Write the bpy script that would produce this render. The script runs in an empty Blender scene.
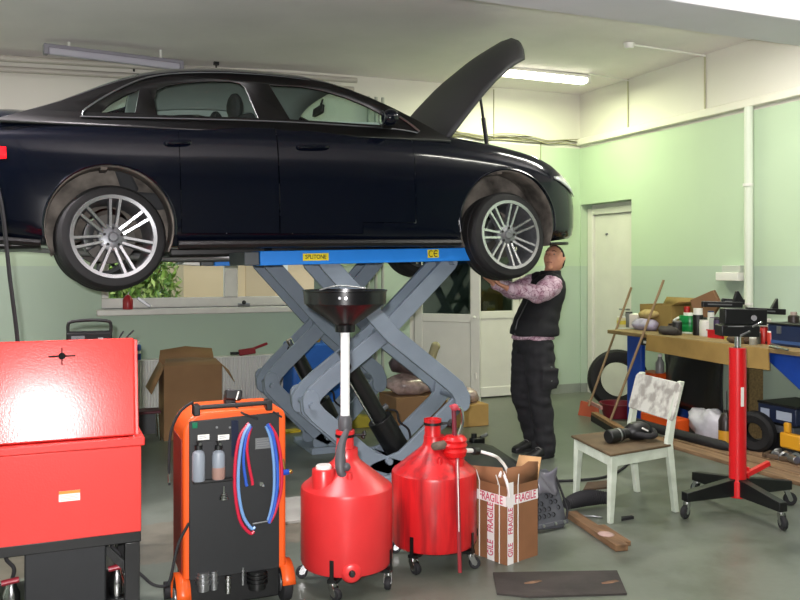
import bpy, bmesh, math, random
from mathutils import Vector, Matrix, Euler, noise
from mathutils.geometry import tessellate_polygon
random.seed(7)
S = bpy.context.scene
COL = S.collection
PI = math.pi
R = math.radians

# ------------------------------------------------------------------ camera model (used to find real places on known planes)
FPX, HY, CH = 830.0, 266.0, 1.55
YAW = math.atan(350 / 830)
cY, sY = math.cos(YAW), math.sin(YAW)
def ray(u, v):
    l = (u - 400) / FPX
    return Vector((l * cY + sY, cY - l * sY, -(v - HY) / FPX))
def onY(u, v, Y):
    r = ray(u, v); d = Y / r.y
    return Vector((r.x * d, Y, CH + r.z * d))
def onX(u, v, X):
    r = ray(u, v); d = X / r.x
    return Vector((X, r.y * d, CH + r.z * d))
def onZ(u, v, Z):
    r = ray(u, v); d = (Z - CH) / r.z
    return Vector((r.x * d, r.y * d, Z))

# ------------------------------------------------------------------ materials
def lin(h):
    if isinstance(h, str):
        h = h.lstrip('#'); c = [int(h[i:i + 2], 16) / 255 for i in (0, 2, 4)]
    else:
        c = [x / 255 for x in h]
    return tuple((x / 12.92 if x <= .04045 else ((x + .055) / 1.055) ** 2.4) for x in c) + (1.0,)
def mat(name, col, rough=.5, metal=0.0, var=0.0, scale=6.0, col2=None, bump=0.0, bscale=None, coat=0.0, spec=.5,
        emit=None, estr=0.0, detail=4.0, lo=.35, hi=.7, stretch=None):
    m = bpy.data.materials.new(name); m.use_nodes = True
    nt = m.node_tree; b = nt.nodes['Principled BSDF']
    base = lin(col)
    b.inputs['Base Color'].default_value = base
    b.inputs['Roughness'].default_value = rough
    b.inputs['Metallic'].default_value = metal
    b.inputs['Specular IOR Level'].default_value = spec
    b.inputs['Coat Weight'].default_value = coat
    b.inputs['Coat Roughness'].default_value = .04
    if emit is not None:
        b.inputs['Emission Color'].default_value = lin(emit); b.inputs['Emission Strength'].default_value = estr
    if var > 0 or col2 is not None or bump > 0:
        tc = nt.nodes.new('ShaderNodeTexCoord'); src = tc.outputs['Object']
        if stretch:
            mp = nt.nodes.new('ShaderNodeMapping'); mp.inputs['Scale'].default_value = stretch
            nt.links.new(src, mp.inputs['Vector']); src = mp.outputs['Vector']
        n = nt.nodes.new('ShaderNodeTexNoise'); n.inputs['Scale'].default_value = scale; n.inputs['Detail'].default_value = detail
        nt.links.new(src, n.inputs['Vector'])
        if var > 0 or col2 is not None:
            r = nt.nodes.new('ShaderNodeValToRGB')
            r.color_ramp.elements[0].position = lo; r.color_ramp.elements[1].position = hi
            if col2 is not None: a, z = base, lin(col2)
            else:
                a = tuple(min(1, x * (1 + var)) for x in base[:3]) + (1,); z = tuple(x * (1 - var) for x in base[:3]) + (1,)
            r.color_ramp.elements[0].color = a; r.color_ramp.elements[1].color = z
            nt.links.new(n.outputs['Fac'], r.inputs['Fac']); nt.links.new(r.outputs['Color'], b.inputs['Base Color'])
        if bump > 0:
            n2 = n
            if bscale:
                n2 = nt.nodes.new('ShaderNodeTexNoise'); n2.inputs['Scale'].default_value = bscale; n2.inputs['Detail'].default_value = 3
                nt.links.new(src, n2.inputs['Vector'])
            bp = nt.nodes.new('ShaderNodeBump'); bp.inputs['Strength'].default_value = bump; bp.inputs['Distance'].default_value = .01
            nt.links.new(n2.outputs['Fac'], bp.inputs['Height']); nt.links.new(bp.outputs['Normal'], b.inputs['Normal'])
    return m
def glass_mat(name, tint, gloss=.08, rough=.02):
    m = bpy.data.materials.new(name); m.use_nodes = True; nt = m.node_tree; nt.nodes.clear()
    o = nt.nodes.new('ShaderNodeOutputMaterial'); mx = nt.nodes.new('ShaderNodeMixShader')
    t = nt.nodes.new('ShaderNodeBsdfTransparent'); g = nt.nodes.new('ShaderNodeBsdfGlossy')
    t.inputs['Color'].default_value = tuple(tint) + (1,); g.inputs['Roughness'].default_value = rough
    mx.inputs['Fac'].default_value = gloss
    nt.links.new(t.outputs[0], mx.inputs[1]); nt.links.new(g.outputs[0], mx.inputs[2]); nt.links.new(mx.outputs[0], o.inputs[0])
    return m
def wall_mat(name, bands, rough=.55, var=.05):
    """painted wall: bands = [(z_top, colour)], from the floor up"""
    m = bpy.data.materials.new(name); m.use_nodes = True; nt = m.node_tree; b = nt.nodes['Principled BSDF']
    b.inputs['Roughness'].default_value = rough; b.inputs['Specular IOR Level'].default_value = .3
    tc = nt.nodes.new('ShaderNodeNewGeometry'); sp = nt.nodes.new('ShaderNodeSeparateXYZ')
    nt.links.new(tc.outputs['Position'], sp.inputs[0])
    prev = None
    for i, (zt, c) in enumerate(bands):
        if prev is None:
            rgb = nt.nodes.new('ShaderNodeRGB'); rgb.outputs[0].default_value = lin(c); prev = rgb.outputs[0]
        else:
            gt = nt.nodes.new('ShaderNodeMath'); gt.operation = 'GREATER_THAN'; gt.inputs[1].default_value = bands[i - 1][0]
            nt.links.new(sp.outputs['Z'], gt.inputs[0])
            mx = nt.nodes.new('ShaderNodeMix'); mx.data_type = 'RGBA'
            nt.links.new(gt.outputs[0], mx.inputs[0]); nt.links.new(prev, mx.inputs[6]); mx.inputs[7].default_value = lin(c)
            prev = mx.outputs[2]
    n = nt.nodes.new('ShaderNodeTexNoise'); n.inputs['Scale'].default_value = 1.3; n.inputs['Detail'].default_value = 6
    nt.links.new(tc.outputs['Position'], n.inputs['Vector'])
    mr = nt.nodes.new('ShaderNodeMapRange'); mr.inputs['To Min'].default_value = 1 - var; mr.inputs['To Max'].default_value = 1 + var
    nt.links.new(n.outputs['Fac'], mr.inputs['Value'])
    mm = nt.nodes.new('ShaderNodeMix'); mm.data_type = 'RGBA'; mm.blend_type = 'MULTIPLY'; mm.inputs[0].default_value = 1
    nt.links.new(prev, mm.inputs[6]); nt.links.new(mr.outputs[0], mm.inputs[7]); nt.links.new(mm.outputs[2], b.inputs['Base Color'])
    bp = nt.nodes.new('ShaderNodeBump'); bp.inputs['Strength'].default_value = .08
    n2 = nt.nodes.new('ShaderNodeTexNoise'); n2.inputs['Scale'].default_value = 40
    nt.links.new(tc.outputs['Position'], n2.inputs['Vector']); nt.links.new(n2.outputs['Fac'], bp.inputs['Height'])
    nt.links.new(bp.outputs['Normal'], b.inputs['Normal'])
    return m

# ------------------------------------------------------------------ mesh helpers
def frame_of(d):
    d = Vector(d).normalized()
    a = Vector((0, 0, 1)) if abs(d.z) < .95 else Vector((1, 0, 0))
    u = d.cross(a).normalized(); w = u.cross(d).normalized()
    return u, w, d
class MB:
    def __init__(s):
        s.v = []; s.f = []; s.m = []; s.T = None
    def add(s, vs, fs, m=0):
        o = len(s.v)
        for p in vs:
            p = Vector(p); s.v.append(s.T @ p if s.T is not None else p)
        for f in fs: s.f.append([o + i for i in f]); s.m.append(m)
        return s
    def box(s, c, d, rot=None, m=0):
        c = Vector(c); hx, hy, hz = d[0] / 2, d[1] / 2, d[2] / 2
        vs = [Vector((x, y, z)) for z in (-hz, hz) for y in (-hy, hy) for x in (-hx, hx)]
        if rot is not None:
            M = rot if isinstance(rot, Matrix) else Euler(rot).to_matrix()
            vs = [M @ p for p in vs]
        return s.add([c + p for p in vs], [(0, 2, 3, 1), (4, 5, 7, 6), (0, 1, 5, 4), (2, 6, 7, 3), (0, 4, 6, 2), (1, 3, 7, 5)], m)
    def bx(s, x0, x1, y0, y1, z0, z1, m=0):
        return s.box(((x0 + x1) / 2, (y0 + y1) / 2, (z0 + z1) / 2), (abs(x1 - x0), abs(y1 - y0), abs(z1 - z0)), None, m)
    def bar(s, p0, p1, w, h, m=0, up=None):
        """rectangular bar from p0 to p1; h along up"""
        p0 = Vector(p0); p1 = Vector(p1); d = (p1 - p0).normalized()
        up = Vector(up) if up is not None else (Vector((0, 0, 1)) if abs(d.z) < .95 else Vector((0, 1, 0)))
        sd = d.cross(up).normalized(); up = sd.cross(d).normalized()
        vs = []
        for p in (p0, p1):
            for a, b in ((-1, -1), (1, -1), (1, 1), (-1, 1)): vs.append(p + sd * a * w / 2 + up * b * h / 2)
        return s.add(vs, [(3, 2, 1, 0), (4, 5, 6, 7), (0, 1, 5, 4), (1, 2, 6, 5), (2, 3, 7, 6), (3, 0, 4, 7)], m)
    def cyl(s, p0, p1, r0, r1=None, n=16, m=0, caps=True):
        return s.tube([p0, p1], [r0, r0 if r1 is None else r1], n, m, caps)
    def tube(s, pts, r, n=8, m=0, caps=True, closed=False):
        pts = [Vector(p) for p in pts]; k = len(pts)
        rs = r if isinstance(r, (list, tuple)) else [r] * k
        vs = []; u = None
        for i, p in enumerate(pts):
            if closed: t = pts[(i + 1) % k] - pts[i - 1]
            else: t = pts[min(i + 1, k - 1)] - pts[max(i - 1, 0)]
            if t.length < 1e-9: t = Vector((0, 0, 1))
            t.normalize()
            if u is None: u = frame_of(t)[0]
            else:
                u = u - t * u.dot(t)
                u = frame_of(t)[0] if u.length < 1e-6 else u.normalized()
            w = t.cross(u)
            for j in range(n):
                a = 2 * PI * j / n; vs.append(p + (u * math.cos(a) + w * math.sin(a)) * rs[i])
        fs = []
        for i in range(k if closed else k - 1):
            i2 = (i + 1) % k
            for j in range(n): fs.append((i * n + j, i * n + (j + 1) % n, i2 * n + (j + 1) % n, i2 * n + j))
        if caps and not closed: fs += [tuple(range(n - 1, -1, -1)), tuple((k - 1) * n + j for j in range(n))]
        return s.add(vs, fs, m)
    def lathe(s, prof, c=(0, 0, 0), axis=(0, 0, 1), n=24, m=0, ph=0.0, closed=False):
        """prof: [(r, h)] along axis from c; r = 0 ends are closed by a fan"""
        c = Vector(c); u, w, d = frame_of(axis); vs = []; fs = []; rings = []
        for r, h in prof:
            if r < 1e-6: rings.append([len(vs)]); vs.append(c + d * h)
            else:
                rings.append(list(range(len(vs), len(vs) + n)))
                for j in range(n):
                    a = 2 * PI * j / n + ph; vs.append(c + d * h + (u * math.cos(a) + w * math.sin(a)) * r)
        prs = list(zip(rings, rings[1:]))
        if closed: prs.append((rings[-1], rings[0]))
        for A, B in prs:
            if len(A) == 1 and len(B) == 1: continue
            for j in range(n):
                j2 = (j + 1) % n
                if len(A) == 1: fs.append((A[0], B[j2], B[j]))
                elif len(B) == 1: fs.append((A[j], A[j2], B[0]))
                else: fs.append((A[j], A[j2], B[j2], B[j]))
        return s.add(vs, fs, m)
    def prism(s, poly, o, ux, uy, depth, m=0):
        """2D polygon in the plane (o, ux, uy), extruded by vector depth"""
        o = Vector(o); ux = Vector(ux); uy = Vector(uy); dp = Vector(depth); n = len(poly)
        a = [o + ux * x + uy * y for x, y in poly]; vs = a + [p + dp for p in a]
        fs = [tuple(range(n - 1, -1, -1)), tuple(range(n, 2 * n))] + [(i, (i + 1) % n, n + (i + 1) % n, n + i) for i in range(n)]
        return s.add(vs, fs, m)
    def grid(s, rows, m=0, close=False):
        k = len(rows[0]); vs = [p for r in rows for p in r]; fs = []
        for i in range(len(rows) - 1):
            for j in range(k if close else k - 1):
                fs.append((i * k + j, i * k + (j + 1) % k, (i + 1) * k + (j + 1) % k, (i + 1) * k + j))
        return s.add(vs, fs, m)
    def ball(s, c, r, n=12, m=0):
        rx, ry, rz = r if isinstance(r, (tuple, list)) else (r, r, r); c = Vector(c)
        vs = [c + Vector((0, 0, -rz))]; fs = []; k = n // 2
        for i in range(1, k):
            a = -PI / 2 + PI * i / k
            for j in range(n):
                b = 2 * PI * j / n; vs.append(c + Vector((rx * math.cos(a) * math.cos(b), ry * math.cos(a) * math.sin(b), rz * math.sin(a))))
        vs.append(c + Vector((0, 0, rz)))
        for j in range(n): fs.append((0, 1 + (j + 1) % n, 1 + j))
        for i in range(k - 2):
            for j in range(n): fs.append((1 + i * n + j, 1 + i * n + (j + 1) % n, 1 + (i + 1) * n + (j + 1) % n, 1 + (i + 1) * n + j))
        L = len(vs) - 1; q = 1 + (k - 2) * n
        for j in range(n): fs.append((q + j, q + (j + 1) % n, L))
        return s.add(vs, fs, m)
    def build(s, name, mats, parent=None, bevel=0.0, seg=2, sub=0, sharp=36, solid=0.0, loc=None, norm=True):
        if not isinstance(mats, (list, tuple)): mats = [mats]
        if parent is None:
            if loc is None:
                lo = [min(p[i] for p in s.v) for i in range(3)]; hi = [max(p[i] for p in s.v) for i in range(3)]
                loc = ((lo[0] + hi[0]) / 2, (lo[1] + hi[1]) / 2, lo[2])
            off = Vector(loc)
        else:
            off = Vector((0, 0, 0)); q = parent
            while q is not None: off = off + q.location; q = q.parent
        me = bpy.data.meshes.new(name)
        me.from_pydata([p - off for p in s.v], [], s.f)
        for mm in mats: me.materials.append(mm)
        for i, mi in enumerate(s.m):
            if i < len(me.polygons): me.polygons[i].material_index = mi
        bm = bmesh.new(); bm.from_mesh(me)
        if norm: bmesh.ops.recalc_face_normals(bm, faces=bm.faces)
        for f in bm.faces: f.smooth = True
        for e in bm.edges:
            if len(e.link_faces) == 2 and e.calc_face_angle(0) > R(sharp): e.smooth = False
        bm.to_mesh(me); bm.free()
        o = bpy.data.objects.new(name, me); COL.objects.link(o)
        if parent is None: o.location = off
        else: o.parent = parent
        if solid:
            q = o.modifiers.new('solid', 'SOLIDIFY'); q.thickness = solid; q.offset = -1
        if bevel:
            q = o.modifiers.new('bevel', 'BEVEL'); q.width = bevel; q.segments = seg; q.limit_method = 'ANGLE'; q.angle_limit = R(40)
            q.harden_normals = False
        if sub:
            q = o.modifiers.new('sub', 'SUBSURF'); q.levels = sub; q.render_levels = sub
        return o
def tag(o, label=None, cat=None, group=None, kind=None):
    if label: o['label'] = label
    if cat: o['category'] = cat
    if group: o['group'] = group
    if kind: o['kind'] = kind
    return o
def thing(name, loc, label, cat, group=None):
    o = bpy.data.objects.new(name, None); COL.objects.link(o); o.location = loc; o.empty_display_size = .1
    return tag(o, label, cat, group)
def struct(o): o['kind'] = 'structure'; return o
def copy_tree(o, parent=None):
    c = o.copy(); COL.objects.link(c)
    if parent is not None: c.parent = parent
    for ch in list(o.children): copy_tree(ch, c)
    return c
def arc(c, r, a0, a1, n, ux=(1, 0, 0), uy=(0, 0, 1)):
    c = Vector(c); ux = Vector(ux); uy = Vector(uy)
    return [c + ux * r * math.cos(a0 + (a1 - a0) * i / n) + uy * r * math.sin(a0 + (a1 - a0) * i / n) for i in range(n + 1)]
def spline(pts, k=6):
    """Catmull-Rom through points"""
    pts = [Vector(p) for p in pts]; out = []
    for i in range(len(pts) - 1):
        a = pts[max(i - 1, 0)]; b = pts[i]; c = pts[i + 1]; d = pts[min(i + 2, len(pts) - 1)]
        for j in range(k):
            t = j / k
            out.append(.5 * ((2 * b) + (c - a) * t + (2 * a - 5 * b + 4 * c - d) * t * t + (3 * b - a - 3 * c + d) * t ** 3))
    return out + [pts[-1]]
def interp(tab, x):
    if x <= tab[0][0]: return tab[0][1]
    for (x0, y0), (x1, y1) in zip(tab, tab[1:]):
        if x <= x1:
            t = (x - x0) / (x1 - x0); return y0 + (y1 - y0) * t
    return tab[-1][1]
def sinterp(tab, x):
    """smooth cubic through table"""
    if x <= tab[0][0]: return tab[0][1]
    if x >= tab[-1][0]: return tab[-1][1]
    n = len(tab)
    def sl(i):
        if i == 0 or i == n - 1: 
            j = max(i, 1); return (tab[j][1] - tab[j - 1][1]) / (tab[j][0] - tab[j - 1][0])
        a = (tab[i][1] - tab[i - 1][1]) / (tab[i][0] - tab[i - 1][0]); b = (tab[i + 1][1] - tab[i][1]) / (tab[i + 1][0] - tab[i][0])
        return 0 if a * b <= 0 else 2 * a * b / (a + b)
    for i in range(n - 1):
        if x <= tab[i + 1][0]:
            h = tab[i + 1][0] - tab[i][0]; t = (x - tab[i][0]) / h
            return ((2 * t ** 3 - 3 * t * t + 1) * tab[i][1] + (t ** 3 - 2 * t * t + t) * h * sl(i)
                    + (-2 * t ** 3 + 3 * t * t) * tab[i + 1][1] + (t ** 3 - t * t) * h * sl(i + 1))
def text_mesh(txt, size, o, ux, uy, name, m, parent, depth=.0006, sx=1.0, align='CENTER'):
    """flat lettering standing on the surface at o, reading along ux with uy up"""
    cu = bpy.data.curves.new(name, 'FONT'); cu.body = txt; cu.size = size; cu.align_x = align; cu.align_y = 'CENTER'; cu.extrude = depth
    cu.offset = size * .012
    t = bpy.data.objects.new(name, cu); COL.objects.link(t)
    dg = bpy.context.evaluated_depsgraph_get()
    me = bpy.data.meshes.new_from_object(t.evaluated_get(dg)); bpy.data.objects.remove(t)
    ux = Vector(ux).normalized(); uy = Vector(uy).normalized(); uz = ux.cross(uy); o = Vector(o)
    mb = MB()
    vs = [o + ux * p.co.x * sx + uy * p.co.y + uz * p.co.z for p in me.vertices]
    mb.add(vs, [tuple(p.vertices) for p in me.polygons]); bpy.data.meshes.remove(me)
    return mb.build(name, m, parent, norm=False)
def apply_mods(o):
    dg = bpy.context.evaluated_depsgraph_get()
    me = bpy.data.meshes.new_from_object(o.evaluated_get(dg)); o.modifiers.clear(); o.data = me
    return o

# ------------------------------------------------------------------ shared materials
M = {}
M['black_plastic'] = mat('black_plastic', '#111213', .45)
M['black_metal'] = mat('black_metal', '#0e0f10', .4)
M['rubber'] = mat('rubber', '#17171a', .75, var=.2, scale=30)
M['chrome'] = mat('chrome', '#c9cacb', .18, 1.0)
M['steel'] = mat('steel', '#9a9c9e', .35, .9)
M['white_paint'] = mat('white_paint', '#e6e6df', .4, var=.04, scale=5)
M['white_plastic'] = mat('white_plastic', '#e4e3dd', .4)
M['red_poly'] = mat('red_poly', '#cf3032', .33, var=.08, scale=4)
M['cardboard'] = mat('cardboard', '#84593a', .85, var=.12, scale=5)
M['blue_steel'] = mat('blue_steel', '#2262bb', .45, var=.12, scale=6)
M['wood'] = mat('wood', '#7d5c3b', .7, var=.3, scale=4, stretch=(1, 8, 8))
M['paper'] = mat('paper', '#e8e6e0', .7)
# ================================================================== THE ROOM
YB, XR = 8.54, 6.0
GREEN_LO, GREEN_UP, CREAM = '#b0c2b0', '#b9cdb1', '#dcd9d0'
mw = wall_mat('wall_paint', [(.11, '#8d938c'), (1.55, GREEN_LO), (2.99, GREEN_UP), (9, CREAM)])
def holed_wall(name, axis, at, thick, lo, hi, z0, z1, holes, m):
    """a wall slab with rectangular openings; holes = (a0, a1, z0, z1)"""
    A = sorted({lo, hi, *[h[0] for h in holes], *[h[1] for h in holes]}); Z = sorted({z0, z1, *[h[2] for h in holes], *[h[3] for h in holes]})
    mb = MB()
    def solid(i, k):
        if not (0 <= i < len(A) - 1 and 0 <= k < len(Z) - 1): return False
        a, z = (A[i] + A[i + 1]) / 2, (Z[k] + Z[k + 1]) / 2
        return not any(h[0] < a < h[1] and h[2] < z < h[3] for h in holes)
    def P(a, t, z): return (a, at + t, z) if axis == 'Y' else (at + t, a, z)
    for i in range(len(A) - 1):
        for k in range(len(Z) - 1):
            if not solid(i, k): continue
            a0, a1, q0, q1 = A[i], A[i + 1], Z[k], Z[k + 1]
            for t in (0, thick): mb.add([P(a0, t, q0), P(a1, t, q0), P(a1, t, q1), P(a0, t, q1)], [(0, 1, 2, 3)])
            if not solid(i - 1, k): mb.add([P(a0, 0, q0), P(a0, thick, q0), P(a0, thick, q1), P(a0, 0, q1)], [(0, 1, 2, 3)])
            if not solid(i + 1, k): mb.add([P(a1, 0, q0), P(a1, thick, q0), P(a1, thick, q1), P(a1, 0, q1)], [(0, 1, 2, 3)])
            if not solid(i, k - 1): mb.add([P(a0, 0, q0), P(a0, thick, q0), P(a1, thick, q0), P(a1, 0, q0)], [(0, 1, 2, 3)])
            if not solid(i, k + 1): mb.add([P(a0, 0, q1), P(a0, thick, q1), P(a1, thick, q1), P(a1, 0, q1)], [(0, 1, 2, 3)])
    return struct(mb.build(name, m))
WX0, WX1, WZ0, WZ1 = .46, 2.82, 1.13, 2.45
DX0, DX1 = 3.72, 5.22
holed_wall('wall_back', 'Y', YB, .28, -3.2, XR + .4, -.02, 3.75, [(WX0, WX1, WZ0, WZ1), (DX0, DX1, -.02, 2.2)], mw)
holed_wall('wall_right', 'X', XR, .17, -3.0, YB + .02, -.02, 3.75, [(7.56, YB - .02, -.02, 2.30)], mw)
mb = MB(); mb.bx(-3.4, -3.2, -3.0, YB + .28, -.02, 3.75); struct(mb.build('wall_left', mw))
mb = MB(); mb.bx(-3.4, XR + .4, -3.2, -3.0, -.02, 3.75); struct(mb.build('wall_front', wall_mat('front_wall_paint', [(9, '#8f938d')])))

# floor: painted concrete, worn and stained
mf = bpy.data.materials.new('floor_paint'); mf.use_nodes = True
nt = mf.node_tree; b = nt.nodes['Principled BSDF']
g = nt.nodes.new('ShaderNodeNewGeometry')
n1 = nt.nodes.new('ShaderNodeTexNoise'); n1.inputs['Scale'].default_value = .55; n1.inputs['Detail'].default_value = 8; n1.inputs['Roughness'].default_value = .6
n2 = nt.nodes.new('ShaderNodeTexNoise'); n2.inputs['Scale'].default_value = 2.2; n2.inputs['Detail'].default_value = 10; n2.inputs['Roughness'].default_value = .7
n3 = nt.nodes.new('ShaderNodeTexNoise'); n3.inputs['Scale'].default_value = 30; n3.inputs['Detail'].default_value = 4
for n in (n1, n2, n3): nt.links.new(g.outputs['Position'], n.inputs['Vector'])
r1 = nt.nodes.new('ShaderNodeValToRGB'); r1.color_ramp.elements[0].position = .40; r1.color_ramp.elements[1].position = .62
r1.color_ramp.elements[0].color = lin('#596056'); r1.color_ramp.elements[1].color = lin('#6c7168')
r2 = nt.nodes.new('ShaderNodeValToRGB'); r2.color_ramp.elements[0].position = .30; r2.color_ramp.elements[1].position = .52
r2.color_ramp.elements[0].color = (.6, .57, .53, 1); r2.color_ramp.elements[1].color = (1, 1, 1, 1)
r3 = nt.nodes.new('ShaderNodeMapRange'); r3.inputs['To Min'].default_value = .9; r3.inputs['To Max'].default_value = 1.1
mx = nt.nodes.new('ShaderNodeMix'); mx.data_type = 'RGBA'; mx.blend_type = 'MULTIPLY'; mx.inputs[0].default_value = .8
mx2 = nt.nodes.new('ShaderNodeMix'); mx2.data_type = 'RGBA'; mx2.blend_type = 'MULTIPLY'; mx2.inputs[0].default_value = 1
nt.links.new(n1.outputs['Fac'], r1.inputs['Fac']); nt.links.new(n2.outputs['Fac'], r2.inputs['Fac']); nt.links.new(n3.outputs['Fac'], r3.inputs['Value'])
nt.links.new(r1.outputs[0], mx.inputs[6]); nt.links.new(r2.outputs[0], mx.inputs[7])
nt.links.new(mx.outputs[2], mx2.inputs[6]); nt.links.new(r3.outputs[0], mx2.inputs[7])
# the bay under the lift is bare, dirty, brownish concrete
sp = nt.nodes.new('ShaderNodeSeparateXYZ'); nt.links.new(g.outputs['Position'], sp.inputs[0])
def mth(op, a, bb):
    q = nt.nodes.new('ShaderNodeMath'); q.operation = op
    for i, x in enumerate((a, bb)):
        if isinstance(x, (int, float)): q.inputs[i].default_value = x
        else: nt.links.new(x, q.inputs[i])
    return q.outputs[0]
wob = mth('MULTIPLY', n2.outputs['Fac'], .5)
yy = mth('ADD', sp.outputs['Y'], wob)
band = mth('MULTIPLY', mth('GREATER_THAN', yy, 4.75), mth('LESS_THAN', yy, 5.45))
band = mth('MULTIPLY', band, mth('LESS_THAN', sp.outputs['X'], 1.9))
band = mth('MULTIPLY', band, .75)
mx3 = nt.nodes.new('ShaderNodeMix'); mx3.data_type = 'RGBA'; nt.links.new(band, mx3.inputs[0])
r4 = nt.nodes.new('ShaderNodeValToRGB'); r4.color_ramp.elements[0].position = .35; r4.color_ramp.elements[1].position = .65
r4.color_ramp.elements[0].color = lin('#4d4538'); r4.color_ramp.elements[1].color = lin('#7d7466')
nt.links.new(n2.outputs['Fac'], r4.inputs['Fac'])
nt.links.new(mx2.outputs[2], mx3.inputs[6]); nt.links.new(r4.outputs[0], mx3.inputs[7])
nt.links.new(mx3.outputs[2], b.inputs['Base Color'])
rr = nt.nodes.new('ShaderNodeMapRange'); rr.inputs['To Min'].default_value = .22; rr.inputs['To Max'].default_value = .5
nt.links.new(n2.outputs['Fac'], rr.inputs['Value']); nt.links.new(rr.outputs[0], b.inputs['Roughness'])
bp = nt.nodes.new('ShaderNodeBump'); bp.inputs['Strength'].default_value = .12; nt.links.new(n3.outputs['Fac'], bp.inputs['Height'])
nt.links.new(bp.outputs['Normal'], b.inputs['Normal'])
mb = MB(); mb.bx(-3.4, XR + .6, -3.0, YB + .3, -.12, 0); struct(mb.build('floor', mf))

# ceiling, a little lower to the back left
mc = mat('ceiling_paint', '#e6dfe1', .8, var=.06, scale=1.2, bump=.1, bscale=30)
mb = MB()
zc = {(-3.4, -3.0): 3.6, (-.6, -3.0): 3.6, (2.4, -3.0): 3.65, (6.4, -3.0): 3.65, (-3.4, 8.7): 3.46, (-.6, 8.7): 3.48, (2.4, 8.7): 3.62, (6.4, 8.7): 3.66}
xs = (-3.4, -.6, 2.4, 6.4)
for i in range(3):
    q = [(xs[i], -3.0), (xs[i + 1], -3.0), (xs[i + 1], 8.7), (xs[i], 8.7)]
    mb.add([(x, y, zc[(x, y)]) for x, y in q] + [(x, y, 3.9) for x, y in q], [(3, 2, 1, 0), (4, 5, 6, 7), (0, 1, 5, 4), (2, 3, 7, 6)])
struct(mb.build('ceiling', mc))
mbeam = mat('beam_paint', '#e2dee8', .7, var=.03, scale=2)
mb = MB(); mb.bx(-3.2, XR, 4.10, 4.58, 3.20, 3.72)
struct(mb.build('trim_1', mbeam, bevel=.008)); 
# ledge along the right wall where the cream paint starts
mb = MB(); mb.bx(XR - .06, XR + .02, -3.0, YB, 3.02, 3.10); struct(mb.build('trim_2', mat('ledge_paint', '#e2dfd3', .5), bevel=.01))

# window with white frame, boards and panes
mwin = mat('window_frame_paint', '#d5d2cd', .4, var=.05, scale=8)
mpane = glass_mat('window_glass', (.92, .95, .93), .05)
wr = bpy.data.objects.new('window_1', None); COL.objects.link(wr); wr.location = (WX0, YB, WZ0); wr['kind'] = 'structure'
mb = MB(); y0, y1 = YB + .07, YB + .13
mb.bx(WX0, WX1, y0, y1, WZ0, WZ0 + .10); mb.bx(WX0, WX1, y0, y1, WZ1 - .07, WZ1)
mb.bx(WX0, WX0 + .07, y0, y1, WZ0 + .1, WZ1 - .07); mb.bx(WX1 - .07, WX1, y0, y1, WZ0 + .1, WZ1 - .07)
ws = [WX0 + .07, 1.66, 1.80, WX1 - .07]
mb.bx(1.66, 1.80, y0 - .01, y1 - .005, WZ0 + .1, WZ1 - .07)
struct(mb.build('window_frame', mwin, wr, bevel=.008))
mb = MB(); mb.bx(WX0 - .05, WX1 + .05, YB - .13, YB + .09, WZ0 - .06, WZ0); struct(mb.build('window_sill', mwin, wr, bevel=.01))
for a, bq in ((WX0 + .07, 1.66), (1.80, WX1 - .07)):
    mb = MB(); mb.bx(a, bq, YB + .095, YB + .10, WZ0 + .10, WZ1 - .07); struct(mb.build('pane', mpane, wr))
# double door to a passage: left leaf ajar, right leaf closed
mdoor = mat('door_paint', '#dad8d0', .35, var=.04, scale=4)
mdpane = glass_mat('door_glass', (.55, .62, .58), .10)
dr = bpy.data.objects.new('door_1', None); COL.objects.link(dr); dr.location = (DX0, YB, 0); dr['kind'] = 'structure'
mb = MB()
for x in (DX0, DX1 - .06): mb.bx(x, x + .06, YB + .0, YB + .12, 0, 2.14)
mb.bx(DX0, DX1, YB, YB + .12, 2.14, 2.2); struct(mb.build('door_frame', mdoor, dr, bevel=.005))
def leaf(hx, hy, ang, w, parent, flip=1):
    """door leaf: rails, stiles, lower panel and a pane, hinged at (hx, hy)"""
    Mx = Matrix.Translation((hx, hy, 0)) @ Matrix.Rotation(ang, 4, 'Z')
    mb = MB(); mb.T = Mx; W = w * flip
    def B(a0, a1, z0, z1, t=.045): mb.bx(a0, a1, -t / 2, t / 2, z0, z1)
    B(0, .09 * flip, .015, 2.13); B(W, W - .11 * flip, .015, 2.13)
    for z0, z1 in ((.015, .13), (2.03, 2.13), (.93, 1.02)): B(.09 * flip, W - .11 * flip, z0, z1)
    o = mb.build('door_leaf', mdoor, parent, bevel=.006); struct(o)
    mb = MB(); mb.T = Mx; mb.bx(.08 * flip, W - .1 * flip, -.012, .012, .12, .94); struct(mb.build('lower_panel', mdoor, o))
    mb = MB(); mb.T = Mx; mb.bx(.08 * flip, W - .1 * flip, -.004, .004, 1.01, 2.04); struct(mb.build('pane', mdpane, o))
    mb = MB(); mb.T = Mx
    for z in (.35, 1.72): mb.cyl((W - .045 * flip, -.028, z - .03), (W - .045 * flip, -.028, z + .03), .01, n=8)
    mb.ball((W - .055 * flip, -.06, .99), .018, 10)
    mb.cyl((W - .055 * flip, -.022, .99), (W - .055 * flip, -.06, .99), .008, n=8)
    struct(mb.build('door_knob', M['white_plastic'], o))
leaf(DX0 + .06, YB - .01, R(-41), .75, dr)
leaf(DX1 - .06, YB + .05, 0, .66, dr, -1)
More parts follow.
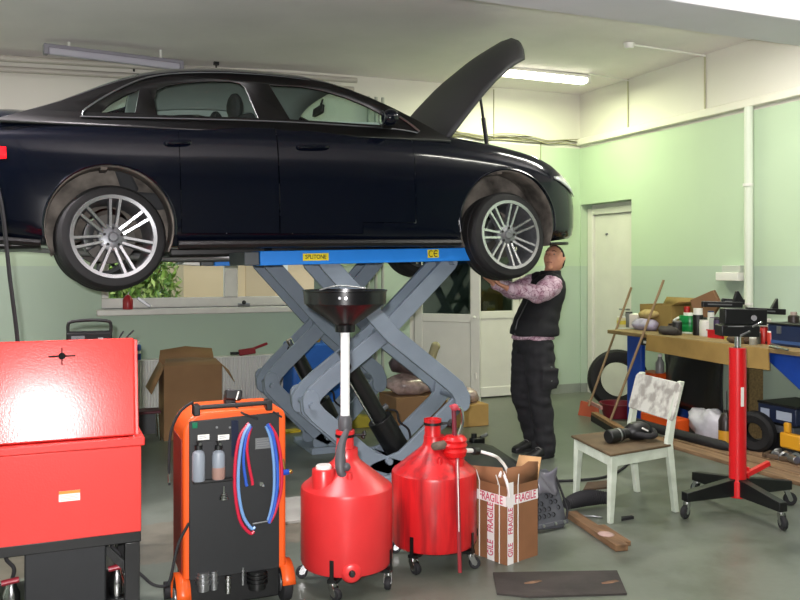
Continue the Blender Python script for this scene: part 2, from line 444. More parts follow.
# single door in the niche of the right wall
d2 = bpy.data.objects.new('door_2', None); COL.objects.link(d2); d2.location = (XR + .17, 8.05, 0); d2['kind'] = 'structure'
mb = MB(); mb.bx(XR + .165, XR + .22, 7.5, YB, 0, 2.35); struct(mb.build('door_niche_back', mdoor, d2))
mb = MB(); mb.bx(XR + .09, XR + .17, YB - .13, YB - .03, 0, 2.25); mb.bx(XR + .09, XR + .17, 7.57, 7.65, 0, 2.25); mb.bx(XR + .09, XR + .17, 7.65, YB - .13, 2.17, 2.25)
struct(mb.build('door_frame', mdoor, d2, bevel=.006))
mb = MB(); mb.bx(XR + .12, XR + .165, 7.65, YB - .13, .02, 2.165); lf = struct(mb.build('door_leaf', mdoor, d2, bevel=.006))
mb = MB(); mb.ball((XR + .115, 8.16, 1.93), .018, 10); struct(mb.build('peephole', M['steel'], lf))
mb = MB(); mb.cyl((XR + .12, 7.74, 1.05), (XR + .07, 7.74, 1.05), .01, n=8); mb.cyl((XR + .07, 7.73, 1.05), (XR + .07, 7.86, 1.05), .01, n=8); struct(mb.build('door_handle', M['steel'], lf))

# passage behind the double door
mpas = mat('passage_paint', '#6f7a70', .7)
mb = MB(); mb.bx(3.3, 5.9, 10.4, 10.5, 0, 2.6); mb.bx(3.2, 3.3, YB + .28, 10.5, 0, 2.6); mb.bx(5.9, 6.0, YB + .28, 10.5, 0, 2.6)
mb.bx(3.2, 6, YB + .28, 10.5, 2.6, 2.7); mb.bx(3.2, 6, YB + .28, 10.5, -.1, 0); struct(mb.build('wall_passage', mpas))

# ------------------------------------------------------------------ outside the window: yard, pale house wall, shrubs
mb = MB(); mb.bx(-9, 3.15, YB + .3, 22, -.1, .25); struct(mb.build('ground', mat('yard', '#6d7a4a', .9, var=.3, scale=2)))
mhouse = mat('render_coat', '#cdb393', .85, var=.06, scale=1.5)
h = thing('shed', (2.9, 12.2, .25), 'beige rendered shed wall seen through the window beyond the mullion', 'shed')
mb = MB(); mb.bx(1.74, 5.2, 12.0, 14.5, .25, 3.2); mb.build('wall', mhouse, h)
mb = MB(); mb.bx(2.62, 3.05, 11.97, 12.0, .5, 2.6); fr = mb.build('shutter', mat('pale_shutter', '#b9a184', .7), h)
mb = MB(); mb.bx(3.16, 3.24, 11.95, 12.0, .3, 2.6); mb.build('downpipe', M['white_plastic'], h)
mb = MB(); mb.bx(1.6, 5.4, 11.8, 14.7, 3.2, 3.35); mb.build('roof', M['black_metal'], h)
mleaf = [mat('leaf_a', '#7d9a3c', .6), mat('leaf_b', '#587a2c', .6), mat('leaf_c', '#a3b562', .6)]
def shrub(c, rx, ry, rz, n, label):
    t = thing('shrub', (c[0], c[1], .25), label, 'shrub', 'shrubs outside the window')
    mb = MB()
    for i in range(n):
        v = Vector((random.gauss(0, 1), random.gauss(0, 1), random.gauss(0, 1))).normalized() * random.uniform(.35, 1)
        p = Vector((c[0] + v.x * rx, c[1] + v.y * ry, .25 + rz + v.z * rz))
        q = Euler((random.uniform(0, 6), random.uniform(0, 6), random.uniform(0, 6))).to_matrix(); L = random.uniform(.03, .075)
        mb.add([p + q @ Vector((-L, 0, 0)), p + q @ Vector((0, L * .35, .01)), p + q @ Vector((L, 0, 0)), p + q @ Vector((0, -L * .35, .01))], [(0, 1, 2, 3)], random.randrange(3))
    o = mb.build('foliage', mleaf, t, norm=False)
    mb = MB()
    for i in range(7):
        a = random.uniform(0, 6.28); e = Vector((c[0] + math.cos(a) * rx * .7, c[1] + math.sin(a) * ry * .7, .25 + rz * random.uniform(1.2, 1.9)))
        mb.tube(spline([(c[0], c[1], .25), (c[0] + math.cos(a) * rx * .25, c[1] + math.sin(a) * ry * .25, .25 + rz * .6), e], 4), [.025] * 4 + [.015] * 4 + [.008], 5)
    mb.build('branches', M['wood'], t)
for c, rx, ry, rz, n, l in (((.95, 11.2), .65, .5, .95, 5200, 'light green leafy shrub nearest the window, left of the shed'),
                      ((.1, 12.6), .9, .7, 1.3, 3000, 'tall green shrub further off behind the car wheel'),
                      ((1.3, 15.5), 1.0, .6, 1.5, 2600, 'pale shrub farthest from the window, beside the shed corner')):
    shrub((c[0], c[1]), rx, ry, rz, n, l)

# ------------------------------------------------------------------ lamps, light and camera
mtube = mat('lit_diffuser', '#ffffff', .4, emit=(255, 252, 225), estr=9.0)
def batten(p, length, label, lit, half=.07, hm=None):
    hm = hm or M['white_plastic']
    t = thing('fluorescent_lamp', p, label, 'ceiling light', None)
    x0, x1 = p[0] - length / 2, p[0] + length / 2
    mb = MB(); mb.bx(x0, x1, p[1] - half, p[1] + half, p[2] - .035, p[2]); mb.build('housing', hm, t, bevel=.008)
    mb = MB(); pr = [(-half * .95, -.03), (-half * .95, -.06), (-half * .6, -.09), (half * .6, -.09), (half * .95, -.06), (half * .95, -.03)]
    mb.prism(pr, (x0 + .02, p[1], p[2]), (0, 1, 0), (0, 0, 1), (length - .04, 0, 0))
    mb.build('diffuser', lit, t, bevel=.01)
    mb = MB()
    for x in (x0, x1):
        mb = MB(); mb.bx(x - .02, x + .02, p[1] - half * 1.03, p[1] + half * 1.03, p[2] - .095, p[2]); mb.build('end_cap', hm, t, bevel=.008)
    return t
batten((4.79, 7.62, 3.64), 1.28, 'lit white fluorescent lamp on the ceiling behind the raised hood', mtube)
FILL_LAMPS = [((.6, 3.9, 3.565), 'unseen fluorescent lamp added for fill light, front ceiling left'), ((4.2, 3.2, 3.645), 'unseen fluorescent lamp added for fill light, front ceiling right'), ((-1.2, 5.2, 3.512), 'unseen fluorescent lamp added for fill light, ceiling left of the car'), ((4.6, 5.0, 3.645), 'unseen fluorescent lamp added for fill light, ceiling just behind the beam')]
for p_, lab in FILL_LAMPS: batten(p_, 1.28, lab, mtube)  # battens out of view, added to carry fill light
mdim = mat('grey_diffuser', '#b3b0bd', .4)

def area(name, loc, rot, size, sy, power, col):
    l = bpy.data.lights.new(name, 'AREA'); l.shape = 'RECTANGLE'; l.size = size; l.size_y = sy; l.energy = power; l.color = col
    o = bpy.data.objects.new(name, l); COL.objects.link(o); o.location = loc; o.rotation_euler = rot; return o
area('tube_and_fill_light', (4.79, 7.62, 3.535), (0, 0, 0), 1.2, .1, 56, (.93, 1, .64))
for k, (p_, lab) in enumerate(FILL_LAMPS): area('tube_and_fill_light', (p_[0], p_[1], p_[2] - .1), (0, 0, 0), 1.2, .1, (72, 36, 140, 44)[k], ((1, .92, .96), (1, .98, .90))[k % 2])  # fill light of the added, unseen battens
fl = bpy.data.lights.new('camera_flash', 'SPOT'); fl.energy = 860; fl.color = (1, .97, .97); fl.shadow_soft_size = .025; fl.spot_size = R(140); fl.spot_blend = .4
fo = bpy.data.objects.new('camera_flash', fl); COL.objects.link(fo); fo.location = (-.05, .02, CH + .07); fo.rotation_euler = (R(90 - 3), 0, -YAW)

w = bpy.data.worlds.new('World'); S.world = w; w.use_nodes = True
bg = w.node_tree.nodes['Background']; bg.inputs[0].default_value = (.80, .88, 1, 1); bg.inputs[1].default_value = 1.6
sun = bpy.data.lights.new('sun', 'SUN'); sun.energy = 3.5; sun.angle = R(3)
so = bpy.data.objects.new('sun', sun); COL.objects.link(so); so.rotation_euler = (R(28), 0, R(-15))

cam = bpy.data.cameras.new('camera'); co = bpy.data.objects.new('camera', cam); COL.objects.link(co)
cam.sensor_fit = 'HORIZONTAL'; cam.sensor_width = 36; cam.lens = 36 * FPX / 800; cam.shift_y = -(300 - HY) / 800
co.location = (0, 0, CH); co.rotation_euler = (PI / 2, 0, -YAW); cam.clip_start = .05
S.camera = co
S.view_settings.view_transform = 'Standard'; S.view_settings.look = 'None'; S.view_settings.gamma = 1; S.view_settings.exposure = -.1
S.view_settings.use_curve_mapping = False
# ================================================================== THE CAR (x forward from the rear axle, y from the centre line, z from its ground)
CAR0 = Vector((.355, 6.29, 1.47)); CPITCH = math.atan(.07 / 2.81)
CM = Matrix.Translation(CAR0) @ Matrix.Rotation(-CPITCH, 4, 'Y')
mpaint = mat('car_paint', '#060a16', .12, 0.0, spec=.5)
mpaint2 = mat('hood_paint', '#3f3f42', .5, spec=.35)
mdark = mat('car_black_trim', '#0b0b0c', .4)
mchr = mat('car_chrome', '#8f9296', .3, 1.0)
mliner = mat('arch_liner', '#79726a', .9, var=.4, scale=7, col2='#35312d')
mcglass = glass_mat('car_glass', (.80, .90, .87), .06)
mseat = mat('seat_fabric', '#2a2b2d', .8)
malu = mat('rim_polish', '#d3d5d8', .22, .85)
malug = mat('rim_grey', '#77797d', .4, .6, var=.15, scale=25)
mtire = mat('tire', '#101012', .75, var=.2, scale=25)
mbrake = mat('brake_disc', '#55524e', .5, .6)

car = thing('car', CAR0, 'black four-door saloon car raised on the scissor lift with its hood open', 'car')
W_ = [(-.99, .52), (-.97, .64), (-.92, .74), (-.82, .82), (-.6, .875), (-.4, .895), (0, .91), (2.75, .912), (3.0, .905), (3.15, .89), (3.28, .86), (3.40, .80), (3.5, .72), (3.6, .58), (3.66, .42), (3.70, .25)]
ZB = [(-.99, .34), (-.95, .29), (-.62, .245), (-.45, .215), (0, .19), (.5, .185), (2.5, .165), (3.2, .185), (3.4, .20), (3.6, .22), (3.7, .27)]
ZS = [(-.99, .88), (-.9, .97), (-.6, .995), (0, 1.0), (1.0, 1.012), (1.9, 1.002), (2.2, .985), (2.57, .945), (2.83, .905), (3.1, .848), (3.25, .795), (3.4, .72), (3.55, .64), (3.7, .54)]
ZT = [(-.99, .90), (-.93, 1.05), (-.8, 1.095), (-.6, 1.125), (-.3, 1.11), (2.2, 1.03), (2.6, .99), (3.1, .92), (3.4, .82), (3.6, .72), (3.7, .60)]
def section(x):
    w = sinterp(W_, x); zb = sinterp(ZB, x); zs = sinterp(ZS, x); zt = sinterp(ZT, x)
    h = zs - zb
    half = [(0, zb), (.55 * w, zb), (.88 * w, zb + .005), (.955 * w, zb + .03), (.985 * w, zb + .09), (.99 * w, zb + .2 * h), (1.0 * w, zb + .38 * h),
            (1.0 * w, zb + .55 * h), (.992 * w, zb + .70 * h), (.985 * w, zb + .785 * h), (.979 * w, zb + .815 * h), (.955 * w, zb + .90 * h), (.925 * w, zb + .965 * h), (.89 * w, zs), (.80 * w, zs + .30 * (zt - zs))]
    if 2.33 < x < 3.42:    # engine bay, open: the deck drops between the wings
        half += [(.79 * w, zs + .25 * (zt - zs)), (.77 * w, zs - .16), (.4 * w, zs - .18), (0, zs - .18)]
    else:
        half += [(.72 * w, zs + .45 * (zt - zs)), (.55 * w, zs + .72 * (zt - zs)), (.3 * w, zs + .92 * (zt - zs)), (0, zt)]
    return half
XS = [-.99, -.975, -.95, -.92, -.87, -.80, -.70, -.58, -.45, -.3, -.15, 0, .15, .3, .42, .55, .7, .88, 1.06, 1.25, 1.45, 1.65, 1.85, 2.05, 2.2, 2.32, 2.335, 2.45, 2.6, 2.72, 2.85, 2.98, 3.08, 3.18, 3.27, 3.35, 3.415, 3.43, 3.48, 3.54, 3.60, 3.65, 3.68, 3.70]
mb = MB(); mb.T = CM
rows = []
for x in XS:
    hf = section(x); rows.append([Vector((x, -y, z)) for y, z in hf] + [Vector((x, y, z)) for y, z in hf[-2:0:-1]])
mb.grid(rows, close=True)
mb.add(rows[0], [tuple(range(len(rows[0])))]); mb.add(rows[-1], [tuple(range(len(rows[0])))[::-1]])
body = mb.build('body', mpaint, car, sharp=50)
# weld, then cut the four wheel arches
bm = bmesh.new(); bm.from_mesh(body.data); bmesh.ops.remove_doubles(bm, verts=bm.verts, dist=1e-5); bmesh.ops.recalc_face_normals(bm, faces=bm.faces); bm.to_mesh(body.data); bm.free()
ARCH = [(0.0, .322, .384), (2.805, .325, .405)]
mb = MB(); mb.T = CM
for ax, az, ar in ARCH:
    for sd in (-1, 1): mb.cyl((ax, sd * .60, az), (ax, sd * 1.1, az), ar, n=48)
cut = mb.build('cutter', mliner, car)
q = body.modifiers.new('arches', 'BOOLEAN'); q.operation = 'DIFFERENCE'; q.object = cut; q.solver = 'EXACT'
apply_mods(body); bpy.data.objects.remove(cut)
bm = bmesh.new(); bm.from_mesh(body.data)
bmesh.ops.delete(bm, geom=[f for f in bm.faces if f.material_index == 1 or any(abs(math.hypot((inv_ := CM.inverted() @ (f.calc_center_median() + CAR0)).x - ax, inv_.z - az)) < ar - .003 and abs(inv_.y) > .55 for ax, az, ar in ARCH)], context='FACES')
bmesh.ops.triangulate(bm, faces=[f for f in bm.faces if len(f.verts) > 4])
for e in bm.edges: e.smooth = not (len(e.link_faces) == 2 and e.calc_face_angle(0) > R(50))
for f in bm.faces: f.smooth = True
bm.to_mesh(body.data); bm.free()
# doors of the near and far side become panels of their own
inv = CM.inverted()
def split_panel(name, x0, x1, z0, z1, sd, parent):
    bm = bmesh.new(); bm.from_mesh(body.data); keep = []
    for f in bm.faces:
        c = inv @ (f.calc_center_median() + CAR0)
        if x0 < c.x < x1 and z0 < c.z < z1 and c.y * sd > .6 and abs(f.normal.y) > .4: keep.append(f)
    if not keep: bm.free(); return None
    b2 = bm.copy(); ids = {f.index for f in keep}
    bmesh.ops.delete(bm, geom=keep, context='FACES'); bm.to_mesh(body.data); bm.free()
    b2.faces.ensure_lookup_table()
    bmesh.ops.delete(b2, geom=[f for f in b2.faces if f.index not in ids], context='FACES')
    vs = set(v for v in b2.verts)
    cx = sum((v.co.x for v in vs)) / len(vs); cz = sum((v.co.z for v in vs)) / len(vs)
    for v in b2.verts:
        v.co.y += sd * .0015
        if v.is_boundary: v.co.x += .0035 * (1 if v.co.x < cx else -1); v.co.z += .0035 * (1 if v.co.z < cz else -1)
    me = bpy.data.meshes.new(name); b2.to_mesh(me); b2.free(); me.materials.append(mpaint)
    o = bpy.data.objects.new(name, me); COL.objects.link(o); o.parent = parent
    return o
DO = {}
for sd in (-1, 1):
    DO[sd, 'r'] = split_panel('rear_door', .43, 1.06, .30, .985, sd, car)
    DO[sd, 'f'] = split_panel('front_door', 1.06, 2.05, .30, .985, sd, car)
# wheel arch liners: dirty grey shells
for ax, az, ar in ARCH:
    for sd in (-1, 1):
        mb = MB(); mb.T = CM; r = ar - .004; rows = []
        for y in (.885, .80, .72, .61): rows.append([Vector((ax + r * math.cos(a), sd * y, az + r * math.sin(a))) for a in [R(-25 + 230 * i / 28) for i in range(29)]])
        rows.append([Vector((ax + r * .35 * math.cos(a), sd * .60, az + r * .35 * math.sin(a))) for a in [R(-25 + 230 * i / 28) for i in range(29)]])
        mb.grid(rows); mb.bar((ax - .03, sd * .84, az + r - .01), (ax - .03, sd * .64, az + r - .01), .04, .03); mb.build('wheel_arch_liner', mliner, car, solid=.006)
        mb = MB(); mb.T = CM; mb.tube([(ax + (ar + .002) * math.cos(a), sd * (.912 if ax < 1 else .905), az + (ar + .002) * math.sin(a)) for a in [R(-8 + 196 * i / 30) for i in range(31)]], .008, 6)
        mb.build('arch_lip', mpaint, car)
# under-floor and exhaust
mb = MB(); mb.T = CM; mb.bx(.42, 2.38, -.26, .26, .13, .20); mb.bx(-.95, -.40, -.6, .6, .2, .26); mb.build('underbody', mdark, car, bevel=.02)
mb = MB(); mb.T = CM; mb.tube(spline([(2.3, .1, .15), (1.4, .12, .13), (.5, .2, .13), (-.2, .3, .2), (-.95, .45, .27)], 6), .035, 10); mb.build('exhaust_pipe', M['steel'], car)
mb = MB(); mb.T = CM; mb.cyl((0, -.72, .26), (0, .72, .26), .035); mb.build('axle', mdark, car)
mb = MB(); mb.T = CM; mb.cyl((2.81, -.72, .25), (2.81, .72, .25), .03); mb.build('axle', mdark, car)
mb = MB(); mb.T = CM; mb.bx(2.45, 3.15, -.5, .5, .17, .24); mb.build('engine_guard', mdark, car)
mb = MB(); mb.T = CM; mb.prism([(3.22, -.83), (3.36, -.80), (3.47, -.70), (3.56, -.56), (3.62, -.4), (3.66, 0), (3.62, .4), (3.56, .56), (3.47, .70), (3.36, .80), (3.22, .83)], (0, 0, .165), (1, 0, 0), (0, 1, 0), (0, 0, .02))
mb.build('front_splitter', mdark, car, bevel=.004)

# ---- greenhouse
ZR = [(-.62, 1.02), (-.444, 1.082), (-.268, 1.147), (-.026, 1.258), (.224, 1.352), (.482, 1.402), (.748, 1.424), (.955, 1.427), (1.341, 1.410), (1.639, 1.349), (1.955, 1.222), (2.1, 1.148), (2.3, 1.03), (2.36, .99)]
def ze(x): return sinterp(ZR, x) - .05
def ysd(z): return .835 - .47 * (z - 1.0)
rows = []; xr = [-.62, -.52, -.444, -.36, -.268, -.15, -.026, .1, .224, .35, .482, .62, .748, .955, 1.15, 1.341, 1.5, 1.639, 1.8, 1.955, 2.1, 2.2, 2.3, 2.36]
tt = [-1, -.97, -.93, -.87, -.78, -.66, -.5, -.3, 0, .3, .5, .66, .78, .87, .93, .97, 1]
for x in xr:
    e = ze(x); y = ysd(e); h = .055 + .04 * max(0, min(1, (sinterp(ZR, x) - 1.0) / .4))
    rows.append([Vector((x, t * y, e + h * (1 - abs(t) ** 3.2))) for t in tt])
def cols(i0, i1, j0, j1): return [[p for p in r[j0:j1 + 1]] for r in rows[i0:i1 + 1]]
i_rw0, i_rw1 = 2, 8; i_ws0, i_ws1 = 17, 22
mb = MB(); mb.T = CM
mb.grid(cols(0, i_rw0, 0, 16)); mb.grid(cols(i_rw1, i_ws0, 0, 16)); mb.grid(cols(i_ws1, 23, 0, 16))
for a, bq in ((i_rw0, i_rw1), (i_ws0, i_ws1)): mb.grid(cols(a, bq, 0, 3)); mb.grid(cols(a, bq, 13, 16))
mb.build('roof', mpaint, car, solid=.015, sharp=50)
mb = MB(); mb.T = CM; mb.grid(cols(i_rw0, i_rw1, 3, 13)); mb.build('rear_windscreen', mcglass, car)
mb = MB(); mb.T = CM; mb.grid(cols(i_ws0, i_ws1, 3, 13)); mb.build('windscreen', mcglass, car)
mb = MB(); mb.T = CM; inn = [[Vector((p.x, p.y * .965, p.z - .028)) for p in r_] for r_ in rows[8:18]]
mb.grid(inn); mb.build('headliner', mat('headliner_grey', '#b4b8b4', .9), car, solid=.006)
# side frames with three openings each
QUARTER = [(-.045, 1.035), (.02, 1.10), (.10, 1.155), (.205, 1.215), (.167, 1.045)]
RDOOR = [(.30, 1.035), (.29, 1.14), (.315, 1.215), (.375, 1.25), (.50, 1.28), (.65, 1.30), (.80, 1.308), (.862, 1.298), (.895, 1.265), (.955, 1.045)]
FDOOR = [(1.17, 1.047), (1.062, 1.300), (1.294, 1.302), (1.44, 1.282), (1.60, 1.24), (1.74, 1.185), (1.854, 1.125), (1.885, 1.06), (1.89, 1.032)]
def on_side(sd, p, off=0.0): return Vector((p[0], sd * (ysd(p[1]) + off), p[1]))
for sd in (-1, 1):
    top = [(x, ze(x)) for x in xr]
    outline = [(-.62, .95)] + top + [(2.36, .93)]
    loops = [outline, QUARTER, RDOOR, FDOOR]
    fl2 = [p for l in loops for p in l]
    tris = tessellate_polygon([[Vector((x, z, 0)) for x, z in l] for l in loops])
    mb = MB(); mb.T = CM; mb.add([on_side(sd, p) for p in fl2], tris)
    mb.build('side_frame', mdark, car, solid=.02 )
    mb = MB(); mb.T = CM; inn_o = [(-.30, 1.03)] + [(x, ze(x) - .015) for x in xr if -.27 < x < 2.0] + [(2.05, 1.06)]
    lp2 = [inn_o, QUARTER, RDOOR, FDOOR]
    mb.add([on_side(sd, p, -.030) for l in lp2 for p in l], tessellate_polygon([[Vector((x, z, 0)) for x, z in l] for l in lp2])); mb.build('pillar_trim', bpy.data.materials.get('headliner_grey'), car)
    for nm, poly in (('quarter_glass', QUARTER), ('rear_door_glass', RDOOR), ('front_door_glass', FDOOR)):
        mb = MB(); mb.T = CM; mb.add([on_side(sd, p, -.012) for p in poly], [tuple(range(len(poly)))]); mb.build(nm, mcglass, car)
    up = [(-.142, 1.03), (-.125, 1.055), (0, 1.152), (.155, 1.248), (.28, 1.302), (.459, 1.340), (.75, 1.366), (1.1, 1.368), (1.36, 1.352)]
    pts = spline([on_side(sd, p, .004) for p in up], 5)
    mb = MB(); mb.T = CM; mb.tube(pts, [.006] * 20 + [.006 - .004 * i / (len(pts) - 21) for i in range(len(pts) - 20)], 6)
    mb.tube(spline([on_side(sd, p, .007) for p in [(-.142, 1.03), (-.139, 1.005), (-.05, 1.003), (1.02, 1.024), (1.85, 1.010), (2.10, .985)]], 5), .0055, 6)
    mb.tube(spline([on_side(sd, p, .005) for p in [(1.955, 1.13), (2.05, 1.06), (2.12, .995)]], 5), .008, 6)
    mb.build('window_trim', mchr, car)
    # thin bright edge of the rear door seal
    mb = MB(); mb.T = CM; mb.tube([on_side(sd, p, -.006) for p in RDOOR[2:]], .004, 5); mb.tube([on_side(sd, p, -.006) for p in FDOOR[1:7]], .004, 5); mb.build('window_seal', M['steel'], car)
    # mirror
    mb = MB(); mb.T = CM
    rows2 = []
    for t, s2 in ((0, .35), (.12, .8), (.35, 1), (.7, .92), (.92, .6), (1, .2)):
        rows2.append([Vector((1.78 + .12 * t + .01, sd * (.955 + .075 * s2 * math.cos(a)), 1.06 + .062 * s2 * math.sin(a) + .01 * t)) for a in [2 * PI * i / 14 for i in range(14)]])
    mb.grid(rows2, close=True); mb.add(rows2[0], [tuple(range(14))]); mb.add(rows2[-1], [tuple(range(14))])
    mo = mb.build('side_mirror', mpaint, car, sub=1)
    mb = MB(); mb.T = CM; mb.bar((1.87, sd * .82, 1.02), (1.86, sd * .92, 1.035), .07, .03); mb.build('mirror_stalk', mdark, mo, bevel=.005)
    mb = MB(); mb.T = CM; mb.tube([(1.785, sd * (.955 + .06 * math.cos(a)), 1.06 + .045 * math.sin(a)) for a in [2 * PI * i / 14 for i in range(14)]], .004, 5, closed=True); mb.build('mirror_rim', mchr, mo)
    # door handles
    for x0, x1 in ((.335, .49), (1.195, 1.41)):
        xc = (x0 + x1) / 2; yb = sinterp(W_, xc) * .985
        key = 'r' if x0 < 1 else 'f'; par = DO.get((sd, key)) or car
        mb = MB(); mb.T = CM
        mb.tube(spline([(x0, sd * yb * .99, .842), (x0 + .03, sd * (yb + .022), .846), (x1 - .03, sd * (yb + .024), .852), (x1, sd * yb * .99, .856)], 5), .014, 8)
        mb.build('door_handle', mpaint, par if key == 'f' else car)
# fuel flap edge highlights / rear lamp / head lamp
mtail = mat('tail_lamp', '#7d0a0c', .15, emit=(255, 20, 30), estr=3.0)
mhl = mat('head_lamp_lens', '#cfd5cf', .08, .2, coat=1)
for sd in (-1, 1):
    rws = []
    for x in (-.955, -.92, -.86, -.78, -.68, -.575):
        w = sinterp(W_, x); tp = (x + .955) / .38
        rws.append([Vector((x, sd * (w * (.995 if k < 2 else .985 if k < 4 else .965) + .006), .70 + .03 * tp + (.20 - .09 * tp) * k / 5)) for k in range(6)])
    mb = MB(); mb.T = CM; mb.grid(rws); mb.build('tail_lamp', mtail, car, solid=.015)
    rws = []
    for x in (3.24, 3.30, 3.36, 3.42, 3.48, 3.54):
        w = sinterp(W_, x); t = (x - 3.24) / .30; zs = sinterp(ZS, x)
        rws.append([Vector((x + .008, sd * (w * (.90 + .09 * math.sin(PI * .5 * (1 - k / 4))) + .008), zs - .125 + .10 * (k / 4) * (.35 + .65 * min(1, t * 2.5)) + .03 * t)) for k in range(5)])
    mb = MB(); mb.T = CM; mb.grid(rws); mb.build('head_lamp', mhl, car, solid=.01)
# radiator grille and front air intakes
mb = MB(); mb.T = CM; mb.prism([(-.30, .70), (.30, .70), (.27, .42), (.20, .33), (-.20, .33), (-.27, .42)], (3.695, 0, 0), (0, 1, 0), (0, 0, 1), (.03, 0, 0)); g_ = mb.build('grille', mdark, car, bevel=.01)
mb = MB(); mb.T = CM
mb.tube([(3.728, y, z) for y, z in [(-.30, .70), (.30, .70), (.27, .42), (.20, .33), (-.20, .33), (-.27, .42)]], .01, 6, closed=True); mb.build('grille_surround', mchr, g_)
# side sills and bumper lower strips
for sd in (-1, 1):
    mb = MB(); mb.T = CM; mb.tube([(.40, sd * .895, .205), (1.4, sd * .90, .20), (2.40, sd * .895, .19)], .028, 8); mb.build('sill_strip', mdark, car)
    mb = MB(); mb.T = CM; mb.tube(spline([(-.40, sd * .86, .23), (-.7, sd * .83, .26), (-.9, sd * .72, .30)], 4), .022, 8); mb.build('bumper_strip', mdark, car)
# licence plate holder area kept plain; boot spoiler edge
# ---- hood, hinged at the foot of the windscreen and propped open
HP = Vector((2.37, 0, 1.0)); HA = R(53)
def hood_pt(s, t, dz=0):
    """closed hood: s 0..1 front-rear, t -1..1 across"""
    x = 2.37 + s * (1.31 - .30 * abs(t) ** 2.2) - .03 * abs(t) ** 3 * (1 - s)
    y = t * (.745 - .05 * s - .13 * max(0, s - .72) / .28 * abs(t))
    drop = .05 * s * s + .10 * max(0, (s - .5) / .5) ** 2.0
    z = 1.035 - drop - .055 * abs(t) ** 3 - .055 * s + dz
    return Vector((x, y, z))
def hood_open(p):
    d = p - HP; c_, s_ = math.cos(HA), math.sin(HA)
    return Vector((HP.x + d.x * c_ - d.z * s_, p.y, HP.z + d.x * s_ + d.z * c_))
sn = [0, .1, .2, .35, .5, .62, .72, .80, .87, .93, .97, 1]; tn = [-1, -.96, -.9, -.8, -.6, -.3, 0, .3, .6, .8, .9, .96, 1]
mb = MB(); mb.T = CM
topr = [[hood_open(hood_pt(s, t)) for t in tn] for s in sn]; botr = [[hood_open(hood_pt(s, t, -.055 if (0 < i < len(sn) - 1 and abs(t) < .95) else -.035)) for t in tn] for i, s in enumerate(sn)]
n_r, n_c = len(sn), len(tn)
mb.grid(topr); mb.grid(botr)
for a in (0, n_r - 1): mb.grid([topr[a], botr[a]])
for a in (0, n_c - 1): mb.grid([[r[a] for r in topr], [r[a] for r in botr]])
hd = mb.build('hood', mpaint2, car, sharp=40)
bm = bmesh.new(); bm.from_mesh(hd.data); bmesh.ops.remove_doubles(bm, verts=bm.verts, dist=1e-5); bmesh.ops.recalc_face_normals(bm, faces=bm.faces); bm.to_mesh(hd.data); bm.free()
for sd in (-1, 1):
    mb = MB(); mb.T = CM; e = hood_open(hood_pt(.45, sd * .9, -.05)); mb.cyl((2.75, sd * .70, .93), e, .011); mb.cyl((2.75, sd * .70, .93), Vector((2.75, sd * .70, .93)).lerp(e, .55), .017); mb.build('hood_strut', mdark, car)
mb = MB(); mb.T = CM; mb.bx(2.50, 3.05, -.33, .33, .62, .86); mb.bx(2.45, 2.6, .4, .62, .65, .83); mb.bx(3.1, 3.3, -.5, .5, .55, .70); mb.build('engine', mdark, car, bevel=.02)
# ---- cabin: seats, dashboard, steering wheel, inner mirror
def seat(xb, y, w, tilt, parent=car):
    mb = MB(); mb.T = CM; mb.box((xb + .28, y, .55), (.52, w, .16)); mb.box((xb + .02, y, .82), (.13, w * .92, .62), (0, R(-tilt), 0)); so_ = mb.build('seat', mseat, parent, bevel=.04, seg=3)
    hx = xb - .10
    mb = MB(); mb.T = CM; mb.ball((hx, y, 1.19), (.055, .125, .10), 14); mb.build('headrest', mseat, so_)
    mb = MB(); mb.T = CM
    for dy in (-.05, .05): mb.cyl((hx + .02, y + dy, 1.0), (hx, y + dy, 1.2), .007, n=6)
    mb.build('headrest_post', M['steel'], so_)
seat(.99, -.37, .5, 17); seat(.99, .37, .5, 17)
mb = MB(); mb.T = CM; mb.bx(.1, .6, -.62, .62, .42, .58); mb.box((.07, 0, .76), (.14, 1.24, .5), (0, R(-22), 0)); rs = mb.build('rear_seat', mseat, car, bevel=.04)
for y in (-.38, .38):
    mb = MB(); mb.T = CM; mb.ball((-.05, y, 1.06), (.05, .12, .075), 12); mb.build('headrest', mseat, rs)
mb = MB(); mb.T = CM; mb.bx(1.95, 2.3, -.68, .68, .72, .955); db = mb.build('dashboard', mdark, car, bevel=.05)
mb = MB(); mb.T = CM @ Matrix.Translation((1.78, -.37, .90)) @ Matrix.Rotation(R(68), 4, 'Y'); mb.tube([(.18 * math.cos(a), .18 * math.sin(a), 0) for a in [2 * PI * i / 24 for i in range(24)]], .014, 8, closed=True)
mb.bx(-.17, .17, -.02, .02, -.01, .01); mb.cyl((0, 0, 0), (0, 0, -.2), .03); mb.build('steering_wheel', mdark, car)
mb = MB(); mb.T = CM; mb.box((1.63, 0, 1.265), (.03, .22, .065), (0, R(10), 0)); mb.cyl((1.64, 0, 1.28), (1.67, 0, 1.36), .01, n=6); mb.build('rear_view_mirror', mdark, car, bevel=.01)
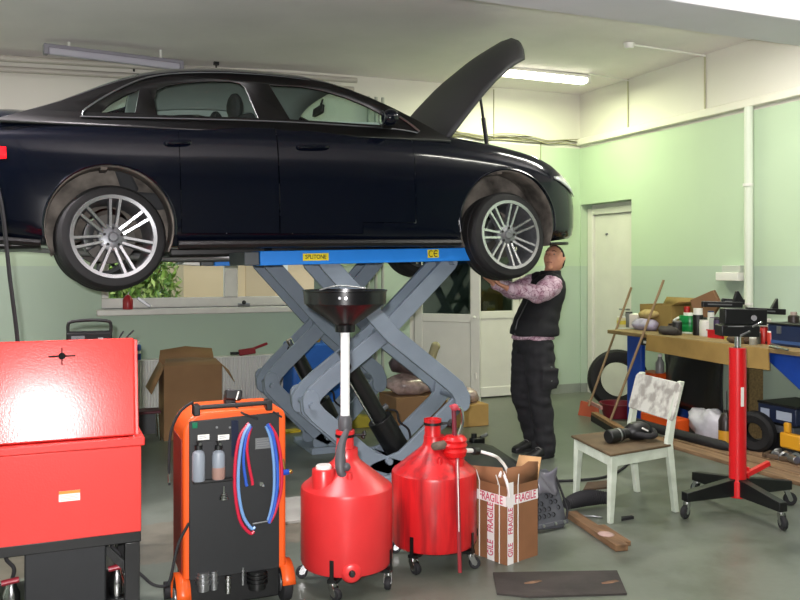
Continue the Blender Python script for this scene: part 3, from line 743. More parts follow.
# ---- wheels
def make_wheel():
    wl = bpy.data.objects.new('wheel', None); COL.objects.link(wl); wl.parent = car
    ax = (0, -1, 0); Wd = .117
    def fin(mb, name, m, **k):      # builds around the wheel's own origin
        o = mb.build(name, m, None, loc=(0, 0, 0), **k); o.parent = wl; return o
    mb = MB(); mb.lathe([(.252, -Wd), (.275, -Wd - .004), (.305, -Wd + .002), (.321, -Wd + .02), (.327, -Wd + .045), (.3275, -.05), (.323, -.045), (.323, -.035), (.3275, -.03), (.3275, .03), (.323, .035), (.323, .045), (.3275, .05), (.327, Wd - .045), (.321, Wd - .02), (.305, Wd - .002), (.275, Wd + .004), (.252, Wd)], (0, 0, 0), ax, 56, closed=True)
    fin(mb, 'tire', mtire)
    mb = MB(); mb.lathe([(.261, Wd + .004), (.259, Wd + .010), (.237, Wd + .006), (.233, Wd - .02), (.228, Wd - .05), (.222, 0), (.225, -Wd + .01), (.252, -Wd), (.256, Wd - .02)], (0, 0, 0), ax, 56, closed=True)
    mb.m = [0 if i < 56 * 2 or i >= 56 * 8 else 1 for i in range(len(mb.f))]
    fin(mb, 'rim', [malu, malug], sharp=28)
    mb = MB()
    for k in range(7):
        a0 = R(90 - 3) + 2 * PI * k / 7
        for sgn in (-1, 1):
            a_in, a_out = a0 + sgn * R(16.0), a0 + sgn * R(7.2)
            def P(r, a, y): return Vector((r * math.cos(a), y, r * math.sin(a)))
            p0 = P(.062, a_in, 0); p1 = P(.240, a_out, 0); d = (p1 - p0).normalized(); nn = Vector((-d.z, 0, d.x))
            vs = []
            for f_, r_, w2, yf in ((0, 0, .0085, -.080), (.5, 0, .0075, -.098), (1, 0, .0085, -.117)):
                p = p0.lerp(p1, f_)
                vs += [p + nn * w2 + Vector((0, yf, 0)), p - nn * w2 + Vector((0, yf, 0)), p - nn * (w2 * 1.5) + Vector((0, yf + .035, 0)), p + nn * (w2 * 1.5) + Vector((0, yf + .035, 0))]
            for q in range(2):
                o = q * 4; fs = [(o, o + 1, o + 5, o + 4), (o + 1, o + 2, o + 6, o + 5), (o + 2, o + 3, o + 7, o + 6), (o + 3, o, o + 4, o + 7)]
                for i, f in enumerate(fs): mb.add([vs[j] for j in f], [(0, 1, 2, 3)], 0 if i == 0 else 1)
    fin(mb, 'spokes', [malu, malug], norm=True)
    mb = MB(); mb.lathe([(0, .088), (.03, .089), (.034, .084), (.07, .080), (.086, .072), (.09, .03), (0, .03)], (0, 0, 0), ax, 32); fin(mb, 'hub', malug)
    mb = MB(); mb.lathe([(0, .0955), (.024, .095), (.029, .088), (.029, .08)], (0, 0, 0), ax, 20); fin(mb, 'centre_cap', malug)
    for k in range(5):
        a = R(90) + 2 * PI * k / 5
        mb = MB(); mb.cyl((.056 * math.cos(a), -.075, .056 * math.sin(a)), (.056 * math.cos(a), -.090, .056 * math.sin(a)), .0095, n=6); fin(mb, 'wheel_bolt', M['black_metal'])
    mb = MB(); mb.lathe([(.07, .0), (.155, .0), (.155, -.025), (.07, -.025)], (0, 0, 0), ax, 40, closed=True); fin(mb, 'brake_disc', mbrake)
    mb = MB()
    for k in range(7): pass
    rws = [[Vector((r * math.cos(a), y, r * math.sin(a))) for r, y in ((.11, -.03), (.165, -.03), (.17, 0), (.165, .04), (.11, .04))] for a in [R(140 + 70 * i / 8) for i in range(9)]]
    mb.grid(rws); fin(mb, 'brake_caliper', M['steel'], solid=.01)
    return wl
w0 = make_wheel()
for i, (x, z, sd) in enumerate(((0, .25, -1), (2.805, .232, -1), (0, .25, 1), (2.805, .232, 1))):
    wl = w0 if i == 0 else copy_tree(w0, car)
    L = CM @ Vector((x, sd * (.91 - .117), z)); wl.location = L - CAR0
    wl.rotation_mode = 'QUATERNION'
    wl.rotation_quaternion = (Euler((R(-6 * (1 if sd < 0 else -1)), 0, R(8 if i % 2 == 0 else 5) + (0 if sd < 0 else PI))).to_matrix() @ Euler((0, R([0, 11, 20, 35][i]), 0)).to_matrix()).to_quaternion()
# ================================================================== THE SCISSOR LIFT
mgrey = mat('lift_grey', '#7d8996', .42, var=.06, scale=6)
mblue = mat('lift_blue', '#2485e6', .38, var=.04, scale=5)
myel = mat('sticker_yellow', '#e6d321', .5)
mink = mat('ink_black', '#191714', .6)
PITCH = math.atan(.037 / 1.57)     # the runways follow the car, a touch nose-up
lift = thing('scissor_lift', (2.25, 6.29, 0), 'blue and grey double scissor lift carrying the black car', 'car lift')
def stroke(pts, w, nround=6):
    """outline of a flat bar that follows a polyline in the XZ plane, with round ends"""
    pts = [Vector((p[0], p[1])) for p in pts]; L = []; Rr = []; n = len(pts)
    for i, p in enumerate(pts):
        a = (pts[i] - pts[i - 1]).normalized() if i > 0 else None; b_ = (pts[i + 1] - pts[i]).normalized() if i < n - 1 else None
        if a is None: a = b_
        if b_ is None: b_ = a
        t = (a + b_).normalized(); nn = Vector((-t.y, t.x)); k = w / 2 / max(.5, nn.dot(Vector((-a.y, a.x))))
        L.append(p + nn * k); Rr.append(p - nn * k)
    def cap(p, t): 
        nn = Vector((-t.y, t.x)); return [p + (nn * math.cos(PI * i / nround) + t * math.sin(PI * i / nround)) * w / 2 for i in range(1, nround)]
    e = cap(pts[-1], (pts[-1] - pts[-2]).normalized()); s0 = cap(pts[0], (pts[0] - pts[1]).normalized())
    return [tuple(p) for p in L + e + Rr[::-1] + s0]
UA = [(1.79, 1.57), (2.28, 1.05), (2.72, .705), (2.80, .64), (2.845, .565), (2.845, .52)]       # upper bar: top left to right elbow
LA = [(2.845, .60), (2.84, .54), (2.79, .485), (2.38, .14), (2.16, .075)]                      # lower bar: right elbow to the floor
UB = [(2.78, 1.575), (2.23, 1.04), (1.80, .72), (1.725, .655), (1.68, .585), (1.68, .54)]
LB = [(1.68, .62), (1.685, .56), (1.735, .50), (2.13, .15), (2.34, .075)]
FUA = [(1.655, 1.57), (2.13, 1.05), (2.50, .72), (2.575, .655), (2.605, .585), (2.605, .53)]
FLA = [(2.605, .62), (2.60, .55), (2.55, .49), (2.22, .17), (2.08, .075)]
FUB = [(2.60, 1.575), (2.11, 1.04), (1.78, .73), (1.715, .66), (1.67, .585), (1.67, .54)]
FLB = [(1.67, .62), (1.675, .56), (1.725, .50), (2.06, .16), (2.22, .075)]
for ys in ((5.55, 5.95), (7.03, 6.63)):
    far_ = ys[0] > 6
    out = 1 if ys[0] < 6 else -1
    for k, yy_ in enumerate(ys):
        for j, (pl, off) in enumerate((((FUA if far_ else UA), 0), ((FLA if far_ else LA), .045), ((FUB if far_ else UB), .09), ((FLB if far_ else LB), .045))):
            s_ = out if k == 0 else -out      # inner faces pile inwards
            y = yy_ + s_ * off * .9
            mb = MB(); mb.prism(stroke(pl, .122), (0, y - .018, 0), (1, 0, 0), (0, 0, 1), (0, .036, 0)); mb.build('scissor_arm', mgrey, lift, bevel=.004)
    ya, yb_ = min(ys) - .03, max(ys) + .03
    for x, z, r in (((2.12, 1.055, .03), (2.605, .57, .028), (1.67, .575, .028), (2.14, .12, .03), (1.655, 1.57, .022), (2.60, 1.575, .022)) if far_ else ((2.262, 1.055, .03), (2.845, .555, .028), (1.68, .575, .028), (2.255, .14, .03), (1.79, 1.57, .022), (2.78, 1.575, .022))):
        mb = MB(); mb.cyl((x, ya + .0095, z), (x, yb_ - .0095, z), r * .8, n=14)
        mb.build('pivot_pin', mgrey, lift)
    for x, z in ((1.90 if far_ else 1.93, .84),):
        mb = MB(); mb.cyl((x, ys[0] - out * .03, z), (x, ys[0] + out * .10, z), .027, n=16); w_ = mb.build('washer', M['black_metal'], lift)
        mb = MB(); mb.cyl((x, ys[0] - out * .036, z), (x, ys[0] - out * .028, z), .012, n=12); mb.build('nut', M['steel'], w_)
    # base plate with slide rails
    y0_, y1_ = min(ys) - .08, max(ys) + .08
    mb = MB(); xb0, xb1 = (1.98, 2.35) if far_ else (2.05, 2.55)
    mb.bx(xb0, xb1, y0_, y1_, 0, .02)
    mb.bx(xb0, xb1, y0_, y0_ + .05, .02, .05); mb.bx(xb0, xb1, y1_ - .05, y1_, .02, .05); mb.build('base_frame', mgrey, lift, bevel=.003)
    # hydraulic ram: black barrel, thicker foot, thin steel line beside it
    ym = sum(ys) / 2
    a_, b_ = Vector((1.86 if far_ else 1.95, ym, .93)), Vector((2.26 if far_ else 2.43, ym, .13))
    d_ = (b_ - a_).normalized()
    mb = MB(); mb.cyl(a_, a_ + d_ * .2, .028, n=14); mb.build('piston_rod', M['chrome'], lift)
    mb = MB(); mb.cyl(a_ + d_ * .10, a_ + d_ * .62, .064, n=20); mb.cyl(a_ + d_ * .6, b_, .095, n=20); ram = mb.build('hydraulic_cylinder', M['black_metal'], lift, bevel=.004)
    n_ = Vector((-d_.z, 0, d_.x)) * -1
    mb = MB(); mb.tube([a_ + d_ * .14 - n_ * -.066 + Vector((0, -.045, 0)), a_ + d_ * .62 - n_ * -.066 + Vector((0, -.045, 0))], .006, 6); mb.build('steel_line', M['chrome'], ram)
    mb = MB(); mb.tube(spline([b_ - d_ * .35 + n_ * -.09, b_ - d_ * .30 + n_ * -.14, b_ - d_ * .22 + n_ * -.12, b_ - d_ * .12 + n_ * -.15, b_ + n_ * -.10], 6), .009, 6); mb.build('hydraulic_hose', M['rubber'], ram)
    mb = MB(); mb.cyl(b_ - d_ * .38 + n_ * -.06, b_ - d_ * .38 + n_ * -.10, .022, n=10); mb.build('fitting', M['steel'], ram)
# runways (blue) with grey end pieces; sheet-metal channels with a rolled edge
def zr_(x): return 1.552 + (x - 1.3) * math.tan(PITCH)
for yl, yh in ((5.49, 6.02), (6.56, 7.09)):
    RM = Matrix.Translation((1.3, 0, zr_(1.3))) @ Matrix.Rotation(-PITCH, 4, 'Y')
    mb = MB(); mb.T = RM; mb.bx(0 if yl < 6 else -.11, 1.59, yl, yh, 0, .098); pf = mb.build('platform', mblue, lift, bevel=.006)
    mb = MB(); mb.T = RM; e0 = 0 if yl < 6 else -.11; mb.bx(e0 - .105, e0 - .004, yl + .01, yh - .01, .004, .094); mb.build('platform_end', mat('end_grey', '#4d5357', .5), lift, bevel=.006)
    if yl > 6:
        mb = MB(); mb.T = RM; mb.prism([(-.36, .02), (-.22, .005), (-.22, .09)], (0, yl + .03, 0), (1, 0, 0), (0, 0, 1), (0, .4, 0)); mb.build('drive_on_flap', M['white_paint'], lift, bevel=.004)
    for x in (.10, 1.33):
        mb = MB(); mb.T = RM; mb.bx(x, x + .17, yl + .08, yl + .30, .098, .118 if x < 1 else .106); mb.build('rubber_block', M['rubber'], lift, bevel=.006)
    if yl < 6:
        mb = MB(); mb.T = RM; mb.bx(.295, .480, yl - .0015, yl, .026, .076); st = mb.build('maker_sticker', myel, lift)
        O = RM @ Vector((.3875, yl - .002, .051)); text_mesh('SPLITONE', .040, O, (1, 0, 0), (0, 0, 1), 'sticker_text', mink, st, sx=.86)
        mb = MB(); mb.T = RM; mb.bx(1.235, 1.325, yl - .0015, yl, .028, .088); st = mb.build('approval_sticker', myel, lift)
        st['label'] = 'small yellow sticker with black CE mark'
        for cx_, kind in ((1.262, 'C'), (1.302, 'E')):
            mb = MB(); mb.T = RM; mb.tube([(cx_ + .017 * math.cos(a), yl - .0022, .058 + .022 * math.sin(a)) for a in [R(50 + 260 * i / 14) for i in range(15)]], .0035, 6)
            if kind == 'E': mb.bar((cx_ - .016, yl - .0022, .058), (cx_ + .008, yl - .0022, .058), .003, .006)
            mb.build('ce_letter', mink, st)

# ================================================================== RED PARTS WASHER at the left
mred = mat('cabinet_red', '#d23732', .36, var=.04, scale=3, bump=.05, bscale=120)
mredlid = mat('lid_red', '#d23f3a', .2, var=.05, scale=4, bump=.04, bscale=150, spec=.16)
cb = thing('parts_washer', (-.1, 3.86, 0), 'red parts washer cabinet with raised lid on black steel legs', 'parts washer')
x0, x1, y0, y1 = -.56, .352, 3.62, 4.12
mb = MB(); t_ = .012
for a in ((x0, x1, y0, y0 + t_), (x0, x1, y1 - t_, y1), (x0, x0 + t_, y0 + t_, y1 - t_), (x1 - t_, x1, y0 + t_, y1 - t_)): mb.bx(*a, .44, .80)
mb.bx(x0 + t_, x1 - t_, y0 + t_, y1 - t_, .44, .46); mb.build('tub', mred, cb, bevel=.004)
mb = MB()
for a in ((x0 - .012, x1 + .014, y0 - .012, y0 + .02), (x0 - .012, x1 + .014, y1 - .02, y1 + .01), (x0 - .012, x0 + .02, y0 + .02, y1 - .02), (x1 - .02, x1 + .014, y0 + .02, y1 - .02)): mb.bx(*a, .80, .836)
mb.build('rim', mred, cb, bevel=.006)
# the lid: shallow tray, opened to stand almost upright on the rear hinge
LM = Matrix.Translation((0, 3.668, .836)) @ Matrix.Rotation(R(-10.2), 4, 'X')
mb = MB(); mb.T = LM; mb.bx(x0 + .01, x1 - .020, 0, .014, .0, .412); lid = mb.build('lid', mredlid, cb, bevel=.006, seg=3)
mb = MB(); mb.T = LM
for a in ((x0 + .01, x0 + .025, .015, .07, 0, .405), (x1 - .019, x1 - .004, .015, .07, 0, .405), (x0 + .026, x1 - .02, .015, .07, .39, .405)): mb.bx(*a)
mb.build('lid_flange', mred, lid, bevel=.003)
mb = MB(); mb.T = LM; q = LM.inverted() @ onY(62, 356, 3.715); cx_, cz_ = q.x, q.z
mb.cyl((cx_, -.014, cz_), (cx_, 0, cz_), .014, n=12); mb.bar((cx_ - .052, -.006, cz_), (cx_ + .052, -.006, cz_), .004, .006); mb.bar((cx_, -.006, cz_ - .036), (cx_, -.006, cz_ + .036), .006, .004, up=(1, 0, 0)); mb.build('lid_latch', mat('latch_black', '#151515', .8, spec=.1), lid)
for xk in (x0 + .14, x1 - .012):
    mb = MB(); mb.bar((xk, 3.72, .80), (xk, 3.775, 1.03), .018, .004, up=(0, 1, 0)); mb.build('lid_stay', M['steel'], cb)
# black stand
mb = MB()
mb.bx(x0, x1, y0 + .01, y0 + .05, .395, .44); mb.bx(x0, x1, y1 - .05, y1 - .01, .395, .44); mb.bx(x0, x0 + .04, y0 + .05, y1 - .05, .395, .44); mb.bx(x1 - .04, x1, y0 + .05, y1 - .05, .395, .44)
mb.build('stand_frame', M['black_metal'], cb, bevel=.003)
for x in (x0 + .005, x1 - .065):
    for y in (y0 + .012, y1 - .07):
        mb = MB(); mb.bx(x, x + .06, y, y + .055, .0, .395); mb.build('leg', M['black_metal'], cb, bevel=.003)
mb = MB(); mb.bar((x1 - .14, y0 + .06, .37), (x1 - .03, y0 + .06, .25), .02, .03); mb.build('brace', M['black_metal'], cb)
mb = MB(); mb.bx(-.095, .215, 3.64, 4.0, .02, .40); tk = mb.build('solvent_tank', mat('tank_black', '#15171a', .6, var=.1, scale=20), cb, bevel=.008)
mb = MB(); mb.bx(x0 + .05, x1 - .05, y0 + .06, y1 - .07, .13, .15); mb.build('shelf', M['black_metal'], cb)
for xq in (-.145, .262):
    mb = MB(); mb.lathe([(0, .15), (.03, .15), (.034, .17), (.034, .22), (.022, .245), (.018, .27), (.0, .27)], (xq, 3.72, 0), n=18); pm = mb.build('filter_pump', M['chrome'], cb)
    mb = MB(); mb.tube(spline([(xq, 3.72, .265), (xq + .01, 3.72, .32), (xq - .02, 3.74, .36), (xq, 3.80, .40)], 5), .008, 8); mb.build('pump_hose', M['rubber'], pm)
    mb = MB(); mb.cyl((xq - .035, 3.70, .272), (xq + .03, 3.70, .280), .012, n=10); mb.build('valve_handle', mat('valve_red', '#8e2330', .4), pm)
# warning label
p = onY(69.5, 495, 3.62)
mb = MB(); mb.bx(p.x - .040, p.x + .040, 3.6185, 3.62, p.z - .024, p.z + .018); lb = mb.build('warning_label', M['paper'], cb)
mb = MB(); mb.bx(p.x - .040, p.x + .040, 3.6175, 3.6185, p.z + .006, p.z + .018); mb.build('label_band', mat('label_orange', '#f08a32', .5), lb)
mb = MB()
for k in range(4): mb.bx(p.x - .034, p.x + .032 - .008 * (k % 2), 3.618, 3.6185, p.z - .002 - k * .006, p.z + .0005 - k * .006)
mb.build('label_text', mat('label_ink', '#b9a8a0', .6), lb)

# charger on a black cart behind the lid
ct = thing('tool_cart', (.16, 4.66, 0), 'black tool cart behind the raised red lid', 'cart')
mb = MB(); mb.bx(-.08, .40, 4.46, 4.86, 1.075, 1.10); mb.build('top', M['black_metal'], ct, bevel=.004)
mb = MB(); mb.bx(-.06, .38, 4.48, 4.84, .16, 1.075); mb.build('body', M['black_metal'], ct, bevel=.004)
for x in (-.03, .35):
    for y in (4.51, 4.81):
        mb = MB(); mb.cyl((x - .02, y, .075), (x + .02, y, .075), .075, n=18); mb.build('wheel', M['rubber'], ct)
        mb = MB(); mb.bx(x - .03, x + .03, y - .03, y + .03, .14, .17); mb.build('fork', M['steel'], ct)
ch = thing('battery_charger', (.188, 4.62, 1.10), 'black battery charger with carrying handle above the red lid', 'charger')
mb = MB(); mb.bx(.078, .300, 4.58, 4.72, 1.10, 1.205); mb.build('case', mat('case_black', '#0a0a0b', .6, spec=.2), ch, bevel=.008)
mb = MB(); mb.tube(spline([(.086, 4.61, 1.20), (.086, 4.61, 1.245), (.105, 4.61, 1.262), (.19, 4.61, 1.268), (.275, 4.61, 1.262), (.294, 4.61, 1.245), (.294, 4.61, 1.20)], 5), .0085, 8); mb.build('handle', M['black_plastic'], ch)
mb = MB(); mb.bx(.10, .165, 4.577, 4.58, 1.155, 1.19); mb.build('socket_plate', mat('plate_grey', '#4a4d50', .5), ch)
mb = MB(); mb.cyl((.132, 4.57, 1.172), (.132, 4.578, 1.172), .011, n=14); mb.build('socket', M['black_metal'], ch)
mb = MB(); mb.bx(.23, .255, 4.576, 4.58, 1.165, 1.178); mb.build('meter', mat('meter_pale', '#8d9090', .5), ch)
for k, (a, bq) in enumerate((((.335, 4.62, 1.10), (.36, 4.62, 1.205)), ((.36, 4.66, 1.10), (.415, 4.66, 1.205)))):
    mb = MB(); mb.tube(spline([a, Vector(a).lerp(Vector(bq), .5) + Vector((-.012, 0, .01)), bq], 5), .005, 6)
    tag(mb.build('cable_end', M['rubber']), ['short black cable end sticking up beside the charger', 'longer bent black cable end sticking up above the lid corner'][k], 'cable')
# air hose hanging down in front of the car's tail
mb = MB(); mb.tube(spline([(-.62, 4.3, 3.46), (-.50, 4.28, 2.9), (-.34, 4.25, 2.3), (-.262, 4.22, 2.05), (-.205, 4.2, 1.83), (-.17, 4.2, 1.5), (-.136, 4.2, 1.19), (-.10, 4.2, .7), (-.2, 4.22, .25), (-.4, 4.24, .012)], 6), .009, 8)
tag(mb.build('air_hose', M['rubber']), 'black air hose hanging down across the car tail', 'hose')

# ================================================================== ORANGE AND BLACK AIR-CONDITIONING SERVICE MACHINE
morange = mat('service_orange', '#d9561b', .38, var=.04, scale=5)
mpanel = mat('panel_charcoal', '#17191b', .55, var=.08, scale=40)
AY = 3.715
ac = thing('service_machine', (.76, 3.9, 0), 'orange and black air conditioning service trolley with coloured hoses', 'service machine')
def A(u, v, dy=0.0): return onY(u, v, AY + dy)
ax0, ax1 = A(183, 500).x, A(286, 500).x
Zt = .905
def shell_outline(inset=0.0, r=.10):
    pts = [(ax0 + inset, .165), (ax0 + inset, Zt - r)]
    pts += [(ax0 + r + (r - inset) * math.cos(a), Zt - r + (r - inset) * math.sin(a)) for a in [PI - PI / 2 * i / 6 for i in range(1, 7)]]
    r2 = .05
    pts += [(ax1 - r2 + (r2 - inset) * math.cos(a), Zt - r2 + (r2 - inset) * math.sin(a)) for a in [PI / 2 - PI / 2 * i / 5 for i in range(0, 6)]]
    pts += [(ax1 - inset, .165)]
    return pts
mb = MB(); mb.prism(shell_outline(), (0, AY, 0), (1, 0, 0), (0, 0, 1), (0, .30, 0)); mb.build('housing', morange, ac, bevel=.012, seg=3)
mb = MB(); mb.bx(ax0 - .004, ax0, AY + .03, AY + .28, .19, Zt - .12); mb.build('side_shade_panel', mat('side_shade_red', '#7c2417', .45, var=.1, scale=8), ac, bevel=.0015)  # dark red puts the side's shade under the grazing flash into the colour
px0, px1 = A(189, 500).x, A(279, 500).x
mb = MB(); mb.prism([(px0, .17), (px0, .868), (px1, .882), (px1, .17)], (0, AY - .006, 0), (1, 0, 0), (0, 0, 1), (0, .012, 0)); pn = mb.build('front_panel', mpanel, ac, bevel=.003)
# recess for the bottles, drawn as a shallow raised frame and a dark back
b0, b1 = A(193, 480), A(231, 440)
mb = MB(); mb.bx(b0.x, b1.x, AY - .009, AY - .006, b0.z, b1.z - .0); mb.build('bottle_recess', mat('recess_black', '#1c1d20', .5), pn)
mb = MB(); mb.bx(A(231, 1).x, A(238, 1).x, AY - .010, AY - .006, A(0, 477).z, A(0, 437).z); mb.build('sight_strip', mat('strip_navy', '#151d33', .3), pn)
mb = MB(); mb.bx(b0.x - .004, b1.x + .004, AY - .035, AY - .006, b0.z - .012, b0.z); mb.build('bottle_tray', M['black_plastic'], pn, bevel=.003)
mbot = mat('bottle_plastic', '#868e98', .45); mbot2 = mat('oil_pink', '#9a7a70', .4)
for i, (u, fill) in enumerate(((198.5, None), (218.5, 1))):
    c_ = A(u, 475, -.024)
    zt_ = A(u, 449).z; zb_ = b0.z
    mb = MB(); H = zt_ - zb_; r_ = .0285
    mb.lathe([(0, 0), (r_ * .9, 0), (r_, .006), (r_, H * .80), (r_ * .85, H * .93), (r_ * .45, H), (r_ * .45, H + .004), (0, H + .004)], (c_.x, c_.y, zb_), n=20); bo = mb.build('oil_bottle', mbot, ac)
    if fill:
        mb = MB(); mb.lathe([(r_ * .93, .001), (r_ + .0006, .006), (r_ + .0006, H * .42), (r_ * .9, H * .42)], (c_.x, c_.y, zb_), n=20); mb.build('bottle_oil', mbot2, bo)
    mb = MB(); mb.cyl((c_.x, c_.y, zt_ + .003), (c_.x, c_.y, zt_ + .022), .017, n=14); mb.cyl((c_.x, c_.y, zt_ + .022), (c_.x, c_.y, zt_ + .042), .009, n=10); mb.build('bottle_cap', M['black_plastic'], bo)
    mb = MB(); mb.cyl((c_.x + .004, c_.y - .012, zt_ + .03), (c_.x + .004, c_.y - .02, zt_ + .03), .006, n=8); mb.build('valve_pin', M['chrome'], bo)
    l0 = A(u + 5, 437); mb = MB(); mb.bx(l0.x - .026, l0.x + .024, AY - .0085, AY - .006, l0.z - .011, l0.z + .012); lb = mb.build('bottle_label', M['paper'], pn)
    mb = MB(); 
    for k in range(2): mb.bx(l0.x - .02, l0.x + .012, AY - .009, AY - .0085, l0.z - .004 + k * .008, l0.z - .001 + k * .008)
    mb.build('label_lines', mat('label_grey', '#8d9197', .6), lb)
c_ = A(194.5, 425); mb = MB(); mb.bx(c_.x - .012, c_.x + .012, AY - .014, AY - .006, c_.z - .013, c_.z + .013); mb.build('power_switch', mat('switch_green', '#11694a', .3), pn, bevel=.003)
for u, v in ((216.5, 427), (229.5, 427)):
    c_ = A(u, v); mb = MB(); mb.cyl((c_.x, AY - .011, c_.z), (c_.x, AY - .006, c_.z), .005, n=10); mb.build('indicator', M['steel'], pn)
c_ = A(263, 443); mb = MB(); mb.bx(c_.x - .037, c_.x + .036, AY - .0085, AY - .006, c_.z - .024, c_.z + .026); lb = mb.build('rating_plate', M['steel'], pn)
mb = MB()
for k in range(4): mb.bx(c_.x - .03, c_.x + .028 - .01 * (k % 2), AY - .009, AY - .0085, c_.z - .015 + k * .010, c_.z - .012 + k * .010)
mb.build('plate_lines', mat('plate_ink', '#6b6e74', .6), lb)
c_ = A(223, 495); mb = MB()
for k in range(4): mb.cyl((c_.x, AY - .02, c_.z - .012 + k * .007), (c_.x, AY - .02, c_.z - .008 + k * .007), .022 - .003 * k, n=16)
mb.cyl((c_.x, AY - .02, c_.z + .012), (c_.x, AY - .02, c_.z + .045), .004, n=8); mb.build('service_coupling', M['chrome'], pn)
c_ = A(260.5, 483); mb = MB(); mb.cyl((c_.x, AY - .022, c_.z), (c_.x, AY - .006, c_.z), .010, n=12); mb.ball((c_.x + .008, AY - .02, c_.z - .008), .008); mb.build('hose_port', M['chrome'], pn)
c_ = A(261, 521); mb = MB(); mb.cyl((A(252, 522).x, AY - .012, c_.z - .004), (A(270, 521).x, AY - .012, c_.z), .004, n=8); mb.build('hose_hook', M['steel'], pn)
# lower bay: dark with pump parts, and wheels in orange mudguards
mb = MB(); mb.bx(px0 - .01, px1 + .01, AY + .03, AY + .29, .03, .17); mb.build('lower_bay', M['black_plastic'], ac, bevel=.006)
for i, (u, v, r_, m_) in enumerate(((203, 580, .028, 'steel'), (214, 579, .016, 'steel'), (228, 583, .012, 'chrome'), (243, 575, .007, 'steel'), (257, 578, .040, 'black_metal'))):
    c_ = A(u, v); mb = MB(); mb.cyl((c_.x, AY + .0, max(.05, c_.z - .045)), (c_.x, AY + .0, c_.z + .035), r_, n=16)
    for k in range(3): mb.cyl((c_.x, AY, c_.z - .02 + k * .018), (c_.x, AY, c_.z - .013 + k * .018), r_ * 1.2, n=16)
    mb.build('pump_part', M[m_], ac)
for sd, xx in ((-1, ax0), (1, ax1)):
    rr_ = .085
    mb = MB(); mb.cyl((xx - .022 + sd * .005, AY + .05, rr_), (xx + .022 + sd * .005, AY + .05, rr_), rr_, n=28); wh = mb.build('wheel', M['rubber'], ac, bevel=.008)
    mb = MB(); mb.cyl((xx - .028 + sd * .005, AY + .05, rr_), (xx + .028 + sd * .005, AY + .05, rr_), .04, n=18); mb.build('hub', M['steel'], wh)
    pts = [(xx + sd * .002 - .03, AY + .05 + .105 * math.cos(a), rr_ + .105 * math.sin(a)) for a in [R(-20 + 190 * i / 14) for i in range(15)]]
    mb = MB(); mb.grid([[Vector(p) for p in pts], [Vector((p[0] + .06, p[1], p[2])) for p in pts]]); mb.build('mudguard', morange, ac, solid=.006)
for xw in (A(172, 590).x, ax1 - .05):
    mb = MB(); mb.cyl((xw, AY + .27, .04), (xw + .03, AY + .27, .04), .04, n=18); mb.build('rear_castor', M['rubber'], ac)
# handle and control box on top
h0, h1 = A(196, 407), A(268, 402)
mb = MB(); mb.tube([(h0.x, AY + .02, h0.z - .03), (h0.x, AY - .02, h0.z), (h1.x, AY - .02, h1.z), (h1.x, AY + .02, h1.z - .03)], .0105, 10); mb.build('handle', M['black_plastic'], ac)
for p_ in (h0, h1): 
    mb = MB(); mb.bx(p_.x - .014, p_.x + .014, AY - .03, AY + .03, p_.z - .035, p_.z + .012); mb.build('handle_bracket', M['black_plastic'], ac, bevel=.004)
c_ = A(233, 396, .1); mb = MB(); mb.box((c_.x, AY + .10, c_.z + .004), (.075, .05, .045), (R(-15), R(8), 0)); mb.box((c_.x - .01, AY + .13, c_.z - .02), (.05, .04, .05)); rb_ = mb.build('remote_box', M['black_plastic'], ac, bevel=.006)
mb = MB(); mb.box((c_.x + .015, AY + .074, c_.z + .005), (.006, .003, .04), (R(-15), R(20), 0)); mb.build('strap_edge', M['paper'], rb_)
mb = MB(); mb.tube(spline([(c_.x, AY + .12, c_.z - .03), (c_.x + .02, AY - .005, Zt - .015), (c_.x + .09, AY - .012, Zt - .045)], 6), .005, 6); mb.tube(spline([(c_.x + .16, AY - .012, Zt - .018), (c_.x + .20, AY - .012, Zt - .045)], 4), .005, 6); mb.build('control_cable', M['rubber'], ac)
# coloured hoses in two hanging loops
mhr, mhb = mat('hose_red', '#c11f3c', .35), mat('hose_blue', '#2f57b5', .35); mhl_ = mat('hose_light_blue', '#6f97c9', .35)
def hose(name, pts, r_, m_, off): 
    mb = MB(); mb.tube(spline([A(u, v, off) for u, v in pts], 7), r_, 8); return mb.build(name, m_, ac)
hose('red_hose', [(249, 423), (240, 436), (235.5, 460), (235, 490), (240, 520), (250, 533), (254, 531)], .0075, mhr, -.030)
hose('blue_hose', [(250, 424), (243, 437), (239, 462), (238.5, 490), (243, 515), (251, 528), (255, 527)], .0075, mhl_, -.036)
hose('blue_hose', [(251, 426), (246, 438), (243.5, 460), (246, 482), (247, 486)], .007, mhb, -.026)
hose('red_hose', [(251, 427), (247, 445), (249, 465), (252, 480), (252.5, 485)], .007, mhr, -.024)
hose('blue_hose', [(267.5, 424), (273, 436), (277, 462), (277.5, 485), (274, 508), (269, 523)], .0075, mhb, -.034)
hose('red_hose', [(269, 424), (277, 438), (281.5, 465), (281, 490), (275, 512), (270, 522)], .0075, mhr, -.028)
hose('blue_hose', [(266, 426), (271, 440), (274, 465), (274, 490), (271, 510), (268, 520)], .007, mhl_, -.024)
q_ = A(285.5, 472, -.03); mb = MB(); mb.cyl((q_.x - .012, q_.y, q_.z), (q_.x + .014, q_.y, q_.z), .014, n=12); qc = mb.build('quick_coupler', mat('coupler_blue', '#1b45a8', .3), ac)
mb = MB(); mb.cyl((q_.x - .004, q_.y, q_.z + .012), (q_.x - .012, q_.y, q_.z + .06), .006, n=8); mb.ball((q_.x + .022, q_.y, q_.z), .011); mb.build('coupler_pin', mat('brass', '#b08a4a', .3, .9), qc)
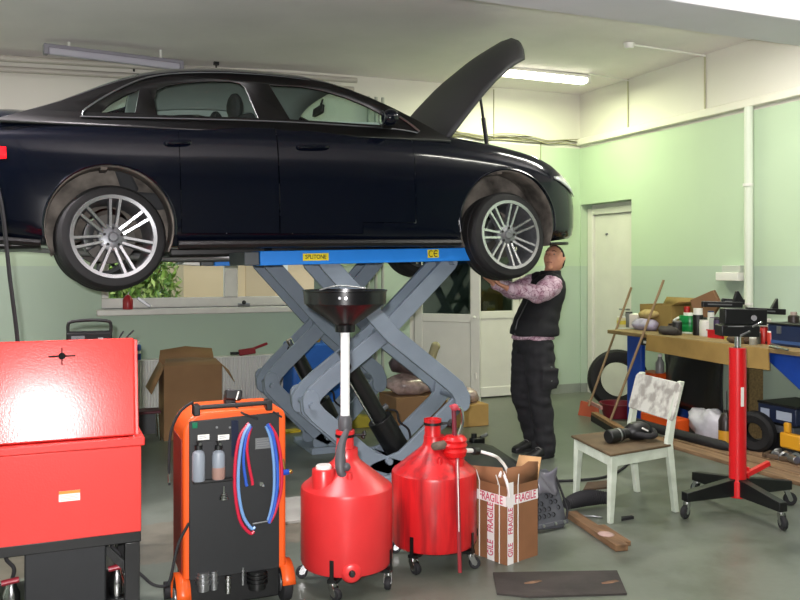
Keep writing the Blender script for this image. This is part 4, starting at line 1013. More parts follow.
# black lead at its left side and mains cable over the floor
mb = MB(); mb.tube(spline([A(193, 402, .02), A(180, 412, .02), A(171, 432, .02), A(169, 460, .02), A(169.5, 485, .02)], 6), .006, 8); lead = mb.build('probe_lead', M['rubber'], ac)
mb = MB(); q_ = A(169.5, 478, .02); mb.cyl((q_.x, q_.y, q_.z - .02), (q_.x, q_.y, q_.z + .02), .0075, n=8); mb.build('probe_tip', M['chrome'], lead)
mb = MB(); g0 = onZ(128, 566, .012); mb.tube(spline([(.18, 3.9, .16), (.30, 3.82, .13), onY(135, 572, 3.70), onY(152, 584, 3.68), onY(164, 586, 3.67), onY(170, 580, 3.66), onY(178, 545, 3.69), onY(189, 523, 3.70)], 6), .0065, 8)
tag(mb.build('power_cable', M['rubber']), 'black power cable sagging between red washer and orange trolley', 'cable')

# ================================================================== OIL DRAINERS
mgreyh = mat('handle_grey', '#4c4c50', .5)
def caster(parent, x, y, ztop, r=.045, yaw=0.0, m_fork=None):
    c = bpy.data.objects.new('caster', None); COL.objects.link(c); c.parent = parent
    off = Vector((0, 0, 0)); q = parent
    while q: off += q.location; q = q.parent
    c.location = Vector((x, y, 0)) - off
    dx, dy = math.cos(yaw), math.sin(yaw); nx, ny = -dy, dx
    cx_, cy_ = x + dx * .022, y + dy * .022
    mb = MB(); mb.lathe([(r * .5, -.013), (r * .86, -.014), (r, -.007), (r, .007), (r * .86, .014), (r * .5, .013), (0, .013)], (cx_, cy_, r), (nx, ny, 0), 24); mb.lathe([(0, -.013), (r * .5, -.013)], (cx_, cy_, r), (nx, ny, 0), 24)
    mb.build('caster_wheel', M['rubber'], c)
    mb = MB(); mb.cyl((cx_ - nx * .018, cy_ - ny * .018, r), (cx_ + nx * .018, cy_ + ny * .018, r), r * .34, n=14)
    for sd in (-1, 1):
        o_ = Vector((nx * sd * .018, ny * sd * .018, 0)); mb.bar(Vector((cx_, cy_, r)) + o_, Vector((x, y, 2 * r + .01)) + o_, .003, .028, up=(dx, dy, 0))
    mb.cyl((x, y, 2 * r + .006), (x, y, 2 * r + .022), .021, n=14); mb.cyl((x, y, 2 * r + .02), (x, y, ztop), .009, n=10)
    mb.build('caster_fork', M['chrome'], c)
    return c
def drainer(cx, cy, label, stain, cast):
    t = thing('oil_drainer', (cx, cy, 0), label, 'oil drainer', None)
    zb_, zt_, r_ = .095, .482, .224
    m_ = stain
    mb = MB(); mb.lathe([(0, zb_), (r_ * .80, zb_), (r_ * .95, zb_ + .008), (r_, zb_ + .03), (r_, zt_ - .018), (r_ * .985, zt_ - .004), (r_ * .95, zt_ + .004), (r_ * .90, zt_ + .012), (.066, .602), (.056, .622), (.054, .66), (0, .66)], (cx, cy, 0), n=64)
    tk = mb.build('tank', m_, t, sharp=30)
    mb = MB(); mb.lathe([(.054, .61), (.043, .640), (.042, .745), (.038, .748), (.038, .70), (0, .70)], (cx - .008, cy, 0), n=28); mb.lathe([(.043, .728), (.0465, .729), (.0465, .747), (.042, .747)], (cx - .008, cy, 0), n=28); mb.build('neck', m_, t)
    mb = MB(); mb.lathe([(.0435, .716), (.048, .716), (.048, .730), (.0435, .730)], (cx - .008, cy, 0), n=28, closed=True); mb.cyl((cx + .03, cy - .02, .723), (cx + .075, cy - .045, .726), .007, n=8)
    for k in range(5):
        a = 2 * PI * k / 5; mb.ball((cx + .072 + .004 * math.cos(a), cy - .045 + .010 * math.sin(a), .726 + .012 * math.cos(a)), .010, 8)
    mb.build('clamp_knob', M['black_plastic'], t)
    mb = MB(); mb.lathe([(.0, .62), (.012, .62), (.014, .60), (.016, .52)], (cx - .03, cy - .13, -.05), n=14); mb.build('moulded_rib', m_, tk)
    for k, (a, r2) in enumerate(cast):
        px_, py_ = cx + math.cos(a) * .215, cy + math.sin(a) * .215
        mb = MB(); ux = Vector((-math.sin(a), math.cos(a), 0)); dr_ = Vector((math.cos(a), math.sin(a), 0))
        c0 = Vector((cx, cy, 0)) + dr_ * (.224 + .003)
        mb.bar(c0 + Vector((0, 0, .080)), c0 + Vector((0, 0, .185)), .004, .020, up=ux) ; mb.bar(Vector((cx, cy, .086)) + dr_ * .06, c0 + Vector((0, 0, .086)), .045, .016); mb.build('leg_strap', M['black_metal'], t)
        caster(t, px_ + dr_.x * .0, py_ + dr_.y * .0, .085, .030, r2)
    mb = MB(); mb.cyl((cx, cy, .080), (cx, cy, .094), .10, n=24); mb.build('base_plate', M['black_metal'], t)
    return t
mstain = mat('red_poly_oily', '#cc2024', .33, col2='#6b1318', scale=3.0, stretch=(7, 7, .8), lo=.44, hi=.78)
D1 = (1.338, 3.845); D2 = (1.862, 3.955)
d1 = drainer(*D1, 'red oil drainer with black funnel raised on white pole', M['red_poly'], [(R(-127), R(-60)), (R(-40), R(-120)), (R(50), R(20)), (R(140), R(160))])
d2_ = drainer(*D2, 'oil-stained red drainer with hand pump, beside the fragile box', mstain, [(R(-145), R(-70)), (R(-55), R(-20)), (R(40), R(20)), (R(125), R(160))])
# drainer 1: filler tower, drain plug, pole and funnel, grey grip
cx, cy = D1
mb = MB(); mb.lathe([(.056, .46), (.056, .580), (.052, .586), (0, .586)], (cx - .135, cy - .055, 0), n=28); ft = mb.build('filler_tower', M['red_poly'], d1)
mb = MB(); mb.lathe([(0, .602), (.034, .602), (.038, .596), (.038, .585)], (cx - .135, cy - .055, 0), n=24); mb.build('filler_cap', M['white_plastic'], ft)
mb = MB(); a = R(-103); o_ = Vector((cx + .224 * math.cos(a), cy + .224 * math.sin(a), .128)); dr_ = Vector((math.cos(a), math.sin(a), 0)); mb.lathe([(.052, -.016), (.046, -.002), (.034, .006), (.0, .007)], o_, dr_, 24); mb.build('drain_boss', M['red_poly'], d1)
mb = MB(); mb.lathe([(0, .022), (.011, .022), (.016, .016), (.017, .0)], o_, dr_, 8); mb.build('drain_plug', M['black_plastic'], d1)
mb = MB(); mb.cyl((cx - .008, cy, .70), (cx - .008, cy, 1.25), .0225, n=24); mb.build('pole', mat('pole_white', '#e9ebec', .3), d1)
mb = MB(); mb.lathe([(.0235, .745), (.033, .750), (.035, .79), (.028, .815), (.0235, .82)], (cx - .008, cy, 0), n=24); mb.build('pole_sleeve', mgreyh, d1)
mb = MB(); mb.lathe([(.030, 1.225), (.048, 1.228), (.050, 1.262), (.195, 1.362), (.201, 1.368), (.203, 1.425), (.207, 1.428), (.207, 1.434), (.197, 1.434), (.197, 1.372), (.048, 1.268), (.030, 1.262)], (cx - .008, cy, 0), n=56, closed=True)
fu = mb.build('funnel', mat('funnel_black', '#131315', .22), d1, sharp=30)
mb = MB(); mb.tube(spline([(cx - .17, cy - .10, 1.436), (cx - .06, cy - .06, 1.455), (cx + .10, cy, 1.440)], 5), .004, 6); mb.build('funnel_rod', M['steel'], fu)
for k in range(2):
    a = R(-118 + 8 * k); mb = MB(); mb.cyl((cx + .202 * math.cos(a), cy + .202 * math.sin(a), 1.40), (cx + .212 * math.cos(a), cy + .212 * math.sin(a), 1.40), .007, n=8); mb.build('rivet', M['steel'], fu)
mb = MB(); mb.tube(spline([(cx - .012, cy - .045, .76), (cx - .045, cy - .055, .69), (cx - .058, cy - .075, .62), (cx - .062, cy - .095, .57), (cx - .045, cy - .10, .545)], 5), [.013, .015, .016, .018, .019, .021, .022, .024, .025, .026, .027, .027, .026, .025, .023, .022, .021, .020, .020, .019, .017], 10); mb.ball((cx - .035, cy - .10, .592), (.02, .018, .022)); mb.build('hose_grip', mgreyh, d1)
# drainer 2: hand pump
cx, cy = D2
mpump = mat('pump_red', '#d3161a', .28, bump=.3, bscale=25)
pz = .612; pc = Vector((cx + .072, cy - .10, pz))
mb = MB(); mb.lathe([(0, -.06), (.035, -.058), (.058, -.045), (.066, -.02), (.058, -.006), (.067, .01), (.060, .024), (.066, .040), (.05, .058), (0, .062)], pc, (0, 0, 1), 10); pu = mb.build('pump_head', mpump, d2_)
mb = MB(); mb.cyl(pc + Vector((.0, 0, .05)), pc + Vector((-.006, 0, .19)), .012, n=12); mb.build('pump_rod', mat('rod_dark_red', '#6d2733', .4), pu)
mb = MB(); mb.ball(pc + Vector((-.002, 0, .205)), (.024, .018, .02), 10); mb.bar(pc + Vector((-.03, -.005, .215)), pc + Vector((.022, -.005, .195)), .014, .012); mb.build('pump_grip', mat('grip_pink', '#b8434f', .5), pu)
mb = MB(); mb.tube(spline([pc + Vector((.0, .015, .20)), pc + Vector((.045, .02, .19)), pc + Vector((.055, .02, .12)), pc + Vector((.03, .02, .05))], 6), .009, 8); mb.build('metal_loop', M['chrome'], pu)
mb = MB(); mb.tube(spline([pc + Vector((-.01, -.05, -.05)), pc + Vector((-.045, -.120, -.13)), pc + Vector((-.058, -.152, -.22)), pc + Vector((-.060, -.165, -.42)), pc + Vector((-.067, -.19, -.578))], 6), .010, 8); mb.build('pump_hose', mat('hose_dirty_red', '#8a2a31', .45), d2_)
mb = MB(); mb.tube(spline([pc + Vector((-.015, -.06, -.05)), pc + Vector((-.050, -.135, -.13)), pc + Vector((-.064, -.167, -.22)), pc + Vector((-.066, -.178, -.38))], 5), .0022, 6); mb.build('pull_cord', M['white_plastic'], d2_)
mb = MB(); mb.lathe([(.05, .50), (.05, .555), (.04, .565), (0, .565)], (cx + .072, cy - .10, 0), n=24); mb.build('pump_socket', mstain, d2_)
mb = MB(); mb.tube(spline([(cx - .01, cy - .05, .615), (cx - .03, cy - .08, .62), (cx + .0, cy - .10, .628), (cx + .04, cy - .10, .635)], 4), .022, 10); mb.build('dirty_rag', mat('rag_grey', '#5e5247', .9, var=.3, scale=30), d2_)
mb = MB(); mb.tube([(cx + .12, cy - .1, .590), (cx + .21, cy - .06, .572)], .012, 10); sp_ = mb.build('suction_spout', M['white_plastic'], d2_)
mb = MB(); mb.tube([(cx + .19, cy - .075, .575), (cx + .235, cy - .05, .567)], .02, 10); mb.build('spout_collar', M['black_plastic'], sp_)
# ================================================================== CARTONS, MATS AND SCRAPS ON THE FLOOR
mcardin = mat('cardboard_inner', '#b38d61', .85, var=.06, scale=6)
mtape = mat('tape_white', '#e9e4e2', .35); mtext = mat('tape_pink', '#c23a5e', .5)
# ---- the box with FRAGILE tape
fb = thing('cardboard_box', (2.165, 3.742, 0), 'open cardboard box wrapped in white FRAGILE tape', 'box')
BM = Matrix.Translation((2.175, 3.742, 0)) @ Matrix.Rotation(R(17), 4, 'Z')
bw, bd, bh, tk_ = .245, .34, .405, .006
mb = MB(); mb.T = BM
for a in ((0, bw, 0, tk_), (0, bw, bd - tk_, bd), (0, tk_, tk_, bd - tk_), (bw - tk_, bw, tk_, bd - tk_)): mb.bx(*a, 0, bh)
mb.bx(tk_, bw - tk_, tk_, bd - tk_, 0, tk_); mb.build('walls', M['cardboard'], fb)
def flap(name, pts, m_):
    mb = MB(); mb.T = BM; mb.add([Vector(p) for p in pts], [tuple(range(len(pts)))]); return mb.build(name, m_, fb, solid=.005)
flap('flap', [(0, 0, bh), (bw, 0, bh), (bw - .01, -.012, bh + .10), (.16, -.012, bh + .112), (.11, -.012, bh + .095), (.04, -.012, bh + .10), (.0, -.010, bh + .098)], M['cardboard'])
flap('flap', [(0, 0, bh), (0, bd, bh), (-.012, bd - .01, bh + .06), (-.012, .02, bh + .098)], M['cardboard'])
f_ = flap('flap', [(bw, 0, bh), (bw, .17, bh), (bw + .03, .16, bh + .10), (bw + .05, .02, bh + .11)], mcardin); f_['label'] = 'raised pale inner flap'
flap('flap', [(0, bd, bh), (bw, bd, bh), (bw - .02, bd + .09, bh - .05), (.03, bd + .09, bh - .05)], M['cardboard'])
def tape(x0, y0, z0, x1, y1, z1):
    mb = MB(); mb.T = BM; mb.bx(x0, x1, y0, y1, z0, z1); return mb.build('tape', mtape, fb)
zt0 = .305
ta = tape(-.002, -.0015, zt0, bw + .001, 0, zt0 + .052); tb_ = tape(-.0015, -.0015, zt0 - .002, 0, bd, zt0 + .050)
tc_ = tape(-.0020, .085, 0, -.0003, .135, bh - .05); td_ = tape(.008, -.0022, 0, .052, -.0003, bh + .02)
ux_r = BM.to_3x3() @ Vector((1, 0, 0)); ux_l = BM.to_3x3() @ Vector((0, -1, 0)); up_ = Vector((0, 0, 1))
text_mesh('FRAGILE', .060, BM @ Vector((.145, -.0030, zt0 + .027)), ux_r, up_, 'tape_text', mtext, ta, .0003, .74)
text_mesh('FRAGILE', .060, BM @ Vector((-.0030, .11, zt0 + .024)), ux_l, up_, 'tape_text', mtext, tb_, .0003, .78)
for k in range(2):
    text_mesh('FRAGILE' if k == 0 else 'GILE', .058, BM @ Vector((-.0034, .110, .225 - k * .16)), up_, -ux_l, 'tape_text', mtext, tc_, .0003, .74)
    text_mesh('FRAGILE' if k == 0 else 'GILE', .050, BM @ Vector((.030, -.0036, .225 - k * .15)), up_, -ux_r, 'tape_text', mtext, td_, .0003, .74)
for x, y in ((.085, None), (None, .045), (None, .19)):
    mb = MB(); mb.T = BM
    if y is None: mb.tube([(x, -.004, 0), (x, -.004, bh), (x - .01, -.018, bh + .06)], .003, 6)
    else: mb.tube([(-.005, y, 0), (-.005, y, bh), (-.03, y, bh + .06)], .003, 6)
    mb.build('string', M['white_plastic'], fb)
text_mesh('3', .06, BM @ Vector((-.0008, .215, .12)), ux_l, up_, 'printed_number', mink, fb, .0003)
mb = MB(); mb.tube(spline([BM @ Vector((-.03, .02, bh + .055)), BM @ Vector((.0, .03, bh + .075)), BM @ Vector((-.005, -.012, bh + .02)), BM @ Vector((.012, -.012, bh - .05))], 5), .008, 6); mb.build('loose_tape', mtape, fb)
mb = MB(); mb.tube(spline([Vector((D2[0] + .235, D2[1] - .05, .567)), Vector((2.16, 3.86, .548)), Vector((2.215, 3.88, .515)), Vector((2.26, 3.87, .44)), Vector((2.27, 3.88, .30))], 6), .0085, 8)
tag(mb.build('suction_hose', M['white_plastic']), 'clear white hose running from the pump drainer into the fragile box', 'hose')

# ---- engine undertray: grey plastic with rows of recesses, standing behind the box
mtray = mat('undertray_grey', '#4d4f55', .6, var=.25, scale=9)
ut = thing('undertray', (2.63, 4.16, 0), 'grey plastic engine undertray with recesses, leaning behind the fragile box', 'car part')
UM = Matrix.Translation((2.58, 4.12, 0)) @ Matrix.Rotation(R(8), 4, 'Z') @ Matrix.Rotation(R(-20), 4, 'X')
mb = MB(); mb.T = UM
prof = [(0, .02), (.22, 0), (.255, .02), (.262, .12), (.255, .26), (.235, .32), (.19, .352), (.13, .35), (.09, .31), (.05, .30), (0, .28)]
mb.prism(prof, (0, 0, 0), (1, 0, 0), (0, 0, 1), (0, .02, 0)); sh = mb.build('sheet', mtray, ut, bevel=.006)
mdk = mat('recess_dark', '#17181a', .7)
for i in range(5):
    for j in range(5):
        if (i + j) % 5 == 4 or (i > 2 and j > 3): continue
        x_, z_ = .06 + j * .036 + (.012 if i % 2 else 0), .085 + i * .036
        mb = MB(); mb.T = UM; mb.lathe([(.015, -.006), (.013, -.006), (.010, .001), (0, .001)], (x_, 0, z_), (0, 1, 0), 6); mb.build('recess', mdk, sh)
mb = MB(); mb.T = UM; mb.bx(0, .25, -.025, -.001, .02, .045); mb.build('rib', mtray, ut, bevel=.004)
mb = MB(); mb.T = UM; mb.tube(spline([(.245, -.01, .04), (.275, -.01, .10), (.262, -.01, .2), (.24, -.012, .30)], 5), .007, 6); mb.build('rubber_edge', M['rubber'], ut)
for x_ in (.06, .15, .22):
    mb = MB(); mb.T = UM; mb.cyl((x_, -.030, .033), (x_, -.024, .033), .010, n=12); mb.build('washer', M['steel'], ut)
mb = MB(); mb.T = UM
rws = []
for i in range(9):
    t = i / 8; rws.append([Vector((.06 + .18 * t, -.01 - .03 * math.sin(3 * s_ + 4 * t) - .02, .20 + .14 * s_ + .015 * math.sin(7 * t))) for s_ in [k / 6 for k in range(7)]])
mb.grid(rws); mb.build('plastic_film', mat('film_grey', '#6b6a72', .25, bump=.4, bscale=18), ut, solid=.003)

# ---- black sheet on the floor behind the drainers, with two tools on it
tp = [(2.90, 5.58), (3.10, 5.44), (3.34, 5.44), (3.40, 5.70), (3.50, 6.25), (3.46, 6.42), (3.30, 6.66), (3.02, 6.30)]
mb = MB(); ctr = Vector((3.2, 6.0, 0)); rws = []
for k in range(6):
    f = k / 5; rws.append([Vector((ctr.x + (x - ctr.x) * f, ctr.y + (y - ctr.y) * f, .004 + .022 * (1 - f ** 4) + .004 * math.sin(5 * x + 9 * f))) for x, y in tp])
mb.grid(rws, close=True); tag(mb.build('rubber_sheet', mat('sheet_black', '#26272a', .6, var=.2, scale=6, bump=.2, bscale=9), solid=.004), 'black rubber sheet on the floor by the mechanic\'s feet', 'mat')
q_ = onZ(477, 440, .03); t_o = thing('trolley_jack_head', (q_.x, q_.y, .0), 'small dark metal jack part lying beyond the black sheet', 'car part')
mb = MB(); mb.bx(q_.x - .06, q_.x + .06, q_.y - .04, q_.y + .04, 0, .05); mb.build('block', M['black_metal'], t_o, bevel=.01)
mb = MB(); mb.cyl((q_.x - .03, q_.y, .05), (q_.x - .03, q_.y, .09), .025); mb.build('boss', M['black_metal'], t_o)
mb = MB(); mb.cyl((q_.x + .04, q_.y, .05), (q_.x + .10, q_.y, .075), .018); mb.build('pin', M['steel'], t_o)

# ---- flat dark board in front, planks, chips
mdb = mat('oily_board', '#2f2a27', .75, var=.35, scale=5, bump=.2, bscale=30)
corners = [onZ(493, 573, .006), onZ(617, 571, .006), onZ(627, 594, .006), onZ(530, 597, .006), onZ(497, 594, .006)]
mb = MB(); mb.prism([(p.x, p.y) for p in corners], (0, 0, .001), (1, 0, 0), (0, 1, 0), (0, 0, .009)); bd_ = mb.build('hardboard_panel', mdb)
tag(bd_, 'flat dark oily board lying on the floor in the foreground', 'board')
for u, v in ((533, 582), (610, 582)):
    q_ = onZ(u, v, .0106); mb = MB(); mb.add([q_ + Vector((x, y, 0)) for x, y in ((-.05, -.006), (.0, -.016), (.05, -.008), (.045, .012), (.0, .016), (-.045, .010))], [(0, 1, 2, 3, 4, 5)]); mb.build('worn_patch', mat('patch_brown', '#6f543f', .85, var=.3, scale=20), bd_, solid=.0004)
mplank = mat('plank_old', '#6d5238', .8, var=.35, scale=5, stretch=(6, 1, 6))
a_, b_ = onZ(571, 514, .02), onZ(622, 548, .02)
mb = MB(); mb.bar(a_, b_, .075, .036); tag(mb.build('plank', mplank, bevel=.003), 'long brown plank lying on the floor before the white chair', 'plank')
c_ = a_.lerp(b_, .45) + Vector((.075, .02, 0)); d_ = b_ + Vector((.08, .06, 0)); c_.z = d_.z = .014
mb = MB(); mb.bar(c_, d_, .05, .026); tag(mb.build('plank', mplank, bevel=.003), 'shorter brown batten lying along the right edge of the long plank', 'plank')
q_ = onZ(606, 541, .0); mb = MB()
rws = [[Vector((q_.x + .045 * r_ * math.cos(a), q_.y + .05 * r_ * math.sin(a), .040 + .012 * (1 - r_) + .004 * math.sin(a * 5))) for a in [2 * PI * k / 10 for k in range(10)]] for r_ in (1, .7, .35, .02)]
mb.grid(rws, close=True); tag(mb.build('paper_scrap', mat('scrap_pink', '#a58b83', .8), solid=.003), 'crumpled pale scrap lying on the planks', 'scrap')
q_ = onZ(626, 518, .008); mb = MB(); mb.prism([(-.05, -.02), (.05, -.012), (.055, .012), (-.02, .02)], (q_.x, q_.y, 0), (1, 0, 0), (0, 1, 0), (0, 0, .015)); tag(mb.build('rubber_scrap', M['rubber']), 'small black scrap on the floor under the white chair', 'scrap')
q_ = onZ(598, 486, .006); mb = MB(); mb.prism([(-.16, -.05), (.10, -.07), (.2, .08), (-.02, .10)], (q_.x, q_.y, 0), (1, 0, 0), (0, 1, 0), (0, 0, .012)); tag(mb.build('wood_scrap', mat('scrap_brown', '#463426', .85, var=.3, scale=8)), 'dark brown flat wood piece under the white chair', 'board')
# coil of corrugated hose under the chair
q_ = onZ(589, 503, .04); pts = []
cq = thing('hose_coil', (q_.x, q_.y, 0), 'coiled black corrugated hose on the floor beside the white chair', 'hose')
hp = [Vector((q_.x + (-.17 + .34 * i / 40), q_.y + .03 * math.sin(i / 40 * PI), .052 + .012 * math.sin(i / 40 * PI))) for i in range(41)]
mb = MB(); mb.tube(hp, [(.040 if i % 2 else .052) * (.6 + .4 * math.sin(PI * min(1, max(.0, (i + 3) / 46)))) for i in range(41)], 14); mb.build('corrugated_tube', M['rubber'], cq)
mb = MB(); mb.tube(spline([(q_.x - .16, q_.y - .02, .02), (q_.x - .19, q_.y - .10, .012), (q_.x - .08, q_.y - .16, .010), (q_.x - .05, q_.y - .2, .010)], 5), .006, 6); mb.build('clip_wire', M['steel'], cq)
# cable on the floor from the tray to the chair
mb = MB(); mb.tube(spline([onZ(556, 481, .010), onZ(580, 480, .010), onZ(604, 477, .010), onZ(622, 469, .010), onZ(634, 456, .010), onZ(640, 446, .010)], 7), .0095, 8); tag(mb.build('floor_cable', M['rubber']), 'black cable curving over the floor beneath the white chair', 'cable')

# ================================================================== RADIATOR AND THINGS AT THE BACK WALL
mrad = mat('radiator_white', '#dbdad8', .4)
rd = thing('radiator', (1.58, 8.42, .1), 'white panel radiator on the wall under the window', 'radiator')
mb = MB(); n_ = 66; rx0, rx1 = .62, 2.42; y_f = 8.36; rows = [[], []]
for i in range(n_ * 2 + 1):
    x = rx0 + (rx1 - rx0) * i / (n_ * 2); y = y_f + (.010 if i % 2 else 0)
    rows[0].append(Vector((x, y, .11))); rows[1].append(Vector((x, y, .625)))
mb.grid(rows); mb.bx(rx0, rx1, y_f + .012, 8.47, .11, .625); mb.build('panel', mrad, rd)
mb = MB(); mb.bx(rx0 - .005, rx1 + .005, y_f - .003, 8.475, .625, .64); mb.build('top_grille', mrad, rd, bevel=.003)
for x in (.8, 2.25):
    mb = MB(); mb.bx(x, x + .03, 8.47, 8.538, .2, .55); mb.build('bracket', mrad, rd)
mb = MB(); mb.cyl((rx1 + .02, 8.42, .15), (rx1 + .02, 8.42, .0), .012, n=10); mb.cyl((rx1 - .01, 8.42, .15), (rx1 + .06, 8.42, .15), .018, n=10); mb.build('valve', M['white_plastic'], rd)
q_ = onY(137.5, 358, 8.40); cn = thing('spray_can', (q_.x, 8.41, .64), 'blue spray can standing on the radiator by the red lid', 'can')
mb = MB(); mb.lathe([(0, .64), (.032, .64), (.034, .645), (.034, .775), (.026, .79), (0, .79)], (q_.x, 8.41, 0), n=24); mb.build('body', mat('can_blue', '#1e4f96', .3), cn)
mb = MB(); mb.lathe([(0, .79), (.020, .79), (.020, .815), (.012, .822), (0, .822)], (q_.x, 8.41, 0), n=20); mb.build('cap', M['white_plastic'], cn)
mb = MB(); mb.lathe([(.0345, .70), (.0345, .73)], (q_.x, 8.41, 0), n=24); mb.build('label_band', M['white_plastic'], cn)
q_ = onY(247, 352, 8.40); dt = thing('bar_clamp', (q_.x, 8.40, .64), 'dark red clamp lying on top of the radiator', 'tool')
mclr = mat('clamp_red', '#8c2028', .4)
mb = MB(); mb.box((q_.x, 8.40, .678), (.17, .06, .06), (0, R(-6), 0)); mb.build('body', mclr, dt, bevel=.01)
mb = MB(); mb.bar((q_.x + .05, 8.40, .70), (q_.x + .21, 8.40, .755), .03, .025); mb.build('lever', mclr, dt, bevel=.004)
mb = MB(); mb.cyl((q_.x - .08, 8.40, .665), (q_.x - .17, 8.40, .665), .016, n=10); mb.build('screw', M['black_metal'], dt)
# window-board things
q_ = onY(128, 312, 8.43); oc = thing('oil_can', (q_.x, 8.45, WZ0), 'small red oil can on the window sill', 'can')
mb = MB(); mb.lathe([(0, 0), (.046, 0), (.048, .006), (.048, .095), (.030, .125), (.014, .14), (0, .14)], (q_.x, 8.45, WZ0), n=24); mb.build('body', mat('oilcan_red', '#a3232a', .35), oc)
mb = MB(); mb.cyl((q_.x, 8.45, WZ0 + .135), (q_.x + .01, 8.45, WZ0 + .17), .008, .006, n=10); mb.build('spout', M['steel'], oc)
q_ = onY(143, 300, 8.45); mb = MB(); mb.bar((q_.x - .05, 8.46, WZ0 + .11), (q_.x + .07, 8.46, WZ0 + .02), .025, .03); tag(mb.build('scraper', M['steel'], bevel=.004), 'grey scraper leaning beside the red oil can on the sill', 'tool')
q_ = onY(244, 305, 8.45); vl = thing('valve_fitting', (q_.x, 8.46, WZ0), 'small metal fitting with dark knob on the sill near the lift', 'fitting')
mb = MB(); mb.cyl((q_.x - .06, 8.46, WZ0 + .02), (q_.x + .06, 8.46, WZ0 + .02), .018, n=12); mb.build('body', M['steel'], vl)
mb = MB(); mb.ball((q_.x, 8.45, WZ0 + .048), .022, 10); mb.build('knob', M['black_plastic'], vl)
# curtain of heating pipes to the right of the window
hp_ = thing('heating_pipes', (3.25, 8.47, 0), 'pair of vertical grey heating pipes between window and door', 'pipe')
for x in (3.20, 3.29, 3.37):
    mb = MB(); mb.cyl((x, 8.48, 0), (x, 8.48, 3.40), .018, n=12); mb.build('pipe', mat('pipe_grey', '#a2a59d', .45), hp_)
hp_['label'] = 'three vertical grey heating pipes between window and door'
# carton by the radiator
kb = thing('carton', (1.18, 7.72, 0), 'tall brown carton with drooping flaps before the radiator', 'box')
mkart = mat('carton_brown', '#8d6b4a', .85, var=.08, scale=4)
kx0, kx1, ky0, ky1, kh = .93, 1.44, 7.58, 7.98, .66
mb = MB()
for a in ((kx0, kx1, ky0, ky0 + .008), (kx0, kx1, ky1 - .008, ky1), (kx0, kx0 + .008, ky0 + .008, ky1 - .008), (kx1 - .008, kx1, ky0 + .008, ky1 - .008)): mb.bx(*a, 0, kh)
mb.bx(kx0 + .008, kx1 - .008, ky0 + .008, ky1 - .008, 0, .01); mb.build('walls', mkart, kb)
for nm, pts in (('flap', [(kx0, ky0, kh), (kx0, ky1, kh), (kx0 - .12, ky1 - .02, kh - .22), (kx0 - .11, ky0 + .01, kh - .24)]), ('flap', [(kx1, ky0, kh), (kx1, ky1, kh), (kx1 + .13, ky1 - .05, kh - .10), (kx1 + .12, ky0 + .02, kh - .17)]),
                ('flap', [(kx0, ky1, kh), (kx1, ky1, kh), (kx1 - .01, ky1 + .06, kh + .10), (kx0 + .25, ky1 + .05, kh + .13), (kx0 + .02, ky1 + .06, kh + .10)]), ('flap', [(kx0, ky0, kh), (kx1, ky0, kh), (kx1 - .03, ky0 + .16, kh + .04), (kx0 + .26, ky0 + .17, kh + .055), (kx0 + .03, ky0 + .15, kh + .05)])):
    mb = MB(); mb.add(pts, [tuple(range(len(pts)))]); mb.build(nm, mkart, kb, solid=.006)
# folding stool in the gap
sx, sy = .80, 7.72
fs_ = thing('step_stool', (sx, sy, 0), 'low chrome-legged stool standing left of the tall carton', 'stool')
for dx in (-.10, .10):
    for dy in (-.09, .09):
        mb = MB(); mb.tube([(sx + dx * .85, sy + dy, .24), (sx + dx, sy + dy * 1.1, 0)], .011, 8); mb.build('leg', M['chrome'], fs_)
mb = MB(); mb.bx(sx - .11, sx + .11, sy - .10, sy + .10, .24, .265); mb.build('seat', mat('stool_plum', '#5b2a33', .5), fs_, bevel=.008)
mb = MB(); mb.bx(sx - .085, sx + .085, sy + .085, sy + .095, .03, .23); mb.build('back_panel', mat('stool_panel', '#45474a', .5), fs_)
# blue cabinet behind the lift
bc = thing('blue_cabinet', (2.46, 8.12, 0), 'blue steel waste-oil tank behind the lift under the window', 'tank')
mb = MB(); mb.bx(2.20, 2.72, 7.93, 8.33, .08, .78); mb.build('body', M['blue_steel'], bc, bevel=.03, seg=3)
mb = MB(); mb.bx(2.23, 2.69, 7.96, 8.30, 0, .08); mb.build('plinth', M['black_metal'], bc)
mb = MB(); mb.cyl((2.46, 8.1, .78), (2.46, 8.1, .86), .07, n=20); mb.build('filler_cap', mat('cap_ochre', '#a8842c', .5), bc)
q_ = onY(327, 366, 7.93); mb = MB(); mb.bx(q_.x - .05, q_.x + .05, 7.927, 7.93, q_.z - .02, q_.z + .02); mb.build('label_plate', M['paper'], bc)
# cartons with bagged parts in front of the double door
for (x0_, x1_, y0_, y1_, z0_, z1_, lab, m_) in ((3.02, 3.55, 7.25, 7.7, 0, .30, 'brown carton on the floor under bagged parts, behind the lift', mkart), (3.58, 3.93, 7.10, 7.45, 0, .21, 'low tan carton beside the right elbow of the lift', mat('carton_tan', '#b08d52', .85, var=.08))):
    cb_ = thing('carton', ((x0_ + x1_) / 2, (y0_ + y1_) / 2, 0), lab, 'box')
    mb = MB(); mb.bx(x0_, x1_, y0_, y1_, z0_, z1_); mb.build('walls', m_, cb_, bevel=.006)
    mb = MB(); mb.bx(x0_ + .22, x0_ + .27, y0_ - .002, y1_, z1_ - .001, z1_ + .002); mb.build('tape', mcardin, cb_)
def lump(name, c, r, m_, label, cat, sd=3, amp=.25, n=20):
    mb = MB(); mb.ball(c, r, n); mb.v = [Vector(c) + (p - Vector(c)) * (1 + amp * noise.noise((p - Vector(c)) * (2.2 / max(r)) + Vector((sd, sd, 0)))) for p in mb.v]
    lo = min(p.z for p in mb.v); floor_z = c[2] - r[2] * .75
    mb.v = [Vector((p.x, p.y, max(p.z, floor_z))) for p in mb.v]
    return tag(mb.build(name, m_, sharp=60), label, cat)
